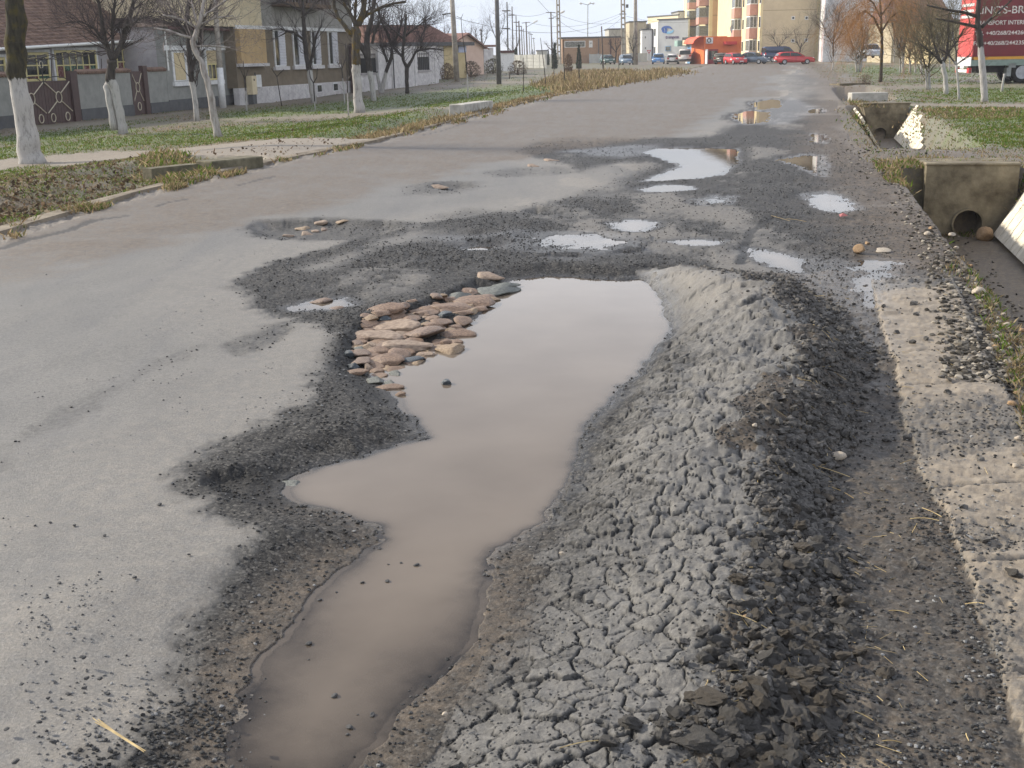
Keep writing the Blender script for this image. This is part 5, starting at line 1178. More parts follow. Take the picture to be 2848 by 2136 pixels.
TF.part('rear_stripes', white_paint, tr, (-.02, -.001, 3.55, 3.68, -2.2, -.3)); 
for z in (3.28, 3.02): TF.part('rear_stripes', white_paint, tr, (-.02, -.001, z, z + .12, -2.2, -.3))
TF.part('reflector_strip', mat('amber_strip', lin(210, 150, 50), lin(220, 164, 70), 4, .4), tr, (.1, 13.5, zt0 - .14, zt0 - .012, -2.4, .012))
TF.part('side_rail', mat('rail_green', lin(120, 138, 128), lin(140, 156, 146), 4, .5), tr, (0, 13.5, zt0 - .42, zt0 - .145, -2.42, 0))
TF.part('chassis_beam', chassis, tr, (.4, 13.2, zt0 - .75, zt0 - .425, -1.9, -.6))
bmp = TF.part('rear_bumper', white_paint, tr, (-.05, .06, .52, .66, -2.35, -.1)); TF.part('number_plate', white_paint, bmp, (-.065, -.051, .70, .84, -1.6, -1.0)); TF.part('tail_light', mat('tail_red', (.5, .03, .03), None, rough=.3), bmp, (-.07, .05, .50, .74, -.45, -.10)); TF.part('tail_light', MATS['tail_red'], bmp, (-.07, .05, .50, .74, -2.35, -2.0))
TF.part('rear_beam', white_paint, tr, (-.04, .0, zt0 - .42, zt0 - .01, -2.4, -.02))
tyre_m = mat('tyre', (.012, .012, .012), (.022, .022, .022), 20, .85); rim_m = mat('rim', lin(150, 152, 156), lin(180, 182, 186), 6, .4, metal=.5)
def wheel(parent, c, ax, r, w, rimr=.62, local=False):
    mb = MB(); a = Vector(ax).normalized(); x = Vector((0, 0, 1)); y = a.cross(x); n = 20; c = Vector(c); v = []
    prof = [(rimr * r, -.5 * w), (r * .93, -.5 * w), (r, -.3 * w), (r, .3 * w), (r * .93, .5 * w), (rimr * r, .5 * w)]
    for rr, o in prof: v += [c + a * o + x * (rr * math.cos(2 * math.pi * i / n)) + y * (rr * math.sin(2 * math.pi * i / n)) for i in range(n)]
    mb.add(v, [(k * n + i, k * n + (i + 1) % n, (k + 1) * n + (i + 1) % n, (k + 1) * n + i) for k in range(5) for i in range(n)])
    wl_ = mb.build('wheel', tyre_m, None, smooth=True); mb = MB(); v = []
    for rr, o in ((rimr * r, -.36 * w), (rimr * r * .3, -.2 * w), (rimr * r * .3, .2 * w), (rimr * r, .36 * w)): v += [c + a * o + x * (rr * math.cos(2 * math.pi * i / n)) + y * (rr * math.sin(2 * math.pi * i / n)) for i in range(n)]
    mb.add(v, [(k * n + i, k * n + (i + 1) % n, (k + 1) * n + (i + 1) % n, (k + 1) * n + i) for k in range(3) for i in range(n)] + [tuple(range(n)), tuple(range(3 * n, 4 * n))]); rm = mb.build('rim', rim_m)
    if local: wl_.parent = parent
    else: par(wl_, parent)
    rm.parent = wl_; return wl_
for u in (2.4, 3.7, 5.0):
    for d in (-.25, -2.2): wheel(tr, TF.pt(u, .5, d), (TF.N[0], TF.N[1], 0), .5, .36)
TF.part('mudflap', chassis, tr, (1.8, 1.84, .2, .85, -.5, -.05)); mb = MB(); TF.box(mb, 1.72, 2.05, .72, .92, -.5, .0); mb.build('mudguard', steel_grey, tr); TF.part('mudguard', steel_grey, tr, (1.66, 1.86, .33, .72, -.5, -.02))
TF.part('underrun_rail', steel_grey, tr, (6.2, 11, .62, .70, -.06, -.02)); TF.part('support_leg', chassis, tr, (10.6, 10.75, .02, .85, -.5, -.3)); TF.part('support_leg', chassis, tr, (10.6, 10.75, .02, .85, -2.1, -1.9))
let_m = mat('lettering_white', lin(222, 214, 206), None, rough=.6)
def text(s, fr, u, z, h, d, m, parent, name='lettering', sx_=1., bold=.0, ext=.006):
    c = bpy.data.curves.new(name, 'FONT'); c.body = s; c.size = h * 1.4; c.extrude = ext; c.offset = bold; c.materials.append(m)
    o = bpy.data.objects.new(name, c); link(o); p_ = fr.pt(u, z, d)
    ux = Vector((fr.U[0], fr.U[1], 0)); nz_ = Vector((fr.N[0], fr.N[1], 0)); up_ = Vector((0, 0, 1))
    if ux.cross(up_).dot(nz_) < 0: ux = -ux
    mw = Matrix((ux * sx_, up_, nz_)).transposed().to_4x4(); mw.translation = Vector(p_); o.matrix_world = mw
    dg = bpy.context.evaluated_depsgraph_get(); me = bpy.data.meshes.new_from_object(o.evaluated_get(dg)); me.name = name; o2 = bpy.data.objects.new(name, me); bpy.data.objects.remove(o); link(o2); o2.matrix_world = mw; o2.name = name; o = o2
    if parent is not None:
        base = parent.location if parent.type == 'EMPTY' else Vector((0, 0, 0)); o.parent = parent; o.matrix_parent_inverse = Matrix.Translation(-Vector(base))
    return o
for s_, x, yt, yb, k in (("LINC'S-BRASOV", 2714, 18, 39, 1.06), ('TRANSPORT INTERN SI INTERNATIONAL', 2712, 58, 70, .92), ('Tel. +40/268/244260', 2710, 87, 98, 1.12), ('Fax +40/268/244235', 2706, 115, 126, 1.12)):
    u, z0 = TF.px(x, yb); z1 = TF.px(x, yt)[1]; text(s_, TF, u, z0, (z1 - z0), .012, let_m, tr, 'lettering', k, .003)

# ------------------------------------------------------------------ trees on the right
G2 = 'whitewashed trees on the right hand green'
tree('tall pruned tree with bright white trunk right in front of the red trailer', [
    ([(2738, 283, 10), (2736, 230, 9), (2731, 180, 9), (2728, 133, 8), (2724, 100, 8), (2719, 62, 7), (2720, 30, 6), (2723, -20, 5)], .15), ([(2717, 75, 5), (2690, 69, 4), (2645, 60, 3), (2600, 52, 2)], .5), ([(2716, 45, 5), (2685, 35, 4), (2630, 26, 3), (2580, 14, 2)], .7), ([(2730, 75, 5), (2756, 54, 4), (2786, 30, 3), (2822, 0, 2)], .6), ([(2722, 10, 4), (2735, -40, 3), (2760, -120, 2)], 1), ([(2720, 0, 4), (2700, -60, 3), (2690, -140, 2)], 1)], 128, BK_GREY, TW_OLIVE, 9, 1.0, (3, 3), group=G2, seed=101)
tree('white trunked tree with low spreading limbs left of the red trailer', [
    ([(2632, 262, 7), (2630, 215, 6), (2622, 175, 6)], 0), ([(2622, 177, 5), (2602, 156, 4), (2580, 141, 3), (2556, 122, 2)], 1.2), ([(2622, 175, 5), (2634, 152, 4), (2638, 110, 3), (2640, 40, 2)], 1.2), ([(2612, 165, 4), (2600, 130, 3), (2590, 90, 2), (2585, 50, 2)], 1.3), ([(2634, 150, 3), (2660, 115, 2), (2675, 80, 2)], .8)], 172, BK_GREY, TW_OLIVE, 12, 1.5, (5, 4), group=G2, seed=102)
tree('slender white stemmed tree with wide forks by the trailer bumper', [
    ([(2668, 277, 3.6), (2664, 230, 3.2), (2659, 178, 3)], 0), ([(2659, 180, 2.6), (2640, 152, 2), (2615, 135, 1.5)], 1), ([(2659, 178, 2.6), (2662, 150, 2), (2658, 110, 1.4)], 1), ([(2660, 180, 2.4), (2680, 165, 2), (2700, 150, 1.4)], .8), ([(2664, 232, 1.5), (2700, 218, 1.1), (2730, 205, .8)], .6)], 170, BK_GREY, TW_DARK, 6, .7, (3, 2), group=G2, seed=103)
tree('twin slim white stems side by side on the green', [
    ([(2586, 250, 3.6), (2584, 215, 3.2), (2583, 188, 3), (2588, 150, 2.4), (2584, 100, 2)], 1), ([(2578, 250, 2.6), (2576, 215, 2.3), (2574, 185, 2), (2566, 150, 1.7), (2552, 110, 1.3)], 1)], 190, BK_GREY, TW_OLIVE, 20, 1.5, (4, 4), group=G2, seed=104)
tree('weeping willow with drooping orange twigs over a plain brown trunk', [
    ([(2449, 227, 4.5), (2451, 180, 4.2), (2453, 130, 4), (2452, 90, 3.6), (2450, 40, 3), (2446, -20, 2.4)], .6), ([(2452, 95, 3), (2430, 50, 2.6), (2405, 30, 2), (2385, 40, 1.4)], 2.2), ([(2452, 88, 3), (2475, 50, 2.5), (2498, 30, 2), (2515, 40, 1.4)], 1.6), ([(2450, 50, 2.6), (2430, 10, 2.2), (2400, -20, 1.6)], 2), ([(2450, 45, 2.6), (2480, 5, 2.2), (2505, -15, 1.6)], 1.6)], None, BK_LICH, TW_WILLOW, 17, 2.3, (6, 4), group=G2, seed=105, up=-.05, droop=.22, wob=.16, tr=.011)
tree('cluster of leaning white stems under the orange willow twigs', [
    ([(2383, 201, 3.5), (2379, 165, 3), (2375, 140, 2.6), (2362, 100, 2), (2350, 60, 1.6)], 1), ([(2391, 203, 2.6), (2389, 170, 2.4), (2397, 140, 2), (2404, 90, 1.6)], 1), ([(2395, 204, 3.4), (2396, 165, 3), (2398, 138, 2.6), (2400, 90, 2), (2392, 30, 1.6)], 1.2)], 140, BK_GREY, TW_OLIVE, 22, 1.9, (5, 4), group=G2, seed=106)
tree('grey bushy crowned young tree with a thin white stem before the pale lilac block', [
    ([(2316, 195, 2), (2317, 160, 1.9), (2318, 120, 2), (2320, 80, 1.6)], 1), ([(2318, 125, 1.6), (2300, 95, 1.4), (2290, 60, 1)], 1.5), ([(2318, 122, 1.6), (2340, 95, 1.4), (2355, 60, 1)], 1.5), ([(2318, 118, 1.4), (2330, 60, 1.2), (2335, 20, .9)], 1.4)], 158, BK_GREY, TW_DARK, 16, 1.8, (5, 4), group=G2, seed=107)
for i, (x, yb, h, lab, s_) in enumerate(((2503, 203, 55, 'thin white trunk leaning beside a thicker one near the dark hedge line', 2.2), (2511, 204, 58, 'thicker white trunk in the far row past the willow', 4), (2530, 203, 50, 'straight white trunk in the middle of the far tree row', 3), (2545, 203, 45, 'grey white trunk with a dull stem in the far tree row', 3), (2562, 207, 50, 'white trunk at the near end of the far tree row by the twin stems', 3.4), (2620, 204, 55, 'white trunk half hidden behind the low limbed tree', 3), (2640, 196, 50, 'faint white trunk between the low limbed tree and the trailer', 2.4), (2465, 168, 40, 'distant thin white trunk right of the willow stem', 1.6), (2486, 176, 60, 'thin yellowish far trunk by the dark doorway', 1.5))):
    tree(lab, [([(x, yb, s_), (x + 1, yb - h * .5, s_ * .9), (x + R.uniform(-3, 3), yb - h, s_ * .8), (x + R.uniform(-8, 8), yb - h * 1.9, s_ * .5)], 1), ([(x, yb - h, s_ * .6), (x - 18, yb - h * 1.8, s_ * .4), (x - 26, yb - h * 2.5, 1)], 1), ([(x, yb - h, s_ * .6), (x + 16, yb - h * 1.9, s_ * .4), (x + 24, yb - h * 2.6, 1)], 1)], yb - h * .85, BK_GREY, TW_OLIVE, 10, 2.3, (4, 4), group='white trunks of the far row on the right', seed=120 + i)
stump = whip('short white stump post in front of the trailer wheels', [(2786, 255, 3.2), (2790, 225, 3), (2793, 205, 2.8)], None, 200, 140)
for i, (x, yb, yt, lab) in enumerate(((2222, 160, 78, 'small round bare tree against the tan end wall above the red hatchback'), (2162, 158, 95, 'spindly bare sapling left of the small round tree at the tan wall'))):
    b = PY(x, yb, 160.); tree(lab, [([(x, yb, 1.6), (x + 4, yb - 22, 1.3), (x + 7, yb - 40, 1)], .5), ([(x + 4, yb - 25, 1), (x - 8, yb - 45, .8), (x - 14, yt + 5, .6)], 1), ([(x + 5, yb - 28, 1), (x + 20, yb - 48, .8), (x + 26, yt + 8, .6)], 1)], None, BK_GREY, TW_DARK, 12, 1.8, (4, 3), group='bare trees at the apartment walls', seed=150 + i, base=b)
# far bare trees on the left of the vista
for i, (x, yb, yt, w, lab, Yd) in enumerate(((1384, 165, 18, 34, 'tall grey bare poplar behind the grey concrete pole', 150.), (1340, 165, 72, 26, 'bare bushy tree behind the white hut', 150.), (1310, 160, 70, 24, 'low bare tree over the red roof', 160.), (1425, 165, 105, 30, 'bare thicket tree at the foot of the far pylons', 170.), (1535, 150, 118, 22, 'reddish bare tree left of the low brick building', 170.), (1235, 120, 75, 25, 'bare tree rising behind the long red roof', 130.), (1712, 165, 100, 26, 'brown bare tree before the grey flat block', 150.), (1760, 165, 95, 16, 'thin brown tree behind the round pole', 160.))):
    b = PY(x, yb, Yd); hgt = yb - yt
    tree(lab, [([(x, yb, 2), (x + 2, yb - hgt * .4, 1.6), (x, yb - hgt * .75, 1), (x + 2, yt, .5)], 1), ([(x + 1, yb - hgt * .3, 1.2), (x - w * .5, yb - hgt * .6, .9), (x - w * .7, yb - hgt * .85, .5)], 1), ([(x + 1, yb - hgt * .35, 1.2), (x + w * .5, yb - hgt * .65, .9), (x + w * .6, yb - hgt * .9, .5)], 1)], None, BK_GREY, TW_DARK, 9, hgt * Yd / F * .32, (4, 3), group='bare trees in the far distance', seed=160 + i, base=b)
# cypresses and bushes
def thuja(label, x, yb, yt, w, Yd=None, col=((.012, .022, .010), (.035, .050, .022)), name='cypress_tree', cat='tree', group='pointed cypresses in the yard', round_=False, n=900):
    b = P(x, yb); 
    if Yd: b = PY(x, yb, Yd)
    k = b[1] * _cp / F; hgt = (yb - yt) * k; ww = w * k / 2; t = thing(name, label, cat, b, group)
    mb = MB(); mb.tube([b, b + np.array([0, 0, hgt * .5])], [ww * .12, ww * .05], 5); mb.build('trunk', BK_GREY, t)
    mb = MB()
    for i in range(n):
        f = R.random() ** 1.25; rad = ww * ((1 - f) ** .75 * (.75 + .25 * math.sin(3 * f)) if not round_ else math.sqrt(max(0, 1 - (1.6 * f - .6) ** 2))) * math.sqrt(R.uniform(.35, 1)); a = R.uniform(0, 6.283)
        c = Vector(b) + Vector((rad * math.cos(a), rad * math.sin(a), hgt * (.03 + .95 * f))); s_ = hgt * .045 * R.uniform(.6, 1.5); d1 = Vector((R.gauss(0, .5), R.gauss(0, .5), 1.2)).normalized() * s_ * 1.6; d2 = Vector((math.sin(a) + R.gauss(0, .4), -math.cos(a) + R.gauss(0, .4), R.gauss(0, .3))).normalized() * s_ * .6
        mb.add([c - d2, c + d2, c + d1], [(0, 1, 2)])
    mb.build('crown', mat('foliage_%d' % int(col[1][1] * 1e4), *col, scale=3, rough=.85), t)
thuja('dark pointed cypress, left one of the pair in front of the concrete fence', 1543, 193, 123, 20)
thuja('dark pointed cypress standing by the low brick building', 1610, 193, 129, 20)
thuja('narrow dark cypress close behind the left pointed one', 1525, 182, 140, 9)
thuja('small round dark evergreen over the concrete panel fence', 1435, 152, 133, 14, 120.)
thuja('tiny twin evergreen tips at the end of the vista', 1481, 150, 138, 12, 160., n=400)
thuja('rust brown leafless bush between the two cypresses', 1581, 203, 153, 26, None, ((.10, .06, .035), (.20, .13, .08)), 'bush', 'bush', 'bushes on the waste ground', True, 700)
for i, (x, yb, yt, w, lab, c) in enumerate(((1440, 208, 170, 60, 'brown scrub heap beside the grey concrete pole', ((.10, .075, .05), (.19, .145, .10))), (1372, 205, 165, 60, 'green and brown scrub around the dumped white sheet', ((.045, .055, .025), (.12, .10, .06))), (1310, 215, 172, 60, 'brown weeds behind the cream stemmed whip', ((.11, .08, .055), (.20, .15, .10))), (1245, 222, 178, 44, 'tall brown weeds at the end of the white fence', ((.13, .09, .055), (.23, .165, .10))), (1470, 188, 158, 30, 'green mossy hump against the concrete fence', ((.05, .07, .02), (.11, .13, .05))), (1405, 185, 160, 30, 'dark green ivy scrub left of the concrete fence', ((.02, .035, .015), (.06, .08, .03))))):
    thuja(lab, x, yb, yt, w, None, c, 'bush', 'bush', 'bushes on the waste ground', True, 1100)
thuja('low tuft of brown dead stalks below the white stem cluster', 2405, 236, 208, 44, None, ((.10, .065, .04), (.22, .15, .09)), 'bush', 'bush', 'bushes on the waste ground', True, 800)

# ------------------------------------------------------------------ poles, lamps, wires
pole_c = mat('pole_concrete', lin(132, 126, 116), lin(168, 160, 148), 2, .9, .2, 20); pole_d = mat('pole_dark', lin(84, 84, 82), lin(106, 105, 102), 2, .9, .2, 20); pole_w = mat('pole_wood', lin(70, 60, 54), lin(96, 84, 74), 3, .9)
PG = 'poles along the street'
def pole(label, x0, y0, x1, y1, r0, r1, m=pole_c, Yd=None, group=PG, n=10, name='utility_pole', cat='pole', white=None):
    b = P(x0, y0) if Yd is None else PY(x0, y0, Yd); k = b[1] * _cp / F; tp = PY(x1, y1, b[1]); t = thing(name, label, cat, b, group)
    mb = MB(); mb.tube([b - np.array([0, 0, .2]), tp], [r0 * k, r1 * k], n); mb.build('pole', m, t, smooth=True)
    return t, b, tp, k
t, b, tp, k = pole('round concrete pole with white painted foot against the grey house', 620, 300, 594, -40, 9, 6)
q1 = b + (tp - b) * .335; mb = MB(); mb.tube([b - np.array([0, 0, .05]), q1], [10 * k, 8.6 * k], 10); mb.build('painted_foot', white_paint, t, smooth=True)
t, b, tp, k = pole('thick pale concrete pole at the end of the white fence', 1271, 226, 1254, -60, 8.5, 6)
mb = MB(); c = PY(1243, 39, b[1]); mb.tube([PY(1230, 40, b[1]), PY(1258, 37, b[1])], .05, 5); mb.tube([PY(1234, 39, b[1]), PY(1233, 52, b[1])], .03, 5); mb.build('crossarm', pole_d, t)
t, b, tp, k = pole('dark grey concrete pole standing alone on the lawn edge', 1388, 234, 1380, -60, 7.5, 5.6, pole_d)
t, b, tp, k = pole('banded round concrete pole before the beige blocks', 1768, 180, 1767, -60, 6.5, 4.2, pole_c)
mb = MB()
for y in (60, 106, 150): c = PY(1768, y, b[1]); mb.tube([c - np.array([0, 0, .06]), c + np.array([0, 0, .06])], 6.2 * k, 10)
mb.build('band', pole_d, t)
def lattice(label, x0, y0, x1, y1, w0, w1, arms=()):
    b = P(x0, y0); tp = PY(x1, y1, b[1]); k = b[1] * _cp / F; t = thing('lattice_pole', label, 'pole', b, PG); mb = MB()
    for s_ in (-1, 1): mb.tube([b + np.array([s_ * w0 * k, 0, 0]), tp + np.array([s_ * w1 * k, 0, 0])], [.13, .10], 4)
    mb.build('leg', pole_c, t); L_ = tp - b; n = int(L_[2] / .95); mb = MB()
    for i in range(1, n):
        f = i / n; c = b + L_ * f; w = (w0 + (w1 - w0) * f) * k; mb.box(c[0] - w, c[0] + w, c[1] - .09, c[1] + .09, c[2] - .12, c[2] + .12)
    mb.build('rungs', pole_c, t)
    for (xa, xb, y) in arms: mb = MB(); mb.tube([PY(xa, y, b[1]), PY(xb, y, b[1])], .07, 5); mb.build('crossarm', pole_d, t)
    return t, b, k
lattice('ladder type concrete pole behind the cypress pair', 1556, 180, 1550, -80, 4.2, 3.0)
lt, b, k = lattice('ladder type concrete pole beside the parked green cars', 1735, 177, 1731, -80, 5.4, 3.8, ((1723, 1742, 39),))
mb = MB(); c = PY(1743, 16, b[1]); mb.box(c[0] - .12, c[0] + .25, c[1] - .2, c[1] + .2, c[2] - .3, c[2] + .2); mb.build('junction_box', pole_d, lt)
pole('thin dark wooden post in the weeds before the brick building', 1678, 192, 1673, 73, 2.2, 1.6, pole_w)
pole('short wooden stake by the path past the grey pole', 1417, 219, 1417, 202, 1.5, 1.3, pole_w)
def lamp_arms(t, b, k, arms, m=steel_grey):
    for pts, tip in arms:
        mb = MB(); mb.tube([PY(x, y, b[1]) for x, y in pts], .055, 5); mb.build('lamp_arm', m, t)
        mb = MB(); a = Vector(PY(*tip[0], b[1])); c = Vector(PY(*tip[1], b[1])); mb.tube([a, a.lerp(c, .3), a.lerp(c, .8), c], [.08, .19, .20, .06], 7); mb.build('lamp_head', white_paint, t, smooth=True)
t, b, tp, k = pole('tall double armed street lamp in front of the brick building', 1634, 172, 1635, 14, 1.6, 1.1, steel_grey, name='street_lamp', cat='lamp')
lamp_arms(t, b, k, (([(1635, 14), (1628, 12), (1616, 9)], ((1620, 10), (1611, 9))), ([(1635, 14), (1640, 11), (1648, 9)], ((1646, 10), (1654, 9))), ([(1635, 14), (1639, 9)], ((1638, 11), (1643, 6)))))
t, b, tp, k = pole('wooden T pole whose arm carries a lamp, left of the ladder pole', 1536, 176, 1532, 33, 2.3, 1.8, pole_w)
for xa, xb, y in ((1519, 1545, 35), (1526, 1540, 51)): mb = MB(); mb.tube([PY(xa, y, b[1]), PY(xb, y, b[1])], .07, 5); mb.build('crossarm', pole_w, t)
lamp_arms(t, b, k, (([(1533, 52), (1545, 46), (1560, 36)], ((1557, 37), (1571, 30))),))
t, b, tp, k = pole('shorter wooden T pole with a lamp bending over the vista', 1467, 172, 1463, 61, 2.2, 1.6, pole_w)
mb = MB(); mb.tube([PY(1451, 64, b[1]), PY(1474, 62, b[1])], .07, 5); mb.build('crossarm', pole_w, t)
lamp_arms(t, b, k, (([(1465, 75), (1480, 66), (1487, 62)], ((1483, 63), (1496, 57))),))
for i, (x, yb, yt, r, arms, lab, Yd) in enumerate(((1410, 150, 6, 2.4, ((1396, 1420, 30), (1397, 1419, 79)), 'tallest far wooden pole with two crossarms', 150.), (1424, 150, 18, 2.0, ((1413, 1432, 42),), 'second far pole with a single high crossarm', 175.), (1435, 150, 41, 1.8, ((1428, 1442, 62),), 'third far pole, pointed and bare topped', 205.), (1443, 150, 58, 2.4, ((1436, 1450, 73),), 'thick far pole in the middle of the receding row', 230.), (1450, 150, 72, 1.6, ((1445, 1455, 84),), 'fifth far pole of the receding row', 270.), (1456, 150, 80, 1.4, (), 'slim far pole between the row and the lamp pole', 300.), (1471, 150, 88, 1.2, ((1467, 1476, 92),), 'far pole just right of the lamp pole', 300.), (1477, 150, 92, 1.1, ((1473, 1482, 96),), 'very small far pole near the vanishing row', 340.), (1484, 150, 105, 1.1, ((1480, 1488, 107),), 'last small far pole with a T top', 360.), (1337, 150, 80, 1.5, ((1333, 1342, 84),), 'small pole above the white hut', 170.))):
    t, b, tp, k = pole(lab, x + 3, yb, x, yt, r, r * .75, pole_w if i else pole_d, Yd, 'far poles receding beside the side street', 6)
    for xa, xb, y in arms: mb = MB(); mb.tube([PY(xa, y, b[1]), PY(xb, y, b[1])], .3 * k + .05, 4); mb.build('crossarm', pole_w, t)
wire_m = mat('wire', (.08, .08, .085), None, rough=.6)
for i, (a, c, sag, lab) in enumerate((((1232, 40, 92.), (1731, 40, 190.), 2.0, 'thin sagging wire from the thick pale pole to the ladder pole'), ((1519, 35, 190.), (1396, 30, 150.), .6, 'thin wire between the T pole and the tallest far pole'), ((1545, 36, 190.), (1731, 60, 190.), .9, 'thin wire from the T pole arm to the ladder pole by the cars'), ((1496, 0, 150.), (1726, 52, 190.), 3.0, 'low wire hanging across the vista sky'), ((1474, 63, 200.), (1723, 39, 190.), 1.2, 'wire between the lamp pole and the ladder pole'), ((1742, 45, 190.), (1930, 60, 205.), .5, 'wire running from the ladder pole to the balconies'))):
    A_ = Vector(PY(*a)); B_ = Vector(PY(*c)); mb = MB(); mb.tube([A_.lerp(B_, f / 14) - Vector((0, 0, sag * 4 * (f / 14) * (1 - f / 14))) for f in range(15)], .022, 3, cap=False); tag(mb.build('power_line', wire_m), lab, 'wire', 'overhead wires')
sg = thing('yield_sign', 'red and white triangular give way sign by the blue car', 'sign', P(1805, 177), None); b = P(1805, 177); k = b[1] * _cp / F
mb = MB(); mb.tube([b, PY(1805, 150, b[1])], .04, 6); mb.build('post', steel_grey, sg)
def tri(x, y, s, d, m, nm): c = PY(x, y, b[1] - d); q = s * k; mb = MB(); A1 = [(c[0] - q, c[1], c[2] + q * .58), (c[0] + q, c[1], c[2] + q * .58), (c[0], c[1], c[2] - q * 1.15)]; prism(mb, None, A1, [(p_[0], p_[1] + .03, p_[2]) for p_ in A1]); return mb.build(nm, m, sg)
tri(1805, 143, 6, 0, mat('sign_red', (.5, .03, .04), None, rough=.4), 'sign_border'); tri(1805, 143, 3, .05, white_paint, 'sign_face')

# ------------------------------------------------------------------ far buildings
def pier(A, B): return Fr(A, B)
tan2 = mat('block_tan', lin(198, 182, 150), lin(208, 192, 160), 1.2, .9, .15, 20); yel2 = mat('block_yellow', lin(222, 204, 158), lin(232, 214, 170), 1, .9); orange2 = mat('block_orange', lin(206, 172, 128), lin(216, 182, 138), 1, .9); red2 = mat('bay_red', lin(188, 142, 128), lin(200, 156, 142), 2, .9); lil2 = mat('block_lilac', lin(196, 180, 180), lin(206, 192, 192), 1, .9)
orange_shop = mat('shop_orange', lin(214, 104, 48), lin(224, 118, 62), 2, .7); blue_shop = mat('shop_blue', lin(90, 140, 180), lin(130, 170, 200), 2, .6)
seam = mat('panel_seam', lin(150, 128, 98), None, rough=.9)
# tan block R: end wall and street side with bays
EA = PY(2110, 170, 168); EB = PY(2264, 170, 168); EF = Fr(EA, EB); rb = thing('apartment_block', 'tan apartment block with four small square windows and red window bays', 'building', EF.mid(3, 0), 'apartment blocks along the road')
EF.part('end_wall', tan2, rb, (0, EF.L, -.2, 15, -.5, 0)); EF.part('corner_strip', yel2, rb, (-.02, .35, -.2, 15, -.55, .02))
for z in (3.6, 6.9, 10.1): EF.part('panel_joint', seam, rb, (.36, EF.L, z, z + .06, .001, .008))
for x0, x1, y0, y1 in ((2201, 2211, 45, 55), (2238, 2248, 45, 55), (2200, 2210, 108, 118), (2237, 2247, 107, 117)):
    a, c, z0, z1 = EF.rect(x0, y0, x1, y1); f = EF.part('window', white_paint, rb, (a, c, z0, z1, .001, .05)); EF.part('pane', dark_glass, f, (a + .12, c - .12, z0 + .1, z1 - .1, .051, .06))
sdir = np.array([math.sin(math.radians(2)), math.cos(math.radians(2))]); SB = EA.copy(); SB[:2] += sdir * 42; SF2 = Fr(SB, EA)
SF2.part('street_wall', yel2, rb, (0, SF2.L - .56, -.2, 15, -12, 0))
for u0 in (22.5, 36.6):
    for fl in range(5):
        z = .9 + fl * 3.2; bayw = SF2.part('window_bay', red2, rb, (u0, u0 + 3.2, z - .9 if fl else .1, z + .55, .002, 1.1))
        w = MB(); SF2.box(w, u0 + .02, u0 + 3.18, z + .56, z + 2.2, .004, 1.06); f = w.build('window', white_paint, rb)
        for i in range(4): SF2.part('pane', net_glass, f, (u0 + .12 + i * .77, u0 + .77 + i * .77, z + .7, z + 2.08, 1.061, 1.075))
        # the bay's cheek towards the viewer
        mb = MB(); v = SF2; c0 = v.pt(u0 + 3.185, z + .7, .12); SF2.box(mb, u0 + 3.181, u0 + 3.195, z + .7, z + 2.08, .14, .52); SF2.box(mb, u0 + 3.181, u0 + 3.195, z + .7, z + 2.08, .6, .98); mb.build('side_pane', net_glass, f)
    for fl in range(5):
        z = .9 + fl * 3.2; f = SF2.part('window', white_paint, rb, (u0 + 4.4, u0 + 5.8, z + .5, z + 2.1, .001, .04)); SF2.part('pane', dark_glass, f, (u0 + 4.5, u0 + 5.7, z + .6, z + 2.0, .041, .05))
EF.part('roof', plinth_dark, rb, (-1, EF.L + .2, 15.0, 15.4, -42, .2))
dish = MB(); c = Vector(PY(2046, 80, 186)); n = 14
dish.add([c + Vector((.9 * math.cos(6.283 * i / n), 0, .9 * math.sin(6.283 * i / n))) for i in range(n)] + [c + Vector((0, .3, 0))], [(i, (i + 1) % n, n) for i in range(n)]); dish.build('satellite_dish', white_paint, rb)
# orange block L, further on
OA = PY(1969, 170, 212); OB = PY(2040, 170, 212); OF = Fr(OA, OB); lb = thing('apartment_block', 'orange tan apartment block with glazed balconies above the orange shop', 'building', OF.mid(2, 0), 'apartment blocks along the road')
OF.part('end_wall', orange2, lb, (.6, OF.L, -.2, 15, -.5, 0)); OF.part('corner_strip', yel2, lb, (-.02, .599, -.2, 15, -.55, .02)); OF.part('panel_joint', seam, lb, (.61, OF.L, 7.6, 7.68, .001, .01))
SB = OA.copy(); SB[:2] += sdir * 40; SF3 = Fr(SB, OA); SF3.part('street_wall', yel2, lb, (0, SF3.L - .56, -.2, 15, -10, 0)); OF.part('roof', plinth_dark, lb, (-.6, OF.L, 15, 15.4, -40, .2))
for u0 in (20, 35.2):
    for fl in range(1, 5):
        z = fl * 3.1; SF3.part('balcony', red2, lb, (u0, u0 + 4, z, z + 1.15, .002, 1.7)); g = SF3.part('balcony_glazing', steel_grey, lb, (u0 + .03, u0 + 3.97, z + 1.16, z + 2.85, .004, 1.66))
        for i in range(4): SF3.part('pane', net_glass, g, (u0 + .12 + i * .97, u0 + .97 + i * .97, z + 1.3, z + 2.7, 1.661, 1.68))
        mb = MB(); SF3.box(mb, u0 + 3.971, u0 + 3.985, z + 1.3, z + 2.7, .12, 1.5); mb.build('side_pane', net_glass, g)
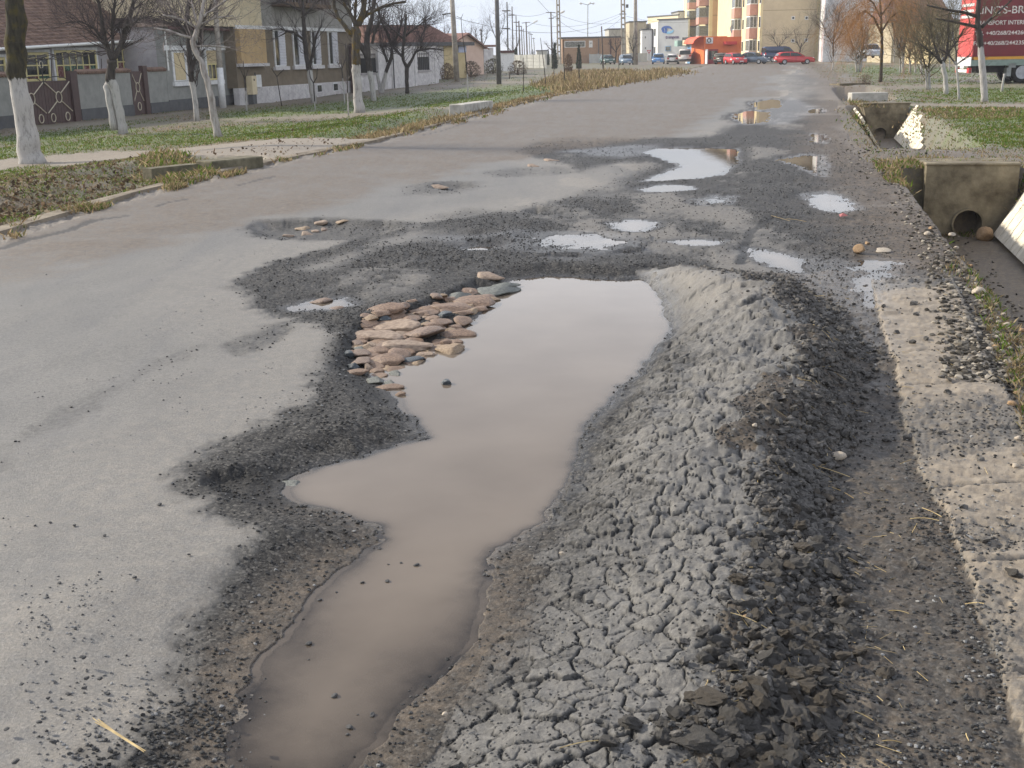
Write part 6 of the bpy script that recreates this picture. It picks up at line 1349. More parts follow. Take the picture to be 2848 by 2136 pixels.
# lilac block W
WA = PY(2287, 172, 157); WB = PY(2560, 172, 157); WF2 = Fr(WA, WB); wb = thing('apartment_block', 'pale lilac apartment block behind the grey bushy trees', 'building', WF2.mid(5, 0), 'apartment blocks along the road')
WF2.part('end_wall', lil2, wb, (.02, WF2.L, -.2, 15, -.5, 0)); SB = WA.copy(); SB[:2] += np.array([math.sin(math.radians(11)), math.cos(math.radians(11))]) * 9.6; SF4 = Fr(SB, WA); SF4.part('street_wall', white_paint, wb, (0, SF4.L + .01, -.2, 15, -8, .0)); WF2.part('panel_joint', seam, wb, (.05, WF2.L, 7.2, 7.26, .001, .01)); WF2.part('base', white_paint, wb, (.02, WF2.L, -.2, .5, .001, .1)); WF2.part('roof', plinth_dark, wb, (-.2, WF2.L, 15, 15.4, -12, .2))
for x0, x1, y0, y1 in ((2370, 2398, -6, 17), (2335, 2346, 148, 168), (2316, 2322, 148, 166), (2430, 2450, -6, 17)):
    a, c, z0, z1 = WF2.rect(x0, y0, x1, y1); f = WF2.part('window', white_paint, wb, (a, c, max(z0, .0), z1, .001, .05)); WF2.part('pane', glass_mat('sky_glass', lin(70, 90, 100), .1) if y0 < 0 else dark_glass, f, (a + .08, c - .08, max(z0, .0) + .08, z1 - .08, .051, .06))
SF4.part('door', lil2, wb, (SF4.L - 3.2, SF4.L - 1.2, 0, 3.6, .001, .03))
# shops in front
HA = PY(1957, 178, 160); HB = PY(2034, 178, 160.5); SH = Fr(HA, HB); sh = thing('corner_shop', 'bright orange single storey corner shop with red curved awning', 'shop', SH.mid(2, 0)); zs = SH.px(1990, 101)[1]
SH.part('wall', orange_shop, sh, (0, SH.L * .82, -.2, zs, -6, 0)); lu = Fr(PY(1930, 178, 167), HA); lu.part('wall', orange_shop, sh, (0, lu.L, -.2, zs - .1, -5, -.02))
for x0, x1, y0, y1 in ((1994, 2004, 104, 124), (2012, 2021, 104, 118), (1948, 1957, 124, 145)):
    a, c, z0, z1 = (SH if x0 > 1957 else lu).rect(x0, y0, x1, y1); (SH if x0 > 1957 else lu).part('window', door_brown, sh, (a, c, z0, z1, .001, .04))
aw = MB(); v = []
for i in range(9):
    th = math.pi / 2 * i / 8; v.append(lu.pt(-.3, zs - .9 + .95 * math.sin(th), 1.5 * math.cos(th))); v.append(lu.pt(lu.L + .1, zs - .9 + .95 * math.sin(th), 1.5 * math.cos(th)))
aw.add(v, [(2 * i, 2 * i + 1, 2 * i + 3, 2 * i + 2) for i in range(8)]); aw.build('awning', mat('awning_red', lin(224, 84, 54), lin(236, 104, 70), 2, .7), sh)
SH.part('awning', mat('awning_deep', lin(196, 44, 40), lin(206, 56, 50), 2, .6), sh, (SH.L * .66, SH.L + .3, zs - 1.1, zs - .7, .002, 1.2)); SH.part('doorway', pipe_dark, sh, (SH.L * .7, SH.L * .815, 0, zs - 1.15, .001, .03)); SH.part('red_wall', MATS['awning_deep'], sh, (SH.L * .83, SH.L + .8, -.2, zs - .3, -5, -.05))
a, c, z0, z1 = SH.rect(1963, 104, 1980, 121); ac = SH.part('air_conditioner', white_paint, sh, (a, c, z0, z1, .02, .5)); mb = MB(); SH.ring(mb, a + (c - a) * .36, (z0 + z1) / 2, .24, .24, .52, .06); mb.build('fan_grille', iron_dark, ac)
vm = thing('vending_machine', 'dark red glass fronted drinks machine against the orange shop wall', 'machine', SH.mid(1, 0)); a, c, z0, z1 = SH.rect(1962, 137, 1990, 177); z0 = .02; SH.part('cabinet', mat('machine_red', lin(128, 24, 40), lin(140, 32, 48), 2, .4), vm, (a, c, z0, z1, .25, 1.1))
for i in range(3): SH.part('glass_panel', net_glass if i == 1 else dark_glass, vm, (a + .1 + i * (c - a - .2) / 3, a + .1 + (i + .92) * (c - a - .2) / 3, z0 + .55, z1 - .2, 1.101, 1.12))
SH.part('side_trim', white_paint, vm, (a - .12, a - .002, z0, z1, .25, 1.12))
BA = PY(1906, 178, 172); BB = PY(1930, 178, 168); BS = Fr(BA, BB); bs = thing('blue_kiosk', 'pale blue and white shop front squeezed left of the orange corner shop', 'shop', BS.mid(1, 0)); zb_ = BS.px(1918, 130)[1]
BS.part('wall', white_paint, bs, (0, BS.L, -.2, zb_ + 1.2, -4, 0)); BS.part('door_panel', blue_shop, bs, (BS.L * .24, BS.L * .8, 0, zb_, .001, .05)); BS.part('fascia', iron_dark, bs, (-.1, BS.L, zb_ + .3, zb_ + 1.3, .001, .5)); BS.part('awning', mat('awning_green', lin(130, 160, 150), lin(160, 186, 176), 2, .7), bs, (-1.6, -.12, zb_ + .1, zb_ + .9, .001, 1.2)); BS.part('canopy_sign', cream_wall, bs, (BS.L * .1, BS.L * .5, zb_ + .2, zb_ + .9, .51, .6))
# logo building
LA = PY(1830, 172, 230); LB = PY(1912, 172, 226); LG = Fr(LA, LB); lg = thing('logo_building', 'white commercial building with a blue eye emblem and lettering on its end wall', 'building', LG.mid(2, 0)); zl = LG.px(1870, 55)[1]
LG.part('end_wall', mat('panel_grey', lin(176, 180, 182), lin(188, 192, 194), 1, .8), lg, (0, LG.L, -.2, zl, -.6, 0)); SB = LA.copy(); SB[:2] += np.array([-.035, 1.]) * 30; LS = Fr(SB, LA); LS.part('street_wall', white_paint, lg, (0, LS.L - .65, -.2, zl - .3, -8, .02)); LG.part('roof', plinth_dark, lg, (-.3, LG.L, zl, zl + .25, -30, .1))
for u0 in (4, 11, 18, 25):
    for z in (1.2, 4.6): f = LS.part('window', steel_grey, lg, (u0, u0 + 2, z, z + 1.4, .021, .06)); LS.part('pane', dark_glass, f, (u0 + .1, u0 + 1.9, z + .1, z + 1.3, .061, .07))
a, c, z0, z1 = LG.rect(1851, 128, 1865, 142); f = LG.part('window', blue_shop, lg, (a, c, z0, z1, .001, .06)); LG.part('pane', net_glass, f, (a + .1, c - .1, z0 + .1, z1 - .1, .061, .08))
logo_b = mat('logo_blue', lin(40, 78, 150), lin(60, 100, 170), 3, .6); logo_c = mat('logo_cyan', lin(120, 178, 214), lin(140, 194, 224), 3, .6)
def arc(fr, cx_, cy_, rx, ry, a0, a1, w, m, parent, nm, d=.05):
    mb = MB(); n = 14; v = []
    for i in range(n + 1):
        th = math.radians(a0 + (a1 - a0) * i / n); tw = w * math.sin(math.pi * (i + .6) / (n + 1.2))
        for s_ in (-1, 1):
            u, z = fr.px(cx_ + (rx + s_ * tw) * math.cos(th), cy_ - (ry + s_ * tw * .8) * math.sin(th)); v += [fr.pt(u, z, .002), fr.pt(u, z, d)]
    mb.add(v, [(4 * i + 1, 4 * i + 3, 4 * i + 7, 4 * i + 5) for i in range(n)] + [(4 * i, 4 * i + 1, 4 * i + 5, 4 * i + 4) for i in range(n)] + [(4 * i + 3, 4 * i + 2, 4 * i + 6, 4 * i + 7) for i in range(n)]); return mb.build(nm, m, parent)
arc(LG, 1855, 84, 15, 9, 15, 172, 4.2, logo_b, lg, 'emblem_lid'); arc(LG, 1858, 82, 15, 9, 215, 355, 4.0, logo_c, lg, 'emblem_swoosh', .045); arc(LG, 1850, 82, 6, 9, 150, 265, 3.6, logo_b, lg, 'emblem_stem', .06); LG.part('emblem_stem', logo_b, lg, (LG.px(1850, 80)[0], LG.px(1855, 80)[0], LG.px(1852, 92)[1], LG.px(1852, 73)[1], .002, .07))
u, z0 = LG.px(1851, 107); text('tempos', LG, u, z0, .55, .03, mat('letter_violet', lin(90, 78, 110), None, rough=.6), lg, 'lettering', 1.25, .03, .02)
def simple(label, x0, x1, yb, yt, Y0, m, dep=8, name='far_building', rise=0, roofm=None, wins=(), Y1=None, cat='building', group='far buildings beyond the crossing'):
    fr = Fr(PY(x0, yb, Y0), PY(x1, yb, Y1 or Y0)); t = thing(name, label, cat, fr.mid(fr.L / 2, 0), group); z = fr.px((x0 + x1) / 2, yt)[1]; fr.part('wall', m, t, (0, fr.L, -.3, z, -dep, 0))
    if rise:
        mb = MB(); q_ = fr.pt; mb.add([q_(-.2, z + .002, .3), q_(fr.L + .2, z + .002, .3), q_(fr.L + .2, z + rise, -dep / 2), q_(-.2, z + rise, -dep / 2), q_(fr.L + .2, z + .002, -dep - .3), q_(-.2, z + .002, -dep - .3)], [(0, 1, 2, 3), (3, 2, 4, 5), (1, 4, 2), (0, 3, 5), (0, 5, 4, 1)]); mb.build('roof', roofm, t)
    else: fr.part('roof', roofm or plinth_dark, t, (-.15, fr.L + .15, z + .002, z + .25, -dep - .1, .15))
    for a0, a1, b0, b1, wm in wins:
        a, c, z0, z1 = fr.rect(a0, b0, a1, b1); f = fr.part('window', white_paint, t, (a, c, z0, z1, .001, .05)); fr.part('pane', wm, f, (a + .12, c - .12, z0 + .1, z1 - .1, .051, .07))
    return fr, t
beige3 = mat('far_beige', lin(178, 166, 140), lin(190, 178, 152), 1, .9); grey3 = mat('far_grey', lin(168, 166, 158), lin(182, 180, 172), 1, .9); brick3 = mat('far_brick', lin(150, 122, 98), lin(166, 136, 110), 3, .9); conc3 = mat('panel_concrete', lin(150, 150, 144), lin(170, 170, 164), 2, .9)
simple('long cream block seen over the roof of the emblem building', 1800, 1885, 160, 46, 262., cream_wall, 10, Y1=250., roofm=plinth_dark)
simple('grey box block at the back with a small rooftop unit', 1884, 1916, 160, 33, 250., grey3, 10, wins=((1889, 1893, 40, 43, dark_glass),))
simple('pale cream stair tower behind the banded round pole', 1750, 1796, 165, 62, 240., beige3, 8)
simple('wide pale flat block left of the round pole', 1693, 1765, 165, 82, 250., grey3, 10)
simple('white lower wing attached to the emblem building', 1785, 1812, 168, 84, 236., white_paint, 6, wins=((1792, 1798, 100, 108, dark_glass), (1792, 1798, 130, 138, dark_glass)))
bf, bt = simple('low brown brick building with flat roof and long dark window band', 1564, 1727, 165, 106, 205., brick3, 9, wins=((1570, 1628, 114, 132, net_glass),))
bf.part('sign', white_paint, bt, (bf.px(1638, 120)[0], bf.px(1648, 120)[0], bf.px(1640, 132)[1], bf.px(1640, 113)[1], .001, .12)); text('IM', bf, bf.px(1640, 122)[0], bf.px(1640, 123)[1], .28, .13, iron_dark, bt, 'lettering')
bf.part('column', pole_d, bt, (bf.px(1664, 130)[0], bf.px(1666, 130)[0], 0, bf.px(1664, 108)[1], .001, .2)); bf.part('column', door_brown, bt, (bf.px(1697, 130)[0], bf.px(1700, 130)[0], 0, bf.px(1697, 108)[1], .001, .2))
simple('white van like hut roofs behind the panel fence', 1393, 1430, 165, 147, 130., white_paint, 4, 'white_hut', roofm=door_brown)
simple('pale distant sheds at the end of the vista', 1494, 1522, 155, 142, 300., grey3, 8)
simple('pale yellow house glimpsed between the trees left of the trailer', 2590, 2668, 160, 62, 120., yel2, 8, wins=((2602, 2616, 90, 110, dark_glass), (2640, 2652, 90, 110, dark_glass)))
simple('house with a dull red roof behind the right hand tree row', 2478, 2640, 160, 60, 135., beige3, 9, rise=2.6, roofm=red_roof, wins=((2500, 2512, 95, 140, dark_glass), (2535, 2550, 100, 130, dark_glass)))
def panel_fence(label, x0, y0, x1, y1, yt, m, n, rows=4, th=.1, name='panel_fence'):
    fr = Fr(P(x0, y0), P(x1, y1)); t = thing(name, label, 'fence', fr.mid(fr.L / 2, 0), None); z = fr.px((x0 + x1) / 2, yt)[1]; zb = float(gz(*fr.A[:2])) - .1
    for i in range(n):
        a, b_ = fr.L * i / n, fr.L * (i + 1) / n
        for j in range(rows): fr.part('panel', m, t, (a + .07, b_ - .07, zb + (z - zb) * j / rows + .012, zb + (z - zb) * (j + 1) / rows - .012, -th / 2, th / 2))
        fr.part('post', m, t, (a - .065, a + .065, zb, z + .08, -th, th))
    return fr, t
panel_fence('grey concrete panel fence closing the waste ground', 1418, 188, 1521, 190, 152, conc3, 6)
panel_fence('bluish grey sheet fence beside the parked green cars', 1640, 176, 1800, 172, 149, mat('sheet_blue', lin(160, 168, 176), lin(176, 184, 190), 1.5, .6), 7, 1, .06)
dump = thing('dumped_sheet', 'crumpled white plastic sheet dumped on the scrub left of the grey pole', 'rubbish', P(1358, 190)); mb = MB(); c = Vector(PY(1358, 164, P(1358, 195)[1]))
for i in range(5): c2 = c + Vector((.42 * i - .8, 0, .12 * math.sin(2.2 * i))); mb.add([c2 + Vector((-.35, R.uniform(-.3, .3), -.35)), c2 + Vector((.3, .1, -.28)), c2 + Vector((.4, R.uniform(-.4, .2), .3)), c2 + Vector((-.28, -.2, .34)), c2 + Vector((0, .25, .1))], [(0, 1, 4), (1, 2, 4), (2, 3, 4), (3, 0, 4)])
mb.build('sheet', white_paint, dump)

# ------------------------------------------------------------------ cars
def car(label, x, yb, heading, paint, L=4.2, W_=1.68, Hh=1.42, kind='hatch', base=None, group='parked cars at the shops', plate=True):
    """heading: degrees, the direction the nose points (0 = to the right of the picture, 90 = away)"""
    b = P(x, yb) if base is None else base; t = thing('parked_car', label, 'car', b, group); t.rotation_euler = (0, 0, math.radians(heading))
    h = Hh; w = W_ / 2
    low = [(-.5, .30), (-.5, .52), (-.485, .62), (-.47, .66 if kind != 'hatch' else .64), (.17, .63), (.36, .585), (.46, .52), (.5, .42), (.5, .28)] if kind != 'van' else [(-.5, .26), (-.5, .62), (.25, .62), (.36, .56), (.46, .5), (.5, .4), (.5, .26)]
    if kind == 'sedan': low = [(-.5, .30), (-.5, .56), (-.48, .63), (-.30, .65), (.17, .62), (.36, .585), (.46, .53), (.5, .42), (.5, .28)]
    top = {'hatch': [(-.485, .64), (-.44, .86), (-.36, .985), (-.1, 1.0), (.06, .95), (.25, .62)], 'sedan': [(-.36, .65), (-.20, .93), (-.08, 1.0), (.04, .985), (.12, .92), (.26, .61)], 'estate': [(-.49, .64), (-.47, .9), (-.42, .985), (-.1, 1.0), (.06, .95), (.24, .62)], 'van': [(-.5, .62), (-.49, .95), (-.46, 1.0), (.08, 1.0), (.18, .95), (.34, .58)]}[kind]
    def section(pts, widths, name, m):
        mb = MB(); n = len(pts); v = []
        for s_, k_ in ((-1, 1.), (1, 1.)): v += [((px_) * L, s_ * w * widths(z), z * h) for px_, z in pts]
        mb.add(v, [tuple(range(n))[::-1], tuple(range(n, 2 * n))] + [(i, (i + 1) % n, n + (i + 1) % n, n + i) for i in range(n)]); o = mb.build(name, m)
        bm = bmesh.new(); bm.from_mesh(o.data); bmesh.ops.bevel(bm, geom=bm.edges[:], offset=.045 * L / 4.2, segments=2, affect='EDGES', clamp_overlap=True); bm.normal_update(); bm.to_mesh(o.data); bm.free(); o.data.polygons.foreach_set('use_smooth', [True] * len(o.data.polygons)); o.parent = t; return o
    wd = lambda z: .93 + .07 * math.sin(min(1, max(0, (z - .25) / .4)) * math.pi) if z < .66 else .99 - .32 * (z - .6) / .4
    body = section([(-.5, .16), *low[1:-1], (.5, .16)], lambda z: wd(z), 'body', paint)
    cabn = section(top, lambda z: (.97 - .48 * max(0, z - .6)) * .985, 'cabin', paint)
    # windows: side glass, windscreen, rear screen
    def side(pts, nm):
        for s_ in (-1, 1):
            mb = MB(); v = []
            for o_ in (.0, .014): v += [(a * L, s_ * (w * (.97 - .48 * max(0, z - .6)) * .985 + o_), z * h) for a, z in pts]
            n = len(pts); mb.add(v, [tuple(range(n)), tuple(range(n, 2 * n))[::-1]] + [(i, (i + 1) % n, n + (i + 1) % n, n + i) for i in range(n)]); q_ = mb.build(nm, dark_glass); q_.parent = t
    if kind == 'sedan': side([(-.30, .68), (-.20, .88), (-.085, .94), (-.085, .67)], 'side_window'); side([(-.07, .67), (-.07, .945), (.04, .93), (.105, .88), (.205, .665)], 'side_window')
    elif kind == 'van': side([(.02, .66), (.02, .93), (.14, .9), (.27, .66)], 'side_window')
    else: side([(-.44, .70), (-.40, .87), (-.34, .93), (-.16, .945), (-.16, .67)], 'side_window'); side([(-.145, .67), (-.145, .945), (.03, .91), (.19, .665)], 'side_window')
    def screen(p0, p1, nm, m=dark_glass, ins=.82):
        mb = MB(); dx_, dz_ = p1[0] - p0[0], p1[1] - p0[1]; nx, nz_ = -(dz_ * h), dx_ * L; ln = math.hypot(nx, nz_); sg_ = 1 if (p0[0] > 0) == (nx > 0) else -1; nx, nz_ = sg_ * nx / ln * .018, sg_ * abs(nz_) / ln * .018 * (1 if True else -1); v = []
        for o_ in (-.8, 1):
            for (a, z), k_ in ((p0, 1), (p1, .9)):
                for s_ in (-1, 1): v.append((a * L + nx * o_, s_ * w * ins * k_, z * h + abs(nz_) * o_))
        mb.add(v, [(4, 5, 7, 6), (0, 2, 3, 1), (0, 1, 5, 4), (2, 6, 7, 3), (0, 4, 6, 2), (1, 3, 7, 5)]); q_ = mb.build(nm, m); q_.parent = t
    f0, f1 = top[-1], top[-2]; screen((f0[0] - .01, f0[1] + .035), (f1[0] + .01, f1[1] - .02), 'windscreen')
    if kind != 'van': r0, r1 = top[0], top[1]; screen((r0[0] + .012, r0[1] + .05), (r1[0] - .0, r1[1] - .01), 'rear_window')
    else: screen((-.5, .66), (-.497, .9), 'rear_window')
    def lump(nm, m, x_, y_, z_, sx_, sy_, sz_): mb = MB(); mb.box(x_ - sx_, x_ + sx_, y_ - sy_, y_ + sy_, z_ - sz_, z_ + sz_); q_ = mb.build(nm, m); q_.parent = t
    for s_ in (-1, 1):
        lump('headlight', mat('headlight_glass', (.55, .58, .6), None, rough=.15), .478 * L, s_ * w * .66, .5 * h, .05, w * .2, .075); lump('tail_light', MATS['tail_red'], -.492 * L, s_ * w * .76, .55 * h, .04, w * .15, .10); lump('mirror', paint, .16 * L, s_ * (w + .07), .67 * h, .06, .08, .06)
        for fx in (.30, -.30): wheel(t, (fx * L, s_ * (w - .09), .30), (0, 1, 0), .30, .19, .64, local=True)
    lump('bumper', paint if kind != 'van' else chassis, .497 * L, 0, .27 * h, .05, w * .92, .10); lump('bumper', chassis, -.497 * L, 0, .28 * h, .05, w * .92, .10)
    if plate: lump('number_plate', white_paint, .515 * L + .02, 0, .27 * h, .02, .25, .055); lump('number_plate', white_paint, -.515 * L - .02, 0, .36 * h, .02, .25, .055)
    lump('door_seam', chassis, -.005 * L, w * .995, .45 * h, .008, .012, .2 * h); lump('door_seam', chassis, -.005 * L, -w * .995, .45 * h, .008, .012, .2 * h)
    return t
def paint(nm, c, r=.25): return mat('paint_' + nm, c, tuple(v * .92 for v in c), 2, r, spec=.6)
car('red hatchback seen from the side, parked before the tan end wall', 2208, 179, 2, paint('red', (.55, .045, .05)), 4.4, 1.7, 1.42)
car('slate blue grey hatchback parked at an angle left of the dark van', 2092, 178, -38, paint('slate', (.13, .17, .22)), 4.2, 1.7, 1.45, 'sedan')
car('small bright red car squeezed between the olive estate and the slate car', 2044, 179, -75, paint('scarlet', (.6, .05, .06)), 3.6, 1.6, 1.4)
car('olive grey estate car standing with its tail beside the drinks machine', 2016, 178, 60, paint('olive', (.14, .125, .095)), 4.3, 1.7, 1.4, 'estate')
car('dark navy van behind the red hatchback', 2165, 172, 10, paint('navy', (.035, .05, .10)), 4.6, 1.8, 1.9, 'van', PY(2170, 172, 152))
car('light blue hatchback facing us beside the dry weeds', 1831, 178, -98, paint('skyblue', (.09, .24, .50)), 4.0, 1.75, 1.45)
car('old white hatchback seen from the rear, left of the white van', 1871, 178, 80, paint('white', (.72, .70, .66)), 3.8, 1.6, 1.38)
car('dirty white box van with its tail towards us', 1904, 178, 82, paint('offwhite', (.66, .62, .56)), 4.6, 1.85, 1.98, 'van', None)
car('dark green hatchback in front of the bluish sheet fence', 1690, 179, -80, paint('green', (.03, .085, .075)), 3.9, 1.65, 1.4)
car('grey blue car half hidden by the ladder pole', 1742, 180, -85, paint('greyblue', (.15, .22, .30)), 4.0, 1.65, 1.4)
car('silver car glimpsed under the willow twigs', 2416, 163, -90, paint('silver', (.45, .48, .52)), 4.1, 1.7, 1.42, 'sedan', PY(2417, 162, 120))
# ------------------------------------------------------------------ thin haze in the air
hz = bpy.data.meshes.new('haze'); bm = bmesh.new(); bmesh.ops.create_cube(bm, size=1.); bm.to_mesh(hz); bm.free()
ho = link(bpy.data.objects.new('haze', hz)); ho.scale = (40000, 4000, 22); ho.location = (0, 1500, 8.2); ho['kind'] = 'stuff'
hm = bpy.data.materials.new('haze_air'); hm.use_nodes = True; ht = hm.node_tree; ht.nodes.remove(ht.nodes['Principled BSDF']); pv = ht.nodes.new('ShaderNodeVolumePrincipled'); pv.inputs['Color'].default_value = (.93, .95, 1, 1); pv.inputs['Density'].default_value = .00045; ht.links.new(pv.outputs[0], ht.nodes['Material Output'].inputs['Volume']); hz.materials.append(hm)
#--PART5--
# ------------------------------------------------------------------ stones, clods, straw, grass: what lies about
def rock_arrays(seed, sub=2, cuts=9, rough_=.08, flat=.7):
    g = np.random.default_rng(seed); bm = bmesh.new(); bmesh.ops.create_icosphere(bm, subdivisions=sub, radius=1.)
    v = np.array([q.co[:] for q in bm.verts]); f = np.array([[q.index for q in p_.verts] for p_ in bm.faces]); bm.free()
    for _ in range(cuts):
        n = g.normal(size=3); n /= np.linalg.norm(n); d = g.uniform(.48, .86); ex = np.maximum(v @ n - d, 0); v = v - ex[:, None] * n
    ph = g.uniform(0, 6, (6, 3))
    for k in range(6): fr_ = g.normal(size=3) * (2.2 + 2.4 * k); v = v * (1 + rough_ / (1 + .7 * k) * np.sin(v @ fr_ + ph[k, 0]))[:, None]
    v[:, 2] *= flat; return v, f
def rock_data(name, seed, m, flatshade=False, **k):
    v, f = rock_arrays(seed, **k); me = bpy.data.meshes.new(name); me.from_pydata(v.tolist(), [], f.tolist()); me.materials.append(m); me.polygons.foreach_set('use_smooth', [k.get('sub', 2) > 2 and not flatshade] * len(f)); me.update(); return me
def rotm(a, b, c):
    ca, sa, cb, sb, cc, sc = math.cos(a), math.sin(a), math.cos(b), math.sin(b), math.cos(c), math.sin(c)
    return np.array([[ca * cb, ca * sb * sc - sa * cc, ca * sb * cc + sa * sc], [sa * cb, sa * sb * sc + ca * cc, sa * sb * cc - ca * sc], [-sb, cb * sc, cb * cc]])
def scatter_rocks(name, items, bases, m, tint=None, kind='stuff'):
    """items: (x, y, z, size, flat, yaw, tilt) - one mesh of real stones"""
    V = []; Fc = []; T = []; o = 0
    for i, (x, y, z, s_, fl, yaw, tl) in enumerate(items):
        v, f = bases[i % len(bases)]; w = (v * np.array([s_ * R.uniform(.8, 1.35), s_ * R.uniform(.7, 1.05), s_ * fl])) @ rotm(yaw, tl, tl * .7).T + np.array([x, y, z]); V.append(w); Fc.append(f + o); o += len(v)
        if tint is not None: T.append(np.tile(np.append(tint[i], 1.), (len(v), 1)))
    ob = np_mesh(name, np.concatenate(V), np.concatenate(Fc), m, {'tint': np.concatenate(T)} if tint is not None else None); ob['kind'] = kind; return ob

# --- old cobbles bared on the left shore of the big puddle: pieces of the road
cob = [(1760, 78, 300, 55, 0), (1850, 178, 400, 70, 2), (1900, 128, 300, 40, 2), (1430, 250, 250, 55, 2), (1540, 195, 110, 50, 0), (1600, 310, 380, 110, 1), (1350, 375, 440, 110, 1), (1510, 490, 200, 125, 1), (1320, 457, 150, 62, 3), (720, 465, 320, 75, 1), (1130, 405, 190, 65, 1), (920, 420, 100, 55, 1), (990, 500, 180, 80, 1), (1080, 450, 150, 60, 1), (1185, 490, 130, 60, 1),
       (730, 570, 580, 140, 0), (590, 660, 520, 140, 0), (1080, 640, 390, 125, 4), (1190, 560, 190, 60, 1), (1290, 525, 240, 60, 1), (1450, 612, 300, 75, 1), (1430, 685, 120, 55, 1), (1370, 765, 270, 85, 5), (910, 760, 480, 85, 0), (630, 805, 200, 120, 1), (860, 835, 240, 90, 1), (440, 785, 150, 70, 2), (450, 840, 190, 80, 4), (460, 920, 190, 90, 4), (720, 890, 290, 110, 1), (530, 960, 100, 50, 0), (1000, 865, 240, 55, 3), (620, 978, 120, 60, 1),
       (800, 1000, 160, 55, 2), (400, 1020, 230, 45, 1), (590, 1085, 210, 65, 2), (740, 1100, 150, 45, 2), (740, 1150, 260, 55, 1), (860, 1220, 95, 25, 1), (1130, 815, 140, 35, 0), (1320, 690, 110, 38, 1), (330, 870, 110, 50, 3), (380, 960, 110, 50, 3), (860, 510, 120, 50, 1), (700, 505, 130, 40, 3)]
cmat = [mat('cobble_pink', lin(108, 90, 76), lin(176, 156, 136), 7, .62, .5, 30, lo=.3, hi=.7), mat('cobble_brown', lin(88, 68, 54), lin(156, 130, 108), 9, .5, .5, 30, lo=.3, hi=.7), mat('cobble_green_grey', lin(78, 80, 76), lin(120, 122, 114), 8, .45, .5, 30), mat('cobble_dark', lin(56, 62, 66), lin(88, 94, 98), 8, .4, .5, 30), mat('cobble_mauve', lin(92, 76, 66), lin(150, 128, 110), 9, .5, .5, 30), mat('cobble_ochre', lin(120, 98, 76), lin(168, 146, 118), 8, .5, .5, 30)]
CD = {}
def cobble(px_, py_, w_, h_, mi, zc=-.055, parent=None, sink=.35, tk=.035):
    q = Pz(px_, py_, zc); k = q[1] * _cp / F; L_ = w_ * k; ya = Pz(px_, py_ + h_ / 2, zc)[1]; yb = Pz(px_, py_ - h_ / 2, zc)[1]; D_ = max((yb - ya) * .74, L_ * .34); D_ = min(D_, L_ * 1.1)
    key = (mi, R.randrange(3))
    if key not in CD: CD[key] = rock_data('cobblestone', 300 + mi * 10 + key[1], cmat[mi], sub=3, cuts=15, rough_=.055, flat=.8)
    o = bpy.data.objects.new('cobblestone', CD[key]); link(o); g_ = max(zat(q[0], q[1]), -.078); h = max(tk * .8, min(.045, .26 * D_)); o.location = (q[0], q[1], g_ + h * (sink - .1)); o.scale = (L_ * .72, D_ * .78, h * 1.15); o.rotation_euler = (R.uniform(-.10, .10), R.uniform(-.08, .08), R.uniform(-.2, .2) + .15); o.parent = parent if parent is not None else ROAD; return o
for a, b, w_, h_, mi in cob: cobble(880 + a * .2712, 760 + b * .2712, w_ * .2712, h_ * .2712, mi)
bedp = [Pz(x, y, -.05)[:2] for x, y in ((1010, 905), (1110, 868), (1240, 835), (1330, 800), (1400, 800), (1330, 860), (1290, 905), (1250, 950), (1180, 990), (1110, 1030), (1040, 1050), (985, 1010), (975, 950))]
bi = np.where(sdf(bedp, GX, GYv, .5) < 0)[0]
for i in NR.choice(bi, 120):
    u_, v_ = proj(GX[i], GYv[i], -.05); cobble(float(u_), float(v_), R.uniform(22, 60), R.uniform(11, 20), R.choice((1, 1, 1, 4, 4, 5, 5, 0)), -.06, sink=.05, tk=.02)
cobble(806, 1337, 105, 26, 2, -.065, sink=.1, tk=.016); cobble(1240, 1066, 30, 12, 3, -.07)
for a, b, w_, h_ in ((970, 104, 150, 32), (1110, 104, 120, 26), (868, 125, 140, 26), (1000, 130, 90, 22), (890, 156, 130, 24), (778, 166, 110, 20), (940, 138, 80, 18)): cobble(450 + a * .452, 580 + b * .452, w_ * .27, h_ * .24, R.choice((0, 4, 5)), -.075, sink=.12, tk=.016)
cobble(893, 840, 58, 13, 4, -.03, sink=.25, tk=.022); cobble(930, 858, 50, 8, 4, -.03, sink=.2, tk=.015)
for a, b, w_ in ((1215, 525, 60), (1530, 455, 40), (1480, 470, 34)): cobble(a, b, w_, 5, 0, -.05, sink=.1, tk=.014)

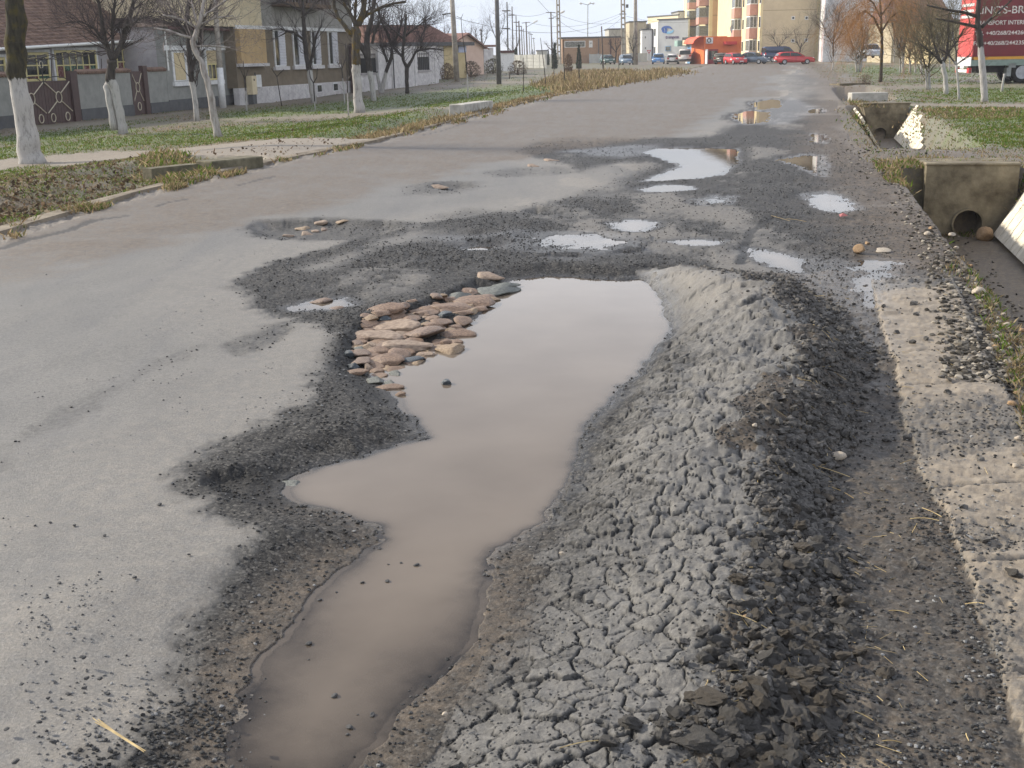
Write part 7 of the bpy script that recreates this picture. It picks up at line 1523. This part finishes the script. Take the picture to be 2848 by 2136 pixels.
# --- clods of broken asphalt along the foot of the ridge
clod_m = mat('asphalt_clod', (.013, .012, .011), (.17, .158, .142), 38, .9, .8, 90, lo=.3, hi=.72, bdist=.01)
clod_b = mat('brown_clod', (.022, .018, .013), (.165, .140, .110), 38, .92, .8, 90, lo=.3, hi=.72, bdist=.01)
CL = [rock_data('asphalt_clod', 500 + i, clod_m if i % 3 else clod_b, flatshade=True, sub=3, cuts=13, rough_=.24, flat=.75) for i in range(14)]
items = []
RA = np.array(RID)
def ridge_pt(t, side):
    i = int(min(t, len(RA) - 1.001)); f = t - i; q = RA[i] * (1 - f) + RA[i + 1] * f; e = RA[i + 1] - RA[i]; n = np.array([-e[1], e[0]]); n /= np.hypot(*n); return q[:2] + n * side * q[4], q
for _ in range(8200):
    t = R.uniform(1.0, 11.8); u = R.gauss(.68, .30) + .18 * math.sin(t * 5.3) * .6; xy, q = ridge_pt(t, u)
    if xy[1] > 8.6 and u < .5: continue
    dens = 1 if u < 1.05 else .35 if u < 1.4 else .12
    if R.random() > dens: continue
    s_ = R.choice([.007, .008, .009, .010, .012, .014, .017, .021, .026]) * R.uniform(.75, 1.25) * (1.0 if u < 1.15 else .7)
    if R.random() < .016 and .3 < u < 1.1: s_ = R.uniform(.026, .038)
    items.append((xy[0], xy[1], s_))
for _ in range(260):                                   # clods strewn over the wet band and the slabs
    y = R.uniform(2.5, 9); x = R.uniform(.75, 3.4) + .24 * (y - 2.5) * .9
    items.append((x, y, R.choice([.008, .010, .012, .016, .02, .028]) * R.uniform(.8, 1.2)))
for px_, py_, s_ in ((1960, 1990, .062), (2030, 2040, .058), (2125, 1985, .055), (2195, 2000, .058), (1950, 2110, .066), (2040, 1880, .05), (2310, 1590, .05), (2330, 1555, .045), (2150, 1210, .05), (2330, 1430, .035), (2290, 1700, .04), (2000, 1820, .045), (2120, 1870, .05), (2350, 1250, .045), (2300, 1010, .06), (2260, 1120, .06), (2380, 960, .05), (2200, 1130, .055), (1700, 2100, .04), (1850, 2080, .05), (1760, 2040, .045)):
    q = Pz(px_, py_, .03); items.append((q[0], q[1], s_ * .74))
items = [(x, y, s_) for x, y, s_ in items if 2.3 < y and -.55 < x / y < .5]
items.sort(key=lambda q: -q[2] / q[1])
CLB = [rock_arrays(560 + i, sub=1, cuts=5, rough_=.2, flat=.8) for i in range(8)]
BANDS = ((2.75, 'at the bottom edge of the heap', 'clods at the bottom edge'), (3.05, 'in the heap beside the tyre print', 'clods beside the tyre print'), (3.45, 'in the heap among the long straws', 'clods among the long straws'), (4.0, 'in the middle of the rubble heap', 'clods in the middle heap'), (5.2, 'in the narrow heap near the lone pale stone', 'clods of the narrow heap'), (99, 'below the lifted far end of the ridge', 'clods at the far end'))
def clod_tag(o, x, y, s_):
    for lim, lb_, g_ in BANDS:
        if y < lim: break
    big = s_ > .03; strewn = x > np.interp(y, [2.6, 4.2, 5.4, 7.6, 9.1], [.75, 1.2, 1.62, 2.4, 2.45])
    if strewn: return tag(o, ('large' if big else 'small') + ' stray clod on the wet strip, ' + lb_.replace('in the ', 'near the ').replace('at the ', 'near the '), 'clod', 'strewn ' + g_)
    return tag(o, ('large angular' if big else 'small crumbly') + ' dark asphalt clod ' + lb_, 'clod', ('large ' if big else 'small ') + g_)
for i, (x, y, s_) in enumerate(items[:298]):
    o = bpy.data.objects.new('asphalt_clod', CL[R.randrange(14)]); link(o); o.location = (x, y, zat(x, y) + s_ * .32); o.scale = (s_ * R.uniform(.9, 1.3), s_ * R.uniform(.8, 1.1), s_ * R.uniform(.75, 1.05)); o.rotation_euler = (R.uniform(-.4, .4), R.uniform(-.4, .4), R.uniform(0, 6.28))
    clod_tag(o, x, y, s_)
scatter_rocks('clod_litter', [(x, y, zat(x, y) + s_ * .3, s_, R.uniform(.7, 1.), R.uniform(0, 6.28), R.uniform(-.4, .4)) for x, y, s_ in items[298:]], CLB, clod_m)

# --- single stones
stone_d = mat('stone_dark', (.045, .045, .047), (.11, .108, .105), 18, .75, .5, 60); stone_l = mat('stone_pale', lin(150, 138, 122), lin(196, 184, 166), 12, .8, .4, 50); stone_t = mat('stone_tan', lin(128, 100, 72), lin(178, 150, 116), 12, .8, .4, 50)
SDm = [rock_data('stone', 700 + i, stone_d, sub=3, cuts=9, rough_=.08, flat=.8) for i in range(5)]; SLm = [rock_data('stone', 720 + i, stone_l, sub=3, cuts=4, rough_=.05, flat=.8) for i in range(3)]; STm = [rock_data('stone', 740 + i, stone_t, sub=3, cuts=5, rough_=.06, flat=.85) for i in range(3)]
def stone(px_, py_, w_, me, label, group=None, z=0., sink=.35, name='stone', fl=.8):
    q = Pz(px_, py_, z); k = q[1] * _cp / F; s_ = w_ * k / 2; o = bpy.data.objects.new(name, me); link(o); o.location = (q[0], q[1], max(z, zat(q[0], q[1])) + s_ * sink * fl); o.scale = (s_ * 1.1, s_, s_ * fl); o.rotation_euler = (R.uniform(-.2, .2), R.uniform(-.2, .2), R.uniform(0, 6.28)); return tag(o, label, 'stone', group)
for a, b, w_ in ((860, 1791, 23), (931, 1936, 26), (973, 2024, 24), (966, 2044, 14), (1035, 1989, 22), (890, 1669, 16), (1078, 1617, 16), (1159, 1572, 20), (1008, 1621, 14), (1055, 1526, 14), (858, 1835, 8), (1115, 1566, 10), (995, 1988, 8), (935, 1648, 9), (1080, 1570, 9)):
    stone(a, b, w_, R.choice(SDm), 'small dark stone poking out of the muddy near end of the big puddle', 'stones in the muddy end of the puddle', -.072, .25)
for a, b, w_ in ((458, 2020, 26), (505, 2010, 24), (638, 2015, 24), (533, 1963, 22), (569, 1955, 18), (555, 1950, 16), (150, 2065, 26), (447, 1955, 18), (248, 2046, 20), (538, 1715, 18), (522, 1742, 18), (550, 1744, 14), (709, 1662, 14), (775, 1526, 14), (802, 1504, 14), (375, 1607, 14), (526, 1543, 12), (165, 1623, 14), (230, 1830, 22), (240, 1888, 20), (237, 1915, 20), (277, 1890, 18), (190, 1932, 20), (134, 1943, 18), (60, 1905, 16), (300, 1932, 16), (352, 2010, 14), (45, 2120, 28), (290, 1490, 12), (208, 1462, 12), (140, 1455, 12), (445, 1404, 14), (110, 2010, 18), (20, 2030, 20), (340, 2062, 16)):
    stone(a, b, w_, R.choice(SDm), 'dark grey stone loose on the dusty asphalt left of the big puddle', 'loose stones on the dusty asphalt', 0, .4)
stone(2330, 1288, 44, SLm[0], 'pale rounded stone lying alone beside the rubble heap'); stone(1563, 1541, 18, SLm[1], 'small white pebble perched on the crazed ridge', z=.06); stone(1237, 1988, 20, SLm[2], 'pinkish pebble at the near end of the ridge by the muddy shore'); stone(2074, 1745, 22, STm[0], 'tan pebble among the dark clods of the near heap', z=.06); stone(2190, 2085, 24, SLm[0], 'whitish stone at the bottom of the rubble by the tyre print')
stone(2738, 668, 52, STm[1], 'big brown boulder resting in the ditch by the headwall pipe', z=-1.0, sink=.6, fl=1.0); stone(2392, 705, 36, STm[2], 'lump of brown earth standing in the wet mud past the ridge', sink=.7, fl=1.0); stone(2455, 698, 46, SLm[1], 'flat pale stone chip lying on the wet mud', sink=.3, fl=.25); stone(2412, 680, 16, STm[0], 'small orange stone beyond the lump of brown earth'); stone(2702, 770, 30, SLm[2], 'round pale pebble on the gravel bank of the ditch', z=-.05)
for a, b, w_ in ((2750, 985, 26), (2735, 990, 18), (2770, 978, 30), (2800, 905, 22), (2775, 900, 22), (2812, 1148, 28), (2828, 1105, 20), (2720, 830, 40), (2648, 655, 20), (2590, 640, 14), (2840, 920, 20), (2790, 880, 16), (2830, 1250, 26), (2820, 1330, 22), (2580, 655, 24), (2660, 690, 14), (2700, 740, 12)):
    stone(a, b, w_, R.choice(SLm + STm), 'rounded pale pebble among dark grit on the ditch bank edge', 'pale pebbles on the ditch bank', -.02, .3)
stone(2095, 1360 - 60, 20, SLm[0], 'cream pebble on the wet strip near the foot of the heap', z=.0)
# gravel -------------------------------------------------------------------
GB = [rock_arrays(800 + i, sub=1, cuts=6, rough_=.1, flat=.8) for i in range(10)]
def pick(weight, n):
    w = np.clip(weight, 0, None).astype(float); w /= w.sum(); return NR.choice(len(w), n, p=w)
dens_w = np.where((GYv > 2.4) & (GYv < 26) & (np.abs(S2.ravel()) < .48) & (sdR < .1) & (sdL > 0), wet * (1 - sheen * .4) * (~(RID_ON & (rub < .3))), 0) * (.25 + .75 * ss(-.2, .5, wn1)) * np.where(GYv > 6.5, np.where(GYv > 10, 2.2, 1.4), .55) * (Z > -.075)
gi = []; gc = []
def add_gravel(idx, lo, hi, pale=.06, base=.05):
    for i in idx:
        y = GYv[i] + R.uniform(-.5, .5) * .01 * GYv[i]; x = GX[i] + R.uniform(-.5, .5) * .003 * GYv[i]; s_ = R.uniform(lo, hi) ** 1 * (1 + .03 * y); gi.append((x, y, zat(x, y) + s_ * .25, s_, R.uniform(.6, 1), R.uniform(0, 6.28), R.uniform(-.4, .4)))
        v = R.uniform(.16, .28) if R.random() < pale * .6 else R.uniform(base * .5, base * 1.9); gc.append((v * 1.01, v, v * .97))
add_gravel(pick(dens_w, 19000), .003, .0085, .09)
dw2 = np.where((GYv > 2.4) & (GYv < 12) & (wet < .5) & (sdL > 0) & (sdR < 0) & (np.abs(S2.ravel()) < .48), 1., 0) * ss(-.1, .7, wn1 + .6 * ss(-.1, -.4, GX / GYv) * ss(4.5, 3, GYv)) * (~RID_ON)
add_gravel(pick(dw2, 900), .002, .006, .2, .12)
add_gravel(pick(np.where(RID_ON & (np.abs(S2.ravel()) < .48), .3 + crack, 0), 3500), .002, .006, .05, .06)
gst = pick(np.where((GYv > 6) & (GYv < 24) & (sdR > -.3) & (dx < -.1) & (np.abs(S2.ravel()) < .48), 1., 0), 3800)
for i in gst:
    y = GYv[i]; x = GX[i] + R.uniform(-.01, .01) * y; s_ = R.uniform(.008, .03); gi.append((x, y, zat(x, y) + s_ * .2, s_, .7, R.uniform(0, 6.28), R.uniform(-.3, .3))); v = R.uniform(.08, .32) if R.random() < .5 else R.uniform(.03, .08); gc.append((v * 1.06, v * .95, v * .78))
slb = pick(np.where((sdS < .12) & (GYv < 9.3) & (np.abs(S2.ravel()) < .48), .18 + .6 * cover + jn + ss(.08, 0, np.abs(sdS)) * 1.2, 0), 1100); add_gravel(slb, .003, .009, .12, .06)
scatter_rocks('gravel', gi, GB, STONET, gc)
# straw ----------------------------------------------------------------------
straw_m = mat('straw', lin(140, 118, 76), lin(204, 182, 132), 12, .7)
def straw_at(x, y, L_, yaw, r=.0016, z=None, name='straw'):
    mb = MB(); n = 4; p0 = np.array([x - L_ / 2 * math.cos(yaw), y - L_ / 2 * math.sin(yaw)]); p1 = np.array([x + L_ / 2 * math.cos(yaw), y + L_ / 2 * math.sin(yaw)]); pts = []; bend = R.uniform(-.08, .08) * L_
    za, zb = zat(*p0) + .006, zat(*p1) + .006
    for i in range(n + 1):
        f = i / n; q = p0 + (p1 - p0) * f + np.array([-math.sin(yaw), math.cos(yaw)]) * bend * math.sin(math.pi * f); zz = za * (1 - f) + zb * f; pts.append((q[0], q[1], max(zz, zat(q[0], q[1]) + .003) + .004 * math.sin(3 * f)))
    mb.tube(pts, r, 4); return mb.build(name, straw_m)
for px_, py_, ln, ang, z in ((1610, 2046, 130, 5, .07), (2060, 1880, 190, 4, .05), (2240, 1545, 110, 12, .02), (2030, 1975, 120, 14, .05), (2130, 1825, 90, 35, .03), (1960, 1915, 60, 60, .06), (2310, 1325, 110, -8, .0), (2330, 1380, 80, -28, .0), (2570, 1462, 80, -12, 0), (2590, 1440, 50, -60, 0), (2270, 1560, 90, 10, .02), (2080, 1765, 110, -18, .05), (2250, 1140, 50, 5, .05), (2280, 920, 60, -30, .15), (2300, 965, 45, -55, .1), (2170, 610, 70, -20, 0), (2215, 612, 60, -8, 0), (2500, 1700, 60, -10, 0), (2520, 1280, 50, 20, 0), (2360, 1560, 60, -25, 0), (2710, 1680, 50, -20, 0), (2690, 2060, 40, 75, 0), (2480, 2070, 60, -8, 0), (2400, 2000, 60, -30, 0), (2130, 1700, 70, 20, .04)):
    q = Pz(px_, py_, z); k = q[1] * _cp / F; yaw = math.atan2(math.sin(math.radians(ang)) * q[1] / H * .8, math.cos(math.radians(ang))); L_ = ln * k * math.hypot(math.cos(math.radians(ang)), math.sin(math.radians(ang)) * min(2.2, q[1] / H * .9)); o = straw_at(q[0], q[1], L_, yaw)
    tag(o, 'stiff yellow straw stalk lying on the rubble and wet strip right of the ridge', 'straw', 'straw stalks on the rubble')
bun = thing('straw_bundle', 'split pale yellow reed stalk lying on the dusty asphalt in the lower corner', 'straw', Pz(330, 2048)); p0, p1 = Pz(265, 2010, .012), Pz(400, 2090, .012)
for i in range(6):
    mb = MB(); a = p0 + np.array([R.uniform(-.012, .012), R.uniform(-.012, .012), R.uniform(0, .012)]); mb.tube([a, p0 * .6 + p1 * .4 + np.array([R.uniform(-.003, .003), R.uniform(-.003, .003), .006]), p1 + np.array([R.uniform(-.004, .004), R.uniform(-.004, .004), .0])], [.0011, .0022, .0012], 4); mb.build('stalk', straw_m, bun)
SV = MB()
for _ in range(420):
    if R.random() < .7: xy, q = ridge_pt(R.uniform(2, 11.8), abs(R.gauss(.8, .5)))
    else: y = R.uniform(2.5, 9); xy = (R.uniform(.8, 3.2) + .22 * (y - 2.5), y)
    L_ = R.choice([.015, .02, .025, .03, .05, .08]) * R.uniform(.7, 1.2); a = R.uniform(0, 6.28); x, y = xy; dx_, dy_ = math.cos(a) * L_ / 2, math.sin(a) * L_ / 2; SV.tube([(x - dx_, y - dy_, zat(x - dx_, y - dy_) + .008), (x + dx_, y + dy_, zat(x + dx_, y + dy_) + .008)], R.uniform(.0006, .0011), 3)
SV.build('straw_litter', straw_m, kind='stuff')
for px_, py_, w_, c, lab, g_ in ((2345, 600, 24, (.36, .12, .11), 'torn faded red wrapper in the mud by the shoulder puddle', None), (317, 547, 14, (.75, .74, .70), 'tiny white scrap of paper at the kerb edge of the verge', None)):
    q = P(px_, py_, .02); k = q[1] * _cp / F * w_ / 2; q[2] = zat(q[0], q[1]) + .02; mb = MB(); mb.add([(q[0] - k, q[1] - k, q[2]), (q[0] + k, q[1] - k * .7, q[2] + .01), (q[0] + k * .9, q[1] + k, q[2]), (q[0] - k * .8, q[1] + k * .8, q[2] + .015), (q[0], q[1], q[2] + k * .8)], [(0, 1, 4), (1, 2, 4), (2, 3, 4), (3, 0, 4)]); tag(mb.build('litter_scrap', mat('litter_%d' % px_, c, None, rough=.5)), lab, 'litter')
# --- grass, weeds and leaf litter ------------------------------------------------
def blades(name, idx, hlo, hhi, nb, cols, wfac=.0009, lean=.5, jit_=1.):
    n = len(idx); m_ = n * nb; i = np.repeat(idx, nb); Y = GYv[i]; X = GX[i] + NR.normal(0, .0016, m_) * Y * jit_; Yy = Y + NR.normal(0, 1, m_) * Y * Y * .0004 * jit_
    z = Z[i]; h = NR.uniform(hlo, hhi, m_) * NR.uniform(.5, 1.2, m_); w = np.maximum(.003, wfac * Y * NR.uniform(.6, 1.3, m_)); a = NR.uniform(0, 6.283, m_); lx = NR.normal(0, lean, m_) * h; ly = NR.normal(0, lean, m_) * h
    bx, by = np.cos(a) * w, np.sin(a) * w; V = np.stack([np.stack([X - bx, Yy - by, z - .01], 1), np.stack([X + bx, Yy + by, z - .01], 1), np.stack([X + lx * .5 + bx * .6, Yy + ly * .5 + by * .6, z + h * .6], 1), np.stack([X + lx, Yy + ly, z + h], 1)], 1).reshape(-1, 3)
    k = np.arange(m_) * 4; Fc = np.concatenate([np.stack([k, k + 1, k + 2], 1), np.stack([k, k + 2, k + 3], 1)])
    c = np.array(cols)[NR.integers(0, len(cols), m_)] * NR.uniform(.65, 1.35, (m_, 1)); C4 = np.repeat(np.concatenate([c, np.ones((m_, 1))], 1), 4, 0)
    o = np_mesh(name, V, Fc, TINT, {'tint': C4}); o['kind'] = 'stuff'; return o
vis = (np.abs(S2.ravel()) < .49) & (GYv > 6) & (GYv < 110); off = (LEFT | RIGHT) & vis & (PATHS < .3) & (driv < .4)
green = [(.085, .145, .018), (.11, .17, .024), (.14, .18, .035), (.065, .11, .016)]; tan_ = [(.30, .23, .13), (.23, .17, .095), (.38, .30, .18), (.16, .115, .065), (.19, .165, .075)]
blades('grass', pick(np.where(off, grass * (DITCH < .6), 0), 34000), .02, .05, 3, green + [(.16, .14, .05)], .00045)
blades('dry_grass', pick(np.where(off, dry * (1 - leaf * .5) * (DITCH < .7), 0), 14000), .015, .05, 3, tan_ + green[:1], .0005, .8)
kerbweed = np.where(LEFT & vis, ss(1.9, .2, -sdKo) * ss(20, 30, GYv) * (driv < .1) * (PATHS < .2) * (.3 + ss(-.3, .4, wn1)), 0)
blades('dry_weeds', pick(kerbweed, 7000), .05, .17, 3, tan_, .0007, .45)
bw = np.where(LEFT & vis & (GYv > 60), ss(2.5, .4, -sdKo), 0) + np.where(LEFT & vis, ss(1., 0, sd_px([(1500, 240), (1750, 200), (1985, 176), (1985, 165), (1800, 172), (1600, 205)], zz=True, margin=4)), 0)
blades('tall_weeds', pick(bw, 4500), .12, .42, 3, tan_, .0006, .3)
for nm, poly, n_, h0, h1 in (('bank_grass', [(2440, 455), (2590, 440), (2848, 460), (2848, 476), (2590, 470), (2530, 520), (2480, 500)], 1300, .03, .09), ('ditch_grass', [(2380, 280), (2420, 290), (2400, 345), (2370, 320)], 500, .05, .14), ('culvert_grass', [(420, 430), (590, 440), (590, 490), (480, 520), (380, 490)], 1600, .04, .14), ('path_grass', [(2530, 300), (2848, 302), (2848, 330), (2540, 330)], 1000, .03, .09), ('bank_weeds', [(2640, 760), (2700, 780), (2860, 1120), (2900, 1350), (2848, 1000), (2700, 700)], 400, .02, .06)):
    blades(nm, pick(np.where(sd_px(poly, margin=2) < .05, 1., 0) * (np.abs(S2.ravel()) < .5), n_), h0, h1, 3, tan_ + green[:2], .0007, .6)
blades('road_edge_tufts', pick(np.where(vis & (sdL > -.35) & (sdL < .05) & (GYv < 60), ss(.2, .5, wn1), 0) + 1e-12, 900), .03, .1, 3, tan_ + green[:1], .0006, .6)
li = pick(np.where(LEFT & vis, leaf + .05 * dry * (GYv < 40) + .25 * dip, 0), 4200); n = len(li); a = NR.uniform(0, 6.283, n); s_ = NR.uniform(.018, .045, n); x = GX[li] + NR.normal(0, .02, n); y = GYv[li] + NR.normal(0, .1, n); z = Z[li] + .012 + NR.uniform(0, .03, n)
ca, sa = np.cos(a) * s_, np.sin(a) * s_; t1, t2 = NR.normal(0, .4, n) * s_, NR.normal(0, .4, n) * s_
V = np.stack([np.stack([x - ca, y - sa, z - t1], 1), np.stack([x + sa * .5, y - ca * .5, z - t2], 1), np.stack([x + ca, y + sa, z + t1], 1), np.stack([x - sa * .5, y + ca * .5, z + t2], 1)], 1).reshape(-1, 3); k = np.arange(n) * 4
c = np.array([(.09, .06, .038), (.14, .10, .065), (.19, .145, .095), (.065, .048, .034), (.24, .20, .15)])[NR.integers(0, 5, n)] * NR.uniform(.7, 1.3, (n, 1)); o = np_mesh('leaf_litter', V, np.stack([k, k + 1, k + 2, k + 3], 1), TINT, {'tint': np.repeat(np.concatenate([c, np.ones((n, 1))], 1), 4, 0)}); o['kind'] = 'stuff'
